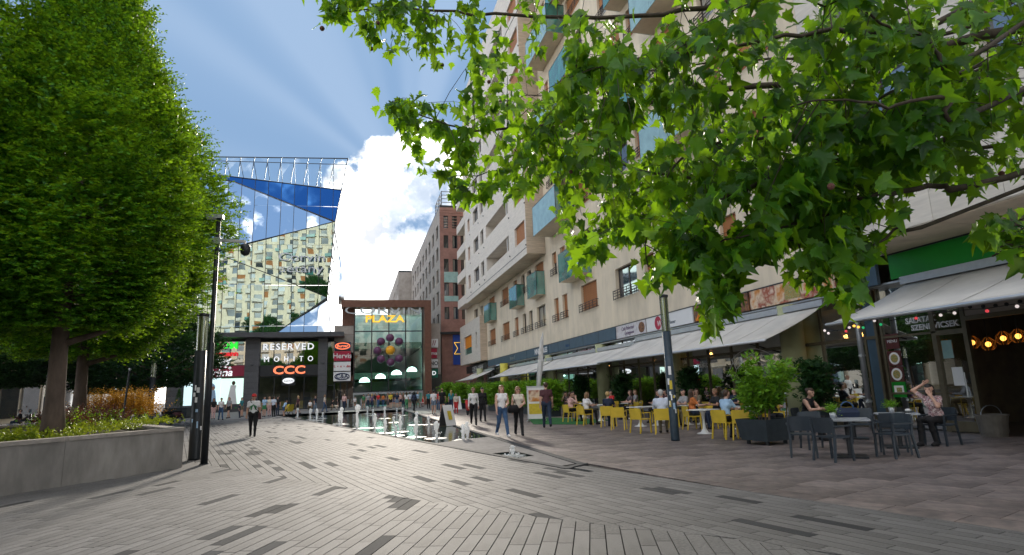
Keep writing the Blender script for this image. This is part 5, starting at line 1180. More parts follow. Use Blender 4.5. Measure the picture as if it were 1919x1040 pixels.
# hedge tubs along the terrace and potted plants behind the guests
def tubplant(x, y, w, h, label, lm, seed, leaf=.32, wd=.13, box=True, group='leafy hedge tubs along the terrace'):
    t = thing('hedge_tub', label, 'plant', (x, y, 0), 0, group); r = np.random.default_rng(seed)
    if box: MB().box(-.3, .3, -w/2, w/2, .012, .55).build('tub', 'pot_slate', t)
    ns = int(430*w*h/1.4); base = np.stack([r.normal(0, .22, ns), r.uniform(-w/2, w/2, ns), .45+r.random(ns)**.8*h*.8], 1); el = r.normal(.6, .5, ns); a = r.random(ns)*6.283; d = np.stack([np.cos(a)*np.cos(el), np.sin(a)*np.cos(el), np.sin(el)], 1)
    V, F = shoots(base, d, r.uniform(.25, .5, ns), 9, leaf, wd, .35, seed+1); o = obj('foliage', npmesh('foliage', V, F, lm), t); tag(o, kind='stuff')
    for k in range(4): MB().tube([(0, -w/2+w*(k+.5)/4, .5), (r.normal(0, .08), -w/2+w*(k+.5)/4+r.normal(0, .08), .4+h*.7)], [.015, .008], 5).build('stem', 'bark', t)
for i, (x, y, w, h) in enumerate(((10.9, 33.5, 2.2, 1.6), (10.9, 37.0, 2.4, 1.7), (10.8, 41, 2.6, 1.7), (10.6, 46, 3.0, 1.8), (10.2, 51, 3.0, 1.8), (9.7, 57, 3.2, 2.0), (9.4, 64, 3.4, 2.2))):
    tubplant(x, y, w, h, ['leafy hedge tub nearest the menu stand', 'second leafy hedge tub behind the feather flag', 'third leafy hedge tub under the awning edge', 'fourth leafy hedge tub along the terrace', 'fifth leafy hedge tub along the terrace', 'sixth leafy hedge tub before the far awning', 'farthest leafy hedge tub beside the brick tower base'][i], 'leaf_shrub', 50+i)
for i, (x, y, h, lb) in enumerate(((14.6, 16.6, 1.9, 'dark potted fig by the restaurant window beside the downpipe'), (14.8, 24.6, 2.0, 'dark potted plant behind the seated guests at the column'), (14.6, 31.5, 2.0, 'dark potted plant under the awning behind the blonde guest'), (14.4, 37.5, 2.1, 'dark potted plant at the far end of the yellow chairs'))): tubplant(x, y, .7, h, lb, 'leaf_dark', 70+i, .17, .3, True, 'dark potted plants under the awnings')

# ------------------------------------------------------------------ plane tree whose boughs hang over the view
pt = building('plane_tree', 'plane tree with lobed leaves hanging over the terrace from the right', 'tree', (8.6, 2.4, 0))
tr = [(8.6, 2.4, -.05), (8.5, 2.45, 1.5), (8.35, 2.55, 3.2), (8.15, 2.7, 4.6), (7.9, 2.9, 6.2), (7.8, 3.0, 8.2), (7.6, 3.1, 10)]
MB().tube(tr, [.40, .33, .30, .28, .22, .15, .06], 14).build('trunk', 'bark_plane', pt, True)
# boughs: pixel + distance control points, joined to the trunk
BO = [(((8.1, 2.8, 5.0)), [(1880, 60, 6.6), (1700, 110, 6.2), (1500, 150, 5.9), (1300, 175, 5.7), (1120, 215, 5.6), (980, 240, 5.6), (840, 235, 5.7), (735, 190, 5.9)], .075),
      (((8.15, 2.7, 4.7)), [(1900, 180, 6.0), (1760, 250, 5.4), (1600, 290, 5.0), (1450, 330, 4.7), (1330, 400, 4.5), (1345, 520, 4.3), (1350, 585, 4.2)], .065),
      (((7.95, 2.9, 6.0)), [(1900, -60, 7.4), (1650, -40, 7.2), (1400, 0, 7.0), (1200, 30, 6.9), (1000, 30, 6.8), (820, 20, 6.7), (700, 20, 6.7), (600, 15, 6.7)], .07),
      (((8.2, 2.7, 4.3)), [(1890, 330, 5.4), (1750, 350, 5.0), (1620, 370, 4.7), (1500, 420, 4.5), (1400, 440, 4.4), (1280, 470, 4.4)], .045),
      (((8.15, 2.7, 4.6)), [(1850, 230, 6.6), (1700, 300, 6.5), (1560, 330, 6.4), (1400, 340, 6.3), (1250, 330, 6.3), (1100, 300, 6.3), (960, 320, 6.3), (850, 330, 6.4)], .055),
      (((8.2, 2.7, 4.2)), [(1800, 400, 5.2), (1680, 430, 4.9), (1590, 500, 4.7), (1585, 545, 4.6)], .03),
      (((8.3, 2.6, 3.9)), [(1900, 420, 5.6), (1880, 455, 5.2), (1860, 480, 5.0)], .028),
      (((7.9, 2.9, 6.4)), [(1800, 20, 6.0), (1650, 60, 5.5), (1500, 60, 5.2), (1350, 90, 5.0), (1200, 110, 4.9), (1080, 130, 4.9)], .05),
      (((8.0, 2.8, 5.4)), [(1750, 170, 7.8), (1550, 210, 8.0), (1350, 240, 8.0), (1180, 330, 7.9), (1130, 420, 7.9), (1090, 450, 7.9)], .045),
      (((8.0, 2.8, 5.2)), [(1700, 200, 5.6), (1500, 250, 5.3), (1300, 280, 5.1), (1220, 400, 5.0), (1215, 500, 5.0)], .04),
      (((7.9, 2.9, 6.2)), [(1850, 90, 5.2), (1740, 70, 4.8), (1600, 20, 4.6), (1450, -20, 4.5)], .035), (((8.1, 2.8, 5.1)), [(1860, 200, 5.0), (1780, 180, 4.6), (1660, 200, 4.4), (1540, 190, 4.3), (1430, 220, 4.2)], .035), (((8.1, 2.8, 4.8)), [(1880, 270, 7.2), (1790, 230, 7.4), (1640, 250, 7.4), (1480, 280, 7.4), (1330, 330, 7.3)], .04),
      (((7.9, 2.9, 6.3)), [(1850, 30, 8.0), (1650, 90, 8.2), (1450, 110, 8.2), (1250, 130, 8.2), (1080, 170, 8.2), (930, 190, 8.2)], .045), (((8.0, 2.8, 5.6)), [(1820, 130, 5.8), (1700, 160, 5.3), (1560, 240, 5.0), (1480, 380, 4.8), (1500, 470, 4.7)], .03),
      (((7.8, 3.0, 7.5)), [(2100, -300, 8.5), (1700, -350, 9.0), (1200, -300, 9.0)], .07), (((7.8, 3.0, 7.8)), [(2500, -100, 6), (2900, 100, 6)], .06)]
def cat_rom(P, n):
    P = [Vector(p) for p in P]; P = [P[0]*2-P[1]]+P+[P[-1]*2-P[-2]]; out = []
    for i in range(1, len(P)-2):
        for k in range(n):
            t = k/n; a, b_, c, d = P[i-1:i+3]; out.append(.5*((2*b_)+(c-a)*t+(2*a-5*b_+4*c-d)*t*t+(3*b_-a-3*c+d)*t**3))
    return out+[P[-2]]
CAN = [(560, -400), (560, 10), (600, 62), (660, 75), (700, 100), (742, 128), (770, 110), (800, 140), (860, 130), (900, 175), (800, 185), (705, 178), (705, 215), (752, 262), (765, 330), (800, 345), (830, 345), (860, 395), (885, 420), (905, 388), (950, 385), (985, 362), (1020, 400), (1045, 430), (1068, 480), (1085, 545), (1120, 500), (1150, 460), (1180, 480), (1200, 540), (1225, 560), (1262, 520), (1300, 545), (1318, 590), (1322, 645), (1345, 640), (1390, 600), (1372, 540), (1400, 500), (1440, 480), (1480, 520), (1520, 545), (1560, 580), (1600, 585), (1612, 510), (1640, 480), (1690, 420), (1700, 370), (1740, 330), (1765, 355), (1830, 385), (1862, 340), (1900, 350), (1985, 340), (1985, -400)]
CAN2 = [(1822, 455), (1870, 410), (1985, 380), (1985, 520), (1900, 500), (1850, 480)]
def leaf_shape():
    """five-lobed plane leaf in the xy plane, stalk at the origin, tip along +y, slightly folded"""
    o = [(0, .0), (.13, -.05), (.22, .06), (.40, .05), (.33, .17), (.52, .36), (.33, .38), (.27, .52), (.16, .52), (.12, .70), (0, .98)]
    pts = o+[(-x, y) for x, y in o[-2:0:-1]]; V = [(x, y, .10*abs(x)-.16*y*y+.03*math.sin(9*x+5*y)) for x, y in pts]; V.append((0, .30, -.02)); c = len(pts)
    return np.array(V), [(c, i, (i+1) % c) for i in range(c)]
LV, LF = leaf_shape()
def plane_tree():
    r = random.Random(14); leaves = []; twigs = []
    for start, cps, r0 in BO:
        pts = cat_rom([start]+[tuple(PD(*c)) for c in cps], 5); pts = [p+Vector((r.gauss(0, .014), r.gauss(0, .014), r.gauss(0, .014))) if 2 < i_ < len(pts)-1 else p for i_, p in enumerate(pts)]; m_ = len(pts); rad = [max(.006, r0*.62*(1-.93*i/(m_-1))) for i in range(m_)]
        MB().tube(pts, rad, 8).build('branch', 'bark_plane', pt, True)
        for i in range(4, m_):
            for _ in range(5 if i > m_*.6 else 3):
                d = (pts[i]-pts[i-1]).normalized(); v = Vector((r.gauss(0, 1), r.gauss(0, 1), r.gauss(-.15, .75))); v = (v-d*v.dot(d)*.6).normalized(); L = r.uniform(.35, .95)*(1.0 if i > m_*.3 else .8); q = [pts[i]+v*L*t+Vector((0, 0, -.28*L*t*t)) for t in (0, .35, .7, 1.0)]; tid = len(twigs); twigs.append((q, r.uniform(.0028, .0048)))
                for k in range(r.randint(7, 11)):
                    t = r.uniform(.15, 1.05); p = pts[i]+v*L*t+Vector((r.gauss(0, .05), r.gauss(0, .05), -.28*L*t*t-r.uniform(0, .06))); leaves.append((p, r.uniform(.07, .155), tid))
        for k in range(10): leaves.append((pts[-1]+Vector((r.gauss(0, .1), r.gauss(0, .1), r.gauss(-.03, .1))), r.uniform(.10, .18), -1))
    keep = []; tot = {}; kept = {}
    for p, s, tid in leaves:
        x, y, z = proj(p); tot[tid] = tot.get(tid, 0)+1
        if z > .3 and -60 < x < W+60 and -60 < y < H+60:
            q = (x+r.gauss(0, 5), y+18+r.gauss(0, 5))
            if not (inside(q, CAN) or inside(q, CAN2)): continue
            if inside((x, y), [(770, 120), (880, 150), (900, 195), (800, 190)]) and r.random() < .7: continue
            gp = math.sin(x*.021+1.3)*math.sin(y*.027+.7)+math.sin(x*.047+y*.03)*.6
            if gp > .62 and r.random() < .8: continue
            if z < 3.6: continue
        keep.append((p, s, z, x, y)); kept[tid] = kept.get(tid, 0)+1
    V, F, n = [], [], 0
    b = MB()
    for tid, (q, rad) in enumerate(twigs):
        x, y, z = proj(q[-1])
        if kept.get(tid, 0) < .85*tot.get(tid, 1): continue
        if z < 3.75 and z > 0 and 0 < x < W: continue
        if z > 0 and 0 < x < W and 0 < y < H and not (inside((x, y), CAN) or inside((x, y), CAN2)): continue
        b.tube(q, [rad, rad*.8, rad*.6, rad*.4], 5)
    o = b.build('twigs', 'bark_plane', pt); tag(o, kind='stuff')
    inframe = [k for k in keep if k[2] > .3 and 0 < k[3] < W and 0 < k[4] < H]; inframe.sort(key=lambda k: -k[1]/k[2]); big = set(id(k) for k in inframe[:300])
    def curl():
        v = LV.copy(); v[:, 2] += r.uniform(-.5, .8)*v[:, 0]**2+r.uniform(-.45, .15)*v[:, 1]**2+r.uniform(-.25, .25)*v[:, 0]*v[:, 1]; v[:, 0] *= r.uniform(.8, 1.12); return v
    lms = [npmesh('leaf', curl(), LF, 'leaf_plane') for _ in range(9)]
    bulk = []
    for k in keep:
        p, s = k[0], k[1]
        yv = Vector((r.gauss(0, .55), r.gauss(0, .55), -r.uniform(.35, 1.0))).normalized(); zv = Vector((r.gauss(0, .8), r.gauss(0, .8), r.gauss(.6, .6))); zv = (zv-yv*zv.dot(yv)).normalized(); xv = yv.cross(zv)
        M_ = np.array([[xv.x, yv.x, zv.x], [xv.y, yv.y, zv.y], [xv.z, yv.z, zv.z]])*s*1.12
        if id(k) in big:
            o = obj('leaf', r.choice(lms), pt); mw = Matrix([[*M_[0], p.x], [*M_[1], p.y], [*M_[2], p.z], [0, 0, 0, 1]]); o.matrix_basis = mw
        else: bulk.append(curl()@M_.T+np.array(p)); F.append(np.array(LF)+n); n += len(LV)
    o = obj('leaf_mass', npmesh('leaf_mass', np.concatenate(bulk), np.concatenate(F), 'leaf_plane'), pt); tag(o, kind='stuff')
    mat('seed_ball', (.14, .06, .045), .9, .3, 20, .6)
    for i in range(26):
        k = r.choice(inframe); q = k[0]+Vector((r.gauss(0, .05), r.gauss(0, .05), -.12)); MB().sphere(q, r.uniform(.018, .028), 8).build('seed_ball', 'seed_ball', pt, True)
    print('plane leaves', len(keep), 'inframe', len(inframe))
plane_tree()
# ------------------------------------------------------------------ lamp posts
def lamp_post(loc, h, r_, label, gl=1.05, m_='lamp_blue', stickers=0, square=False):
    t = thing('lamp_post', label, 'lamp post', loc); n = 20
    MB().lathe([(r_*1.02, .004), (r_, .05), (r_, h-gl)], (0, 0, 0), n).build('post', m_, t, not square)
    MB().lathe([(r_*.92, h-gl), (r_*.92, h-.06)], (0, 0, 0), n, cap=False).build('glass_tube', 'lamp_glass', t, True)
    MB().lathe([(r_*.5, h-gl), (r_*.5, h-.06)], (0, 0, 0), 12).build('light_core', 'column_lime', t, True)
    b = MB(); b.lathe([(r_*1.02, h-.07), (r_*1.08, h-.05), (r_*1.08, h), (r_*.2, h+.03)], (0, 0, 0), n); b.build('cap', 'dark_metal', t)
    b = MB()
    for k in range(3): a = k*2.1+.4; b.bar((r_*.95*math.cos(a), r_*.95*math.sin(a), h-gl), (r_*.95*math.cos(a), r_*.95*math.sin(a), h-.06), .018)
    b.build('glass_rib', 'dark_metal', t)
    r = random.Random(stickers)
    for k in range(stickers):
        a0 = math.atan2(-loc[1], -loc[0])+r.uniform(-.9, .9); z = r.uniform(.75, 1.95); hw = r.uniform(.12, .28); hh = r.uniform(.03, .09); q = r_+.004; V = []
        for j in range(5): a = a0-hw+2*hw*j/4; V.append((q*math.cos(a), q*math.sin(a)))
        b = MB(); b.add([(x, y, z-hh) for x, y in V]+[(x, y, z+hh) for x, y in V], [(j, j+1, 6+j, 5+j) for j in range(4)]); b.build('sticker', r.choice(['band_white', 'band_white', 'c_yellow', 'c_sky']), t)
    return t
lp = lamp_post((8.67, 15.44, 0), 4.12, .12, 'blue lamp post with glass top and stickers beside the yellow chairs', 1.06, stickers=9)
q = .125; a0 = math.atan2(-15.44, -8.67); V = [(q*math.cos(a0-.32+.16*j), q*math.sin(a0-.32+.16*j)) for j in range(5)]
MB().add([(x, y, 1.42) for x, y in V]+[(x, y, 1.66) for x, y in V], [(j, j+1, 6+j, 5+j) for j in range(4)]).build('sticker', 'c_yellow', lp)
MB().add([(x*1.002, y*1.002, 1.82) for x, y in V]+[(x*1.002, y*1.002, 2.06) for x, y in V], [(j, j+1, 6+j, 5+j) for j in range(4)]).build('sticker', 'band_white', lp)
lamp_post((-4.18, 18.2, 0), 3.95, .15, 'thick dark lamp post with glass top beside the planter corner', 1.03, 'lamp_black', stickers=8)
lamp_post((-11.45, 39.15, 0), 4.0, .16, 'distant dark lamp post with glass top behind the planter', 1.0, 'lamp_black', stickers=2)
lamp_post((-14.2, 33.5, 0), 3.0, .17, 'lamp post with glass top half hidden behind the thin hornbeam trunk', 1.0, 'lamp_black')
cp = thing('camera_mast', 'tall thin dark mast with floodlight head and a dome camera arm', 'mast', (-3.62, 16.76, 0))
b = MB(); b.lathe([(.105, .004), (.105, .02)], (0, 0, 0), 16); b.build('foot_plate', 'dark_metal', cp)
b = MB(); b.lathe([(.085, .01), (.082, 3.0), (.058, 3.02), (.058, 6.35)], (0, 0, 0), 16); b.build('mast_tube', 'lamp_black', cp, True)
b = MB(); b.box(-.30, .12, -.1, .1, 6.33, 6.43); b.build('floodlight', 'steel', cp)
b = MB(); b.box(-.09, .09, -.09, .09, 5.62, 5.80); b.bar((.05, 0, 5.74), (.66, 0, 5.72), .07); b.build('camera_arm', 'steel', cp)
b = MB(); b.lathe([(.09, .12), (.13, .06), (.13, -.06), (.10, -.15), (.04, -.19)], (.70, 0, 5.52), 14); b.build('dome_camera', 'dark_metal', cp, True)
b = MB(); b.bar((.68, 0, 5.6), (.68, 0, 5.74), .05); b.build('camera_bracket', 'steel', cp)
gp_ = G(228, 798, .82); t = thing('thin_pole', 'thin black pole leaning slightly in the planter beside the orange grass', 'pole', gp_); MB().tube([(0, 0, -.02), (.10, 0, 1.85)], .035, 8).build('pole_tube', 'lamp_black', t); MB().tube([(.10, 0, 1.85), (.103, 0, 1.9)], .04, 8).build('cap', 'alu', t)
# ------------------------------------------------------------------ chairs and tables
def make_chair(name, m_, h_, label, group, gap):
    t = thing(name, label, 'chair', (0, 0, 0), 0, group)
    b = MB(); V = []; rings = []
    for k in range(5): y = -.21+.42*k/4; rings.append([(-.235, y, .435-.012*math.sin(k*.8)), (.235, y, .435-.012*math.sin(k*.8)), (.235, y, .465-.012*math.sin(k*.8)), (-.235, y, .465-.012*math.sin(k*.8))])
    b.loft(rings); b.build('seat', m_, t)
    b = MB(); z0 = .53 if gap else .44; rings = []
    for k in range(7):
        x = -.235+.47*k/6; cv = -.035*(1-(x/.235)**2); y0 = -.21+cv-.02; y1 = -.27+cv; rings.append([(x, y0, z0), (x, y0+.022, z0), (x, y1+.022, h_), (x, y1, h_)])
    b.loft(rings); b.build('backrest', m_, t)
    for sx_ in (-1, 1):
        b = MB(); b.loft([[(sx_*.24-.018, .20-.018, 0), (sx_*.24+.018, .20-.018, 0), (sx_*.24+.018, .20+.018, 0), (sx_*.24-.018, .20+.018, 0)], [(sx_*.225-.02, .195-.02, .44), (sx_*.225+.02, .195-.02, .44), (sx_*.225+.02, .195+.02, .44), (sx_*.225-.02, .195+.02, .44)]]); b.build('leg', m_, t)
        b = MB(); b.loft([[(sx_*.24-.018, -.30-.018, 0), (sx_*.24+.018, -.30-.018, 0), (sx_*.24+.018, -.30+.018, 0), (sx_*.24-.018, -.30+.018, 0)], [(sx_*.23-.02, -.225-.02, .45), (sx_*.23+.02, -.225-.02, .45), (sx_*.23+.02, -.225+.02, .45), (sx_*.23-.02, -.225+.02, .45)], [(sx_*.24-.018, -.26-.018, h_-.03), (sx_*.24+.018, -.26-.018, h_-.03), (sx_*.24+.018, -.26+.018, h_-.03), (sx_*.24-.018, -.26+.018, h_-.03)]]); b.build('leg', m_, t)
        b = MB(); b.bar((sx_*.262, -.25, .655), (sx_*.262, .20, .655), .045, .026); b.bar((sx_*.258, .19, .645), (sx_*.25, .195, .44), .03); b.build('armrest', m_, t)
    register(t); return t
yc = make_chair('yellow_chair', 'yellow_plastic', .80, 'x', 'yellow terrace chairs', False); gc = make_chair('grey_chair', 'grey_plastic', .82, 'x', 'slate grey terrace chairs', True); used = {}
def chair(proto, x, y, az, label):
    o = proto if not used.get(proto.name) else copy_tree(proto); used[proto.name] = True
    o.location = (x, y, .004); o.rotation_euler = (0, 0, -R(az)); o['label'] = label; return o
def at2(*pts): P = [G(*p) for p in pts]; return sum(P)/len(P)
YC = [((1070, 791), 80, 'yellow chair farthest left with the pink-topped guest'), ((1098, 797), 75, 'yellow chair of the white-topped guest, left of the blonde guest'), ((1142, 800), 40, 'yellow chair with the blonde guest in navy'),
      ((1161, 805), 35, 'empty yellow chair with its back to the plaza, right of the blonde guest'), ((1203, 811), 72, 'yellow chair turned sideways left of the white-shirted man'), ((1244, 813), 30, 'yellow chair of the grey-haired man next to the lamp post'),
      ((1300, 805), 100, 'yellow chair just right of the lamp post'), ((1362, 822), 75, 'yellow chair with the guest in a light blue shirt'), ((1400, 824), 60, 'yellow chair half hidden by the square plant tub'), ((1460, 815), 130, 'yellow chair showing behind the shrub tub'), ((1330, 797), 250, 'yellow chair at the back near the restaurant glass')]
for (p, az, lb) in YC:
    g_ = G(*p); chair(yc, g_[0], g_[1], az, lb)
YB = [(12.3, 21.0, 260), (12.4, 23.2, 255), (12.6, 26.3, 270), (12.2, 18.7, 265), (12.8, 29.0, 250)]
for i, (x, y, az) in enumerate(YB): chair(yc, x, y, az, ['yellow chair across the table from the lamp post', 'yellow chair facing the plaza behind the blonde guest', 'yellow chair facing the plaza behind the white-topped guest', 'yellow chair facing the plaza nearest the lime column', 'yellow chair at the far end of the inner row'][i])
GC = [(8.95, 10.75, 40, 'grey chair with its back to the viewer, leftmost at the grey tables'), (8.98, 9.95, 82, 'grey chair nearest the viewer, turned sideways with armrest'), (10.2, 9.75, 275, 'grey chair on the right side of the nearer grey table'), (10.75, 10.25, 40, 'grey chair at the farther grey table with its back to the viewer'), (12.8, 10.95, 262, 'grey chair under the woman in the patterned blouse'), (11.8, 12.1, 225, 'grey chair behind the farther grey table'), (10.1, 11.7, 200, 'grey chair behind the nearer grey table')]
for x, y, az, lb in GC: chair(gc, x, y, az, lb)
def tulip(x, y, label):
    t = thing('white_table', label, 'table', (x, y, .004), R(20), 'white tulip tables')
    b = MB(); b.box(-.36, .36, -.36, .36, .72, .745); b.build('table_top', 'white_plastic', t)
    b = MB(); b.lathe([(.24, 0), (.24, .015), (.12, .04), (.05, .16), (.038, .4), (.06, .62), (.13, .72)], (0, 0, 0), 20); b.build('pedestal', 'white_plastic', t, True)
for (p, lb) in (((1311, 814), 'white tulip table right of the lamp post'), ((1192, 800), 'white table between the blonde guest and the white-shirted man'), ((1118, 790), 'white table before the white-topped guest'), ((1088, 783), 'white table before the pink-topped guest'), ((1280, 797), 'white table behind the lamp post'), ((1225, 798), 'white table in front of the grey-haired man'), ((1380, 805), 'white table behind the tall shrub')):
    g_ = G(*p); tulip(g_[0]+.25, g_[1]+.1, lb)
def gtable(x, y, az, label):
    t = thing('grey_table', label, 'table', (x, y, .004), -R(az), 'grey pedestal tables')
    b = MB(); b.box(-.40, .40, -.40, .40, .715, .745); b.build('table_top', 'table_grey', t); b = MB(); b.lathe([(.045, .03), (.045, .715)], (0, 0, 0), 12); b.build('column', 'dark_metal', t)
    MB().box(-.30, .30, -.30, .30, .0, .03).build('base_plate', 'dark_metal', t)
gtable(9.62, 10.25, 40, 'nearer grey table with the small white flower pot'); gtable(11.75, 11.05, 40, 'farther grey table where the patterned-blouse woman eats'); gtable(12.6, 13.2, 40, 'grey table by the shop window behind the handbag')
def herb(x, y, z, label):
    t = thing('herb_pot', label, 'potted plant', (x, y, z)); MB().lathe([(.05, 0), (.065, .13), (.058, .13), (.055, .11)], (0, 0, 0), 12).build('pot', 'alu', t, True)
    r = np.random.default_rng(int(x*10)); n_ = 70; base = np.stack([r.normal(0, .025, n_), r.normal(0, .025, n_), np.full(n_, .11)], 1); el = r.normal(.9, .35, n_); a = r.random(n_)*6.28; d = np.stack([np.cos(a)*np.cos(el), np.sin(a)*np.cos(el), np.sin(el)], 1)
    V, F = shoots(base, d, r.uniform(.12, .24, n_), 8, .05, .3, .4, 3); o = obj('leaves', npmesh('leaves', V, F, 'leaf_shrub'), t)
herb(9.5, 10.45, .75, 'small metal herb pot on the nearer grey table'); herb(11.75, 11.15, .75, 'small metal herb pot on the farther grey table')
t = thing('handbag', 'navy handbag with looped handles on the chair beyond the nearer table', 'handbag', (10.4, 11.0, .72), R(-30)); b = MB(); b.loft([[(-.2, -.07, 0), (.2, -.07, 0), (.2, .07, 0), (-.2, .07, 0)], [(-.22, -.08, .1), (.22, -.08, .1), (.22, .08, .1), (-.22, .08, .1)], [(-.17, -.02, .2), (.17, -.02, .2), (.17, .02, .2), (-.17, .02, .2)]]); b.build('body', 'c_navy', t)
for s_ in (-.03, .03): MB().tube([(.13*math.cos(k*.52), s_, .18+.15*math.sin(k*.52)) for k in range(7)], .01, 5).build('handle', 'c_jeans', t)
t = thing('plate', 'dark plate with a wrapped sandwich on the farther grey table', 'plate', (12.02, 10.98, .75)); MB().lathe([(.06, 0), (.13, .015), (.125, .02), (.05, .008)], (0, 0, 0), 16).build('dish', 'dark_metal', t, True); MB().sphere((0, 0, .05), .06, 8, sz=.6).build('sandwich', 'band_white', t, True)
# bin / caterer's pot at the right edge
g_ = G(1865, 818); mat('bin_taupe', (.13, .12, .105), .6, .2, 4, .2); t = thing('waste_bin', 'grey tapered bin with a wire handle beside the shop opening', 'bin', (g_[0], g_[1], .004)); b = MB(); b.lathe([(.27, 0), (.34, .50), (.36, .50), (.36, .54), (.31, .54), (.30, .1)], (0, 0, 0), 20); b.build('bucket', 'bin_taupe', t); MB().tube([(.34*math.cos(k*.314), 0, .52+.24*math.sin(k*.314)) for k in range(11)], .012, 6).build('handle', 'steel', t)
# signs on the pavement
t = thing('menu_stand', 'white menu stand with food pictures between the walking man and the hedge', 'sign stand', (8.62, 28.6, .004), R(-25)); MB().box(-.42, .42, -.03, .03, .12, 1.62).build('board', 'band_white', t); b = MB()
for x in (-.43, .43): b.box(x-.02, x+.02, -.035, .035, .1, 1.72); b.box(x-.03, x+.03, -.3, .3, 0, .06)
b.box(-.45, .45, -.035, .035, 1.62, 1.70); b.build('frame', 'alu', t)
for z0, z1, m_ in ((.95, 1.5, 'poster_food'), (.35, .85, 'c_yellow')): MB().box(-.36, .36, -.038, -.032, z0, z1).build('picture', m_, t)
t = thing('a_frame_sign', 'small folding pavement sign standing in the shallow fountain edge', 'sign', (4.2, 28.6, .004), R(35))
b = MB(); b.add([(-.3, -.30, 0), (.3, -.30, 0), (.3, -.02, .95), (-.3, -.02, .95), (-.3, -.27, 0), (.3, -.27, 0), (.3, .0, .95), (-.3, .0, .95)], [(0, 1, 2, 3), (7, 6, 5, 4), (0, 4, 5, 1), (3, 2, 6, 7), (0, 3, 7, 4), (1, 5, 6, 2)]); b.build('front_board', 'band_white', t)
b = MB(); b.add([(-.3, .30, 0), (.3, .30, 0), (.3, .02, .95), (-.3, .02, .95), (-.3, .27, 0), (.3, .27, 0), (.3, .003, .95), (-.3, .003, .95)], [(3, 2, 1, 0), (4, 5, 6, 7), (1, 5, 4, 0), (7, 6, 2, 3), (4, 7, 3, 0), (2, 6, 5, 1)]); b.build('rear_board', 'anthracite', t)
b = MB(); b.add([(-.12, -.22, .28), (.12, -.22, .28), (.12, -.10, .68), (-.12, -.10, .68)], [(0, 1, 2, 3)]); b.v = [(x, y-.03, z) for x, y, z in b.v]; b.build('yellow_mark', 'c_yellow', t)
t = building('green_mat', 'strip of green artificial turf under the first yellow chairs', 'mat', (9.5, 27.5, 0)); r = np.random.default_rng(2)
mp = [(7.75, 26.3), (9.45, 24.4), (11.6, 26.5), (10.2, 31.2), (9.0, 31.4)]; mat('turf', (.02, .13, .03), .95, .3, 30, .8, 120); MB().prism(mp, .003, .02).build('backing', 'turf', t)
t = thing('feather_flag', 'tall white feather flag on a thin pole by the hedge', 'flag', (9.35, 31.2, .004)); MB().tube([(0, 0, 0), (.18, 0, 2.4), (.42, 0, 4.1), (.62, 0, 4.65)], [.025, .018, .012, .008], 6).build('flag_pole', 'alu', t)
b = MB(); rings = []
for k in range(9): s_ = k/8; z = 1.5+3.15*s_; x = .11+.18*s_+.33*s_**3; w_ = .30*math.sin(math.pi*min(1, s_*.86+.14))**.7; rings.append([(x, -.004+.03*math.sin(k), z), (x+w_, -.004+.05*math.sin(k*1.3), z-.12), (x+w_, .004+.05*math.sin(k*1.3), z-.12), (x, .004+.03*math.sin(k), z)])
b.loft(rings); b.build('cloth', 'c_grey_pale' if 'c_grey_pale' in MATS else 'band_white', t, True)
MB().lathe([(.28, 0), (.28, .03), (.05, .06)], (0, 0, 0), 14).build('base', 'dark_metal', t)
# bollards at the mall
bm = thing('bollard', 'x', 'bollard', (0, 0, 0), 0, 'steel bollards before the mall doors'); MB().lathe([(.13, 0), (.13, .95), (.15, .95), (.15, 1.08), (.1, 1.1)], (0, 0, 0), 12).build('body', 'steel', bm); register(bm)
for i, (px_, py_, lb) in enumerate(((652, 765, 'steel bollard left of the child at the mall entrance'), (677, 764, 'steel bollard right of the child at the mall entrance'), (640, 768, 'steel bollard beside the dark glazed corner of the mall'))):
    o = bm if i == 0 else copy_tree(bm); g_ = G(px_, py_); o.location = (g_[0], min(g_[1], 83), 0); o['label'] = lb
# scooters parked behind the planter
def scooter(loc, rz, label, col):
    t = thing('motor_scooter', label, 'scooter', loc, rz, 'scooters parked behind the planter')
    for y in (-.6, .62):
        w = MB(); w.tube([(0, y+.2*math.cos(k*.449), .24+.2*math.sin(k*.449)) for k in range(15)], .055, 6, cap=False); wo = w.build('wheel', 'dark_metal', t); MB().tube([(-.05, y, .24), (.05, y, .24)], .11, 10).build('hub', 'steel', wo)
    b = MB(); rings = []
    for y, z0, z1, hw in ((-.85, .5, .68, .08), (-.6, .42, .78, .16), (-.2, .35, .76, .17), (.05, .24, .50, .16), (.3, .22, .34, .16), (.42, .3, .9, .15), (.5, .5, 1.0, .10)): rings.append([(-hw, y, z0), (hw, y, z0), (hw*.8, y, z1), (-hw*.8, y, z1)])
    b.loft(rings); b.build('body', col, t, True); b = MB(); b.loft([[(-.14, y, z), (.14, y, z), (.12, y, z+.1), (-.12, y, z+.1)] for y, z in ((-.75, .78), (-.4, .79), (-.02, .76))]); b.build('seat', 'c_black', t, True)
    b = MB(); b.bar((-.33, .42, 1.02), (.33, .42, 1.02), .035); b.bar((0, .62, .3), (0, .45, 1.0), .06); b.build('handlebar', 'steel', t); MB().sphere((0, .56, .86), .09, 8).build('headlight', 'alu', t, True); MB().box(-.16, .16, .5, .52, 1.0, 1.35).build('windscreen', 'clear_glass', t)
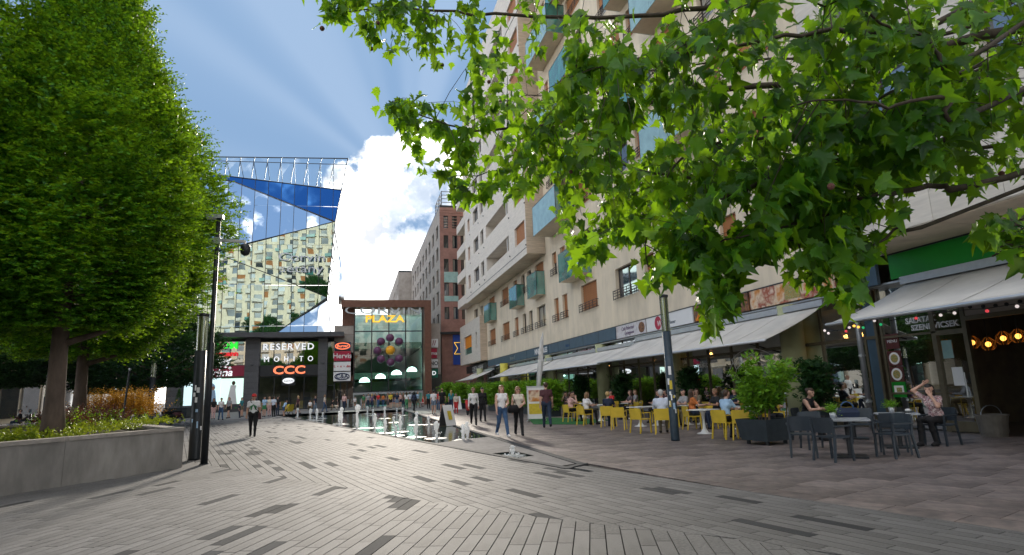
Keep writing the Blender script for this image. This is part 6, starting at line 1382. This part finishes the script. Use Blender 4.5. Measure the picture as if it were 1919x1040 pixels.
for i, (px_, py_, rz, lb, col) in enumerate(((300, 797, 1.9, 'dark scooter behind the distant lamp post', 'lamp_black'), (318, 793, 1.7, 'red-tailed scooter next to the dark tub', 'c_maroon'), (272, 800, 2.1, 'silver scooter right of the orange grass', 'steel'), (66, 797, 1.4, 'scooter beside the seated man far left', 'lamp_black'), (45, 795, 1.6, 'black scooter behind the seated man far left', 'dark_metal'), (250, 796, 1.2, 'dark scooter half hidden by the orange grass', 'lamp_blue'))):
    g_ = G(px_, py_); scooter((g_[0], g_[1], .004), rz, lb, col)
g_ = G(333, 784); t = thing('square_planter_pot', 'dark square tub with a small conifer at the mall corner', 'planter', (g_[0], g_[1], 0)); MB().loft([[(-.9, -.9, 0), (.9, -.9, 0), (.9, .9, 0), (-.9, .9, 0)], [(-1, -1, 1.0), (1, -1, 1.0), (1, 1, 1.0), (-1, 1, 1.0)]]).build('tub', 'pot_slate', t)
r = np.random.default_rng(3); n_ = 160; u = r.random(n_); a = r.random(n_)*6.28; base = np.stack([.35*(1-u)*np.cos(a), .35*(1-u)*np.sin(a), 1+1.6*u], 1); V, F = shoots(base, np.stack([np.cos(a)*.4, np.sin(a)*.4, np.full(n_, .9)], 1), np.full(n_, .3), 8, .1, .25, 0, 4); tag(obj('conifer', npmesh('conifer', V, F, 'leaf_dark'), t), kind='stuff')
# green waste container, stall at the hedge end, ramp rail
g_ = G(868, 779); t = thing('red_motorbike', 'dark red parked motor scooter by the hedge behind the child in red', 'scooter', (g_[0]+.4, g_[1], 0)); 
for y in (-.55, .55): MB().tube([(0, y+.22*math.cos(k*.449), .25+.22*math.sin(k*.449)) for k in range(15)], .06, 6, cap=False).build('wheel', 'dark_metal', t)
MB().loft([[(-.12, y, a), (.12, y, a), (.15, y, c), (-.15, y, c)] for y, a, c in ((-.8, .55, .75), (-.4, .35, .9), (.1, .3, .6), (.4, .4, 1.0), (.6, .5, .9))]).build('body', 'c_red', t, True); MB().bar((-.3, .4, 1.05), (.3, .4, 1.05), .04).build('handlebar', 'steel', t)
t = thing('sandwich_board', 'white folding board behind the walking couple near the hedge', 'sign', (G(836, 768)[0]+1.0, G(836, 768)[1], 0)); MB().add([(-.4, -.3, 0), (.4, -.3, 0), (.3, 0, 1.15), (-.3, 0, 1.15), (-.4, .3, 0), (.4, .3, 0)], [(0, 1, 2, 3), (5, 4, 3, 2), (0, 3, 4), (1, 5, 2)]).build('board', 'band_white', t)
# ------------------------------------------------------------------ people: one smooth surface grown round a posed skeleton
def surface_nets(D, o, h):
    s = D < 0; nx, ny, nz = D.shape; acc = np.zeros((nx-1, ny-1, nz-1, 3)); cnt = np.zeros((nx-1, ny-1, nz-1)); sl = (slice(0, -1), slice(1, None))
    corners = [(i, j, k) for i in (0, 1) for j in (0, 1) for k in (0, 1)]
    for c0 in corners:
        for ax in range(3):
            if c0[ax]: continue
            c1 = list(c0); c1[ax] = 1; a = D[sl[c0[0]], sl[c0[1]], sl[c0[2]]]; b = D[sl[c1[0]], sl[c1[1]], sl[c1[2]]]; m = (a < 0) != (b < 0)
            t = np.where(m, a/np.where(m, a-b, 1), 0)
            for q in range(3): acc[..., q] += np.where(m, c0[q]+(t if q == ax else 0), 0)
            cnt += m
    act = cnt > 0; idx = -np.ones(act.shape, int); idx[act] = np.arange(act.sum()); g = np.argwhere(act)
    V = (g+acc[act]/cnt[act][:, None])*h+o; F = []
    for ax in range(3):
        a, b = [q for q in range(3) if q != ax]; n = [nx, ny, nz]
        sl0 = [slice(None)]*3; sl1 = [slice(None)]*3; sl0[ax] = slice(0, -1); sl1[ax] = slice(1, None)
        ch = s[tuple(sl0)] != s[tuple(sl1)]; E = np.argwhere(ch); E = E[(E[:, a] > 0) & (E[:, b] > 0) & (E[:, a] < n[a]-1) & (E[:, b] < n[b]-1)]
        ins = s[tuple(sl0)][tuple(E.T)]
        def cell(da, db): q = E.copy(); q[:, a] -= da; q[:, b] -= db; return idx[tuple(q.T)]
        quad = np.stack([cell(1, 1), cell(0, 1), cell(0, 0), cell(1, 0)], 1); flip = ins if ax != 1 else ~ins
        quad[~flip] = quad[~flip][:, ::-1]; F.append(quad)
    return V, np.concatenate(F)
def bone_d(P, a, b, ra, rb):
    a = np.asarray(a, float); b = np.asarray(b, float); ab = b-a; l2 = max(1e-9, ab@ab); t = np.clip(((P-a)@ab)/l2, 0, 1); return np.linalg.norm(P-a-t[..., None]*ab, axis=-1)-(ra+(rb-ra)*t)
def grow(bones, h):
    A = np.array([[min(b[0][i], b[1][i])-max(b[2], b[3]) for i in range(3)] for b in bones]).min(0)-2.5*h; B = np.array([[max(b[0][i], b[1][i])+max(b[2], b[3]) for i in range(3)] for b in bones]).max(0)+2.5*h
    ax = [np.arange(A[i], B[i]+h, h) for i in range(3)]; D = np.full([len(x) for x in ax], 9.0)
    for a, b, ra, rb, zn, k in bones:
        m = max(ra, rb)+.07; lo = [max(0, int((min(a[i], b[i])-m-A[i])/h)) for i in range(3)]; hi = [min(len(ax[i]), int((max(a[i], b[i])+m-A[i])/h)+2) for i in range(3)]
        S = tuple(slice(l, u) for l, u in zip(lo, hi)); P = np.stack(np.meshgrid(*[ax[i][S[i]] for i in range(3)], indexing='ij'), -1); d = bone_d(P, a, b, ra, rb); o = D[S]; hh = np.clip(.5+.5*(o-d)/k, 0, 1); D[S] = o*(1-hh)+d*hh-k*hh*(1-hh)
    V, F = surface_nets(D, A, h)
    C = V[F].mean(1); best = np.full(len(C), 9.0); z = np.zeros(len(C), int)
    for a, b, ra, rb, zn, k in bones:
        d = bone_d(C, a, b, ra, rb)-(.006 if zn in (2, 3) else 0); m = d < best; best[m] = d[m]; z[m] = zn
    return V, F, C, z
def nrm(v): v = np.asarray(v, float); return v/np.linalg.norm(v)
SKIN, TOP, BOT, SHOE, EYE_, LIP = 0, 2, 3, 4, 5, 6
def person(x, y, az, label, h=1.7, pose='stand', top='white', bottom='jeans', shoe='black', skin='skin_a', hair='brown', style='short', sleeve='short', legs='long', arms=('down', 'down'), ph=.3, res=.02, build=1.0, cap=None, glasses=False, seat=.46, group=None, lean=0.0, look=0.0, zoff=.004):
    s = h/1.70; w = build; B = []
    def add(a, b, ra, rb, zn, k=.03): B.append((np.asarray(a, float)*s, np.asarray(b, float)*s, ra*s, rb*s, zn, k))
    hz = .92; sit = pose == 'sit'
    if sit: hz = seat/s+.12
    if pose == 'crouch': hz = .42
    ln = math.sin(lean); up = math.cos(lean)
    T = lambda x_, y_, z_: (x_, y_+(z_)*ln, hz+z_*up)         # torso point, z_ above the hips
    # torso
    add(T(-.075*w, 0, .0), T(.075*w, 0, .0), .112*w, .112*w, BOT if legs != 'dress' else TOP); add(T(0, .0, .05), T(0, .01, .24), .115*w, .108*w, TOP); add(T(-.06*w, 0, .12), T(.06*w, 0, .12), .10*w, .10*w, TOP)
    add(T(-.085*w, .01, .34), T(.085*w, .01, .34), .105*w, .105*w, TOP); add(T(-.14*w, 0, .455), T(.14*w, 0, .455), .062, .062, TOP); add(T(0, .0, .2), T(0, .005, .42), .115*w, .10*w, TOP)
    add(T(0, 0, .48), T(0, .015, .58), .052, .048, SKIN, .02)
    hc_ = np.array(T(0, .025, .665)); cl, sl_ = math.cos(look), math.sin(look)
    H_ = lambda a, b, c: hc_+np.array([a*cl-b*sl_, a*sl_+b*cl, c])
    add(H_(0, -.012, .022), H_(0, -.004, .022), .088, .088, SKIN, .02); add(H_(0, .028, -.05), H_(0, .034, -.062), .058, .050, SKIN, .03); add(H_(0, .088, -.005), H_(0, .100, -.022), .010, .014, SKIN, .012)
    for sg in (-1, 1): add(H_(sg*.084, -.005, .012), H_(sg*.086, -.008, -.02), .012, .010, SKIN, .006)
    # legs
    for i, sg in enumerate((-1, 1)):
        hip = np.array([sg*.085*w, 0, hz-.02]); bare = legs in ('short', 'dress')
        if sit:
            kn = np.array([sg*(.10+.02*i), .43, hz-.02]); an = np.array([sg*.10, .43+(.08 if i else -.12)*(1 if ph else 0), .085])
        elif pose == 'crouch': kn = np.array([sg*.13, .36, .50]); an = np.array([sg*.12, .02, .085])
        else:
            sw = ph*(1 if (i == 0) else -1) if pose == 'walk' else .02; kn = hip+np.array([0, .44*math.sin(sw*.75+.08), -.44*math.cos(sw*.75)]); bk = -.35*max(0, -sw)*2 if pose == 'walk' else 0; an = kn+np.array([0, .41*math.sin(sw*.75+bk), -.41*math.cos(sw*.75+bk)]); an[2] = max(an[2], .085)
        mid = hip*.45+kn*.55; add(hip, mid, .092*w, .078*w, BOT); add(mid, kn, .076*w, .060*w, SKIN if bare else BOT)
        add(kn, kn*.55+an*.45, .058, .056, SKIN if bare else BOT); add(kn*.55+an*.45, an, .054, .040 if bare else .047, SKIN if bare else BOT)
        fd = nrm([0, 1, 0]); an2 = an+np.array([0, 0, -.03]); toe = an+np.array([0, .14, -.045]); heel = an+np.array([0, -.035, -.045])
        if pose == 'walk' and i == 1 and ph > .15: toe[2] += -.015; heel[2] += .03
        add(heel, toe, .040, .034, SHOE, .02); add(an2, an*.4+toe*.6, .044, .036, SHOE, .02)
    if legs == 'dress' and not sit:
        add(T(0, 0, -.02), T(0, 0, -.42), .125*w, .17*w, TOP, .04)
    if legs == 'skirt': add(T(0, 0, .02), T(0, .0, -.30), .12*w, .16*w, BOT, .04)
    # arms
    for i, sg in enumerate((-1, 1)):
        sh_ = np.array(T(sg*.168*w, 0, .45)); am = arms[i]; ws = .28*(ph if pose == 'walk' else .1)*(1 if i else -1)
        if am == 'down': u, f = nrm([sg*.16, ws*1.2-.03, -1]), nrm([sg*.06, ws*1.2+.18, -1])
        elif am == 'table': u, f = nrm([sg*.22, .55, -.85]), nrm([-sg*.35, .92, .05])
        elif am == 'bag': u, f = nrm([sg*.22, .05, -1]), nrm([-sg*.5, .75, -.25])
        elif am == 'face': u, f = nrm([sg*.25, .75, -.55]), nrm([-sg*.45, .05, .9])
        elif am == 'head': u, f = nrm([sg*.62, .35, .70]), nrm([-sg*.80, -.25, .52])
        elif am == 'hip': u, f = nrm([sg*.55, -.2, -.85]), nrm([-sg*.45, .55, -.6])
        elif am == 'reach': u, f = nrm([sg*.2, .8, -.55]), nrm([-sg*.1, .95, .12])
        else: u, f = nrm([sg*.45, .1, -.9]), nrm([sg*.3, .4, -.8])
        el = sh_+u*.275; wr = el+f*.245; zu = {'none': SKIN, 'short': TOP, 'long': TOP}[sleeve]; zf = TOP if sleeve == 'long' else SKIN
        add(sh_, (sh_*.4+el*.6), .056*w, .050, zu); add(sh_*.4+el*.6, el, .047, .042, TOP if sleeve == 'long' else SKIN, .02); add(el, wr, .042, .029, zf, .02)
        # hand: palm, four fingers, thumb
        side = np.cross(f, [0, 0, 1.0]); side = nrm(side) if np.linalg.norm(side) > .05 else np.array([1.0, 0, 0]); pn = np.cross(side, f); pw = nrm(side*.6+pn*.8); pl_ = nrm(np.cross(f, pw)); pe = wr+f*.085
        add(wr, wr+f*.02, .026, .026, SKIN, .012); add(wr+f*.03-pw*.016, pe-pw*.026, .017, .014, SKIN, .012); add(wr+f*.03+pw*.016, pe+pw*.026, .017, .014, SKIN, .012)
        if res < .017:
            for j, q in enumerate((-.031, -.0105, .0105, .031)):
                L = (.062, .076, .080, .066)[j]; k0 = pe+pw*q; k1 = k0+nrm(f-pl_*.25*sg)*L*.55; k2 = k1+nrm(f*.8-pl_*.6*sg)*L*.5; add(k0, k1, .0105, .0095, SKIN, .004); add(k1, k2, .0095, .0085, SKIN, .004)
            t0 = wr+f*.03+pw*.026; add(t0, t0+nrm(f*.6+pw*.8)*.045, .013, .011, SKIN, .006); add(t0+nrm(f*.6+pw*.8)*.045, t0+nrm(f*.85+pw*.5)*.078, .011, .009, SKIN, .004)
        else: add(pe, pe+nrm(f-pl_*.3*sg)*.07, .024, .013, SKIN, .012)
    V, F, C, z = grow(B, res)
    if res < .03:
        hs = hc_*s
        for sg in (-1, 1):
            e = H_(sg*.034, .082, .008)*s; z[(np.linalg.norm((C-e)*[1, .6, 1.5], axis=1) < .016*s) & (z == SKIN)] = EYE_
        e = H_(0, .085, -.052)*s; z[(np.linalg.norm((C-e)*[.55, .6, 1.6], axis=1) < .017*s) & (z == SKIN)] = LIP
    mats = [skin, skin, 'c_'+top, 'c_'+bottom, 'c_'+shoe, 'eye', 'lip']
    o = obj('person', npmesh('person', V, F, mats, True, z), None, (float(x), float(y), zoff), -R(az)); tag(o, label, 'person', group)
    hm = 'hair_'+hair; hb = []
    def ha(a, b, ra, rb, k=.03): hb.append((np.asarray(a)*s, np.asarray(b)*s, ra*s, rb*s, 0, k))
    if style != 'bald':
        ha(H_(0, -.03, .045), H_(0, .012, .058), .086, .074); ha(H_(0, -.05, .0), H_(0, -.045, -.03), .066, .05)
        if style in ('long', 'bob'):
            Lh = -.30 if style == 'long' else -.12
            for sg in (-1, 1): ha(H_(sg*.062, -.03, .02), H_(sg*.078, -.025, Lh), .042, .032)
            ha(H_(0, -.07, .0), H_(0, -.10, Lh), .062, .05)
        if style == 'bun': ha(H_(0, -.09, .07), H_(0, -.10, .08), .045, .045)
        if style == 'tail': ha(H_(0, -.095, .03), H_(0, -.14, -.20), .035, .018)
        hv, hf, _, _ = grow(hb, max(.014, res*.8)); obj('hair', npmesh('hair', hv, hf, hm, True), o)
    if cap:
        b = []
        b.append((H_(0, -.012, .055)*s, H_(0, -.004, .060)*s, .098*s, .096*s, 0, .02)); b.append((H_(-.04, .09, .055)*s, H_(.04, .09, .055)*s, .022*s, .022*s, 0, .04)); b.append((H_(0, .06, .055)*s, H_(0, .14, .042)*s, .03*s, .014*s, 0, .03)); cv, cf, _, _ = grow(b, .015); obj('cap', npmesh('cap', cv, cf, 'c_'+cap, True), o)
    if glasses:
        b = MB()
        for sg in (-1, 1): p = H_(sg*.036, .088, .008)*s; b.sphere(p, .024*s, 8, sz=.8)
        b.bar(H_(-.07, .07, .012)*s, H_(.07, .07, .012)*s, .01); b.build('sunglasses', 'eye', o)
    return o
def at(px_, py_): g_ = G(px_, py_); return g_[0], g_[1]
# --- walkers
NR, MR, FR = .013, .02, .03
p1 = person(*at(473, 818), 176, 'man in red cap and white printed T-shirt walking across the plaza', 1.74, 'walk', 'white', 'black', arms=('down', 'down'), ph=.26, res=NR, cap='red', build=1.12, hair='grey', skin='skin_b')
MB().add([(-.11, .128, 1.10), (.11, .128, 1.10), (.13, .132, 1.24), (0, .138, 1.33), (-.13, .132, 1.24)], [(0, 1, 2, 3, 4)]).build('shirt_print', 'c_green', p1)
bg_ = thing('shoulder_bag', 'dark red shoulder bag hanging at the side of the man in the red cap', 'bag', (*at(473, 818), .7), R(4)); MB().loft([[(.20, -.1, 0), (.32, -.1, 0), (.32, .1, 0), (.20, .1, 0)], [(.20, -.12, .26), (.31, -.12, .26), (.31, .12, .26), (.20, .12, .26)]]).build('body', 'c_maroon', bg_); MB().tube([(.25, .0, .26), (.10, .15, .52), (-.12, .12, .80), (-.14, -.08, .79), (.05, -.14, .5), (.26, -.05, .26)], .014, 5).build('strap', 'c_black', bg_)
person(*at(888, 797), 186, 'woman in grey cardigan and sunglasses walking before the hedge', 1.72, 'walk', 'white', 'black', sleeve='long', hair='fair', style='bun', glasses=True, ph=.42, res=NR)
person(*at(942, 819), 172, 'woman in white tank top, blue jeans and white shoes', 1.72, 'walk', 'white', 'jeans', 'white', sleeve='none', hair='fair', style='long', arms=('bag', 'down'), ph=.4, res=NR)
person(*at(973, 816), 186, 'woman in cream top and black trousers carrying a black bag', 1.66, 'walk', 'cream', 'black', sleeve='none', hair='fair', style='long', glasses=True, arms=('bag', 'down'), ph=.34, res=NR)
x, y = at(973, 816); t = thing('handbag', 'black handbag held by the woman in the cream top', 'handbag', (x-.22, y-.16, .78), R(10)); MB().loft([[(-.17, -.06, 0), (.17, -.06, 0), (.17, .06, 0), (-.17, .06, 0)], [(-.19, -.07, .14), (.19, -.07, .14), (.19, .07, .14), (-.19, .07, .14)], [(-.14, -.02, .26), (.14, -.02, .26), (.14, .02, .26), (-.14, .02, .26)]]).build('body', 'c_black', t, True); MB().tube([(-.12, 0, .24), (.0, .05, .62), (.12, 0, .24)], .012, 5).build('strap', 'c_black', t)
person(*at(1026, 803), 12, 'man in maroon T-shirt seen from behind walking away', 1.80, 'walk', 'maroon', 'jeans_dark', hair='brown', ph=.45, res=NR, build=1.08)
person(*at(905, 790), 178, 'dark-dressed walker half hidden behind the cardigan woman', 1.72, 'walk', 'black', 'black', sleeve='long', hair='black', ph=.2)
G3 = 'people walking towards the mall'
person(*at(813, 776), 8, 'person in white T-shirt and denim shorts walking away beside the black-clad one', 1.74, 'walk', 'white', 'denim_light', legs='short', hair='black', ph=.25)
person(*at(829, 774), 4, 'person all in black with shorts walking away', 1.86, 'walk', 'black', 'black', legs='short', hair='fair', ph=.2, build=1.05)
person(*at(855, 775), 180, 'child in white top and red skirt near the hedge', 1.45, 'walk', 'cream', 'red', legs='skirt', hair='brown', style='long', ph=.2)
CR = [(727, 765, 175, 'woman in dark patterned dress left of the crowd at the entrance', dict(top='floral_dark', bottom='floral_dark', legs='dress', sleeve='none', style='long')),
      (738, 764, 178, 'person in black top and blue denim skirt in the entrance crowd', dict(top='black', bottom='jeans', legs='short', sleeve='none', style='tail', hair='black')),
      (750, 764, 180, 'person in pinkish top and dark shorts in the entrance crowd', dict(top='pink', bottom='navy', legs='short', sleeve='none', style='bob')),
      (762, 767, 10, 'person in white top and green skirt walking to the entrance', dict(top='white', bottom='green', legs='skirt', style='long')),
      (768, 765, 5, 'person in pale lilac top beside the green skirt', dict(top='shirt_blue', bottom='khaki', legs='short')),
      (776, 771, 30, 'person in long dark coat striding in front of the entrance', dict(top='navy', bottom='black', sleeve='long', style='bob', hair='black', pose='walk', ph=.4)),
      (803, 766, 5, 'person in teal top beside the portal leg', dict(top='teal', bottom='black', hair='black')),
      (703, 764, 170, 'person in black and white by the left entrance door', dict(top='black', bottom='khaki', sleeve='none', style='long')),
      (709, 764, 200, 'person in red top by the left entrance door', dict(top='red', bottom='jeans', hair='black')),
      (690, 766, 185, 'dark-haired person in grey between child and red top', dict(top='grey', bottom='jeans_dark', hair='black')),
      (756, 763, 170, 'person in brown top at the back of the entrance crowd', dict(top='brown', bottom='jeans_dark', style='bob')),
      (744, 766, 185, 'person in navy top at the middle of the entrance crowd', dict(top='navy', bottom='denim_light', legs='short', style='long'))]
for px_, py_, az, lb, kw in CR:
    kw.setdefault('pose', 'stand'); x, y = at(px_, py_); f = min(1.0, 77/y); person(x*f, y*f, az, lb, 1.72, res=FR, **kw)
def far(px_, py_, az, lb, h=1.7, lim=81, **kw):
    x, y = at(px_, py_); f = min(1.0, lim/y); return person(x*f, y*f, az, lb, h, res=FR, **kw)
far(793, 762, 250, 'person in red patterned dress sitting low beside the portal leg', pose='crouch', top='red', bottom='floral', sleeve='none', lim=75, hair='fair')
far(665, 763, 180, 'small child in white T-shirt between the bollards', 1.35, top='white', bottom='khaki', legs='short', hair='fair')
far(620, 769, 90, 'dark-dressed person bending beside the fountain corner', pose='crouch', top='black', bottom='khaki', lim=74, lean=.3)
far(633, 768, 270, 'person in black and beige crouching at the mall pillar', pose='crouch', top='floral_dark', bottom='cream', lim=76, style='long', hair='black')
far(581, 769, 200, 'person in white sitting low before the shoe shop', pose='crouch', top='white', bottom='khaki', lim=76, style='bob')
LC = [(413, 787, 150, 'person in white top and blue jeans near the lamp posts', dict(top='white', bottom='jeans', hair='black', pose='walk', ph=.25)), (399, 786, 160, 'person in black top and pale trousers near the lamp posts', dict(top='black', bottom='pink', hair='black', style='long')),
      (452, 781, 120, 'person in teal top by the mint poster', dict(top='teal', bottom='khaki', legs='short', hair='black', style='tail')), (495, 781, 200, 'child in light blue top and green shorts behind the red-capped man', dict(top='sky', bottom='green', legs='short')),
      (512, 781, 20, 'person in blue striped shirt and dark trousers at the shoe shop', dict(top='shirt_blue', bottom='black')), (504, 780, 160, 'person in cream top left of the blue striped shirt', dict(top='cream', bottom='pink', style='long', hair='fair')),
      (531, 781, 60, 'child in blue T-shirt bending to the yellow stroller', dict(top='sky', bottom='jeans', legs='short', lean=.4, h=1.4)), (448, 783, 100, 'dark-dressed child beside the teal top', dict(top='navy', bottom='navy', h=1.2, hair='black')), (520, 779, 200, 'person in black blouse behind the blue striped shirt', dict(top='black', bottom='jeans_dark', style='long', hair='black'))]
for px_, py_, az, lb, kw in LC:
    hh = kw.pop('h', 1.72); person(*at(px_, py_), az, lb, hh, res=FR*.9, **kw)
FC = [(718, 763, 0, 'person in orange top heading into the entrance doors', 'orange', 'jeans'), (732, 766, 190, 'person in yellow top left in the entrance crowd', 'yellow', 'black'), (783, 764, 150, 'person in sky blue top between the dark coat and the portal leg', 'sky', 'khaki'), (697, 767, 20, 'person in purple top walking to the left door', 'purple', 'jeans_dark'), (681, 766, 160, 'person in green top beside the bollard', 'green', 'khaki'), (645, 770, 200, 'person in pink top in front of the sign stack', 'pink', 'navy'), (608, 772, 90, 'person in cream top before the dark stone pillar', 'cream', 'jeans'),
      (558, 777, 240, 'person in maroon top behind the fountain left end', 'maroon', 'black'), (590, 773, 120, 'person in navy top walking past the shoe shop', 'navy', 'denim_light'), (470, 777, 80, 'person in orange-brown top behind the red-capped man', 'brown', 'jeans'), (428, 784, 210, 'person in grey top right of the lamp posts', 'grey', 'black'), (846, 771, 8, 'person in teal top walking by the hedge end', 'teal', 'jeans_dark'), (822, 768, 185, 'person in red top coming from the mall past the couple', 'red', 'jeans')]
for i, (px_, py_, az, lb, tp, bt_) in enumerate(FC): far(px_, py_, az, lb, 1.62+.02*(i*7 % 9), pose='walk', ph=.2+.05*(i % 4), top=tp, bottom=bt_, hair=['black', 'brown', 'fair', 'blond'][i % 4], style=['short', 'long', 'bob', 'tail'][(i*3) % 4], legs=['long', 'short', 'long'][i % 3], lim=79)
x, y = at(541, 780); t = thing('baby_stroller', 'yellow baby stroller at the fountain corner', 'stroller', (x, y, .004), R(40))
for sx_, sy_ in ((-.22, -.3), (.22, -.3), (-.22, .35), (.22, .35)): MB().tube([(sx_-.03, sy_, .12), (sx_+.03, sy_, .12)], .12, 10).build('wheel', 'dark_metal', t)
MB().loft([[(-.2, -.25, .4), (.2, -.25, .4), (.2, .3, .4), (-.2, .3, .4)], [(-.24, -.35, .7), (.24, -.35, .7), (.24, .35, .65), (-.24, .35, .65)], [(-.2, -.45, 1.0), (.2, -.45, 1.0), (.2, -.1, 1.0), (-.2, -.1, 1.0)]]).build('seat_shell', 'c_yellow', t); b = MB()
for sx_ in (-.23, .23): b.bar((sx_, .4, .14), (sx_, -.6, 1.05), .03); b.bar((sx_, -.3, .14), (sx_, .1, .6), .03)
b.bar((-.23, -.6, 1.05), (.23, -.6, 1.05), .03); b.build('frame', 'dark_metal', t)
# --- seated guests
def guest(x, y, az, lb, **kw): kw.setdefault('res', .016); return person(x, y, az, lb, kw.pop('h', 1.68), 'sit', seat=.46, ph=1, group='guests seated on the terrace', **kw)
def onchair(i, dx=0.0): g_ = G(*YC[i][0]); a = R(YC[i][1]); return g_[0]+math.sin(a)*(.02+dx), g_[1]+math.cos(a)*(.02+dx), YC[i][1]
guest(*onchair(0), 'seated woman in pink and white top at the left end of the terrace', top='pink', bottom='black', style='tail', hair='brown', arms=('table', 'face'))
guest(*onchair(1), 'seated woman in loose white top leaning to the table', top='white', bottom='black', style='bob', hair='fair', sleeve='short', arms=('table', 'table'), lean=.15)
guest(*onchair(2), 'seated blonde guest in navy top seen from behind', top='navy', bottom='navy', style='short', hair='blond', arms=('table', 'table'))
guest(*onchair(5), 'grey-haired man in pale blue shirt seen from behind at the lamp post', top='shirt_blue', bottom='khaki', hair='grey', sleeve='long', arms=('table', 'table'), build=1.15, h=1.76)
guest(*onchair(6), 'seated guest in orange top right of the lamp post', top='orange', bottom='jeans_dark', hair='brown', style='long', arms=('face', 'table'))
guest(*onchair(7), 'seated guest in light blue shirt left of the tall shrub', top='sky', bottom='black', hair='brown', arms=('table', 'table'), lean=.2)
IN = [(12.3, 21.0, 260, 'seated man with grey T-shirt facing the plaza', dict(top='grey', bottom='black', hair='black')), (12.4, 23.2, 255, 'seated dark-haired guest in black facing the blonde guest', dict(top='black', bottom='black', hair='black', style='long')), (12.6, 26.3, 270, 'seated guest in floral top behind the white-topped woman', dict(top='floral_dark', bottom='black', style='long')),
      (12.2, 18.7, 265, 'seated bearded man in dark top facing the grey-haired man', dict(top='black', bottom='jeans_dark', hair='fair', skin='skin_c')), (12.8, 29.0, 250, 'seated guest in red far back on the terrace', dict(top='red', bottom='black', hair='black'))]
for x, y, az, lb, kw in IN: guest(x, y, az, lb, arms=('table', 'table'), res=.02, **kw)
g_ = G(1060, 782); guest(g_[0]+.5, g_[1]+1.2, 200, 'seated guest in black and white behind the pink-topped woman', top='floral_dark', bottom='black', hair='black', style='long', arms=('table', 'face'), res=.02)
for i, (x, y, az, lb, kw) in enumerate(((11.2, 20.2, 80, 'seated man in white T-shirt with his back to the plaza', dict(top='white', bottom='khaki', hair='black')), (11.9, 15.4, 200, 'seated woman in black with sunglasses behind the shrub tub', dict(top='black', bottom='black', hair='brown', glasses=True, style='bun')))):
    chair(yc, x, y, az, ['yellow chair of the man in the white T-shirt', 'yellow chair of the woman with sunglasses'][i]); guest(x, y, az, lb, arms=('table', 'face' if i else 'table'), **kw)
MORE = [(13.6, 19.6, 250, 'seated guest in navy at the back beside the lime column', dict(top='navy', bottom='black', hair='black')), (13.7, 22.2, 265, 'seated guest in khaki at the back row by the glass', dict(top='khaki', bottom='black', hair='brown', style='bob')), (13.8, 25.0, 240, 'seated guest in maroon at the back row by the glass', dict(top='maroon', bottom='black', hair='black')), (13.6, 27.8, 280, 'seated guest in grey at the back row under the awning', dict(top='grey', bottom='jeans_dark', hair='fair', style='long')), (11.6, 31.2, 260, 'seated guest in brown beside the nearest hedge tub', dict(top='brown', bottom='black', hair='black')), (13.2, 17.2, 230, 'seated guest in purple behind the tall shrub', dict(top='purple', bottom='black', hair='brown', style='long'))]
for i, (x, y, az, lb, kw) in enumerate(MORE):
    chair(yc, x, y, az, 'yellow chair of the '+lb.replace('seated ', '')); guest(x, y, az, lb, arms=('table', 'face' if i % 2 else 'table'), res=.022, lean=.1*(i % 3), **kw)
for i, (x, y) in enumerate(((12.95, 20.9), (13.0, 24.0), (12.9, 26.9), (12.6, 17.6))): tulip(x, y, ['white table of the inner row opposite the lamp post', 'white table of the inner row behind the blonde guest', 'white table of the inner row behind the white-topped guest', 'white table of the inner row behind the tall shrub'][i])
chair(gc, 11.5, 13.6, 150, 'grey chair of the guest with folded bare arms')
guest(11.5, 13.6, 160, 'seated guest in sleeveless black top leaning on bare arms', top='black', bottom='black', sleeve='none', hair='brown', style='bun', arms=('table', 'table'), lean=.3)
person(12.78, 10.95, 262, 'woman in patterned blouse eating with one hand on her head', 1.70, 'sit', 'floral', 'black', 'black', hair='black', style='bob', sleeve='short', arms=('face', 'head'), seat=.46, ph=1, res=.0115, lean=.16, look=.25)
x, y = at(35, 806); t = thing('park_bench', 'grey bench under the seated man far left', 'bench', (x, y, 0), R(30)); MB().box(-.7, .7, -.22, .22, .40, .46).build('seat', 'table_grey', t); 
for sx_ in (-.5, .5): MB().box(sx_-.05, sx_+.05, -.2, .2, .0, .40).build('leg', 'dark_metal', t)
person(x, y, 240, 'seated man in dark jacket far left behind the planter', 1.75, 'sit', 'black', 'jeans_dark', sleeve='long', hair='black', arms=('table', 'table'), seat=.46, ph=1, res=.02)
flush_texts()
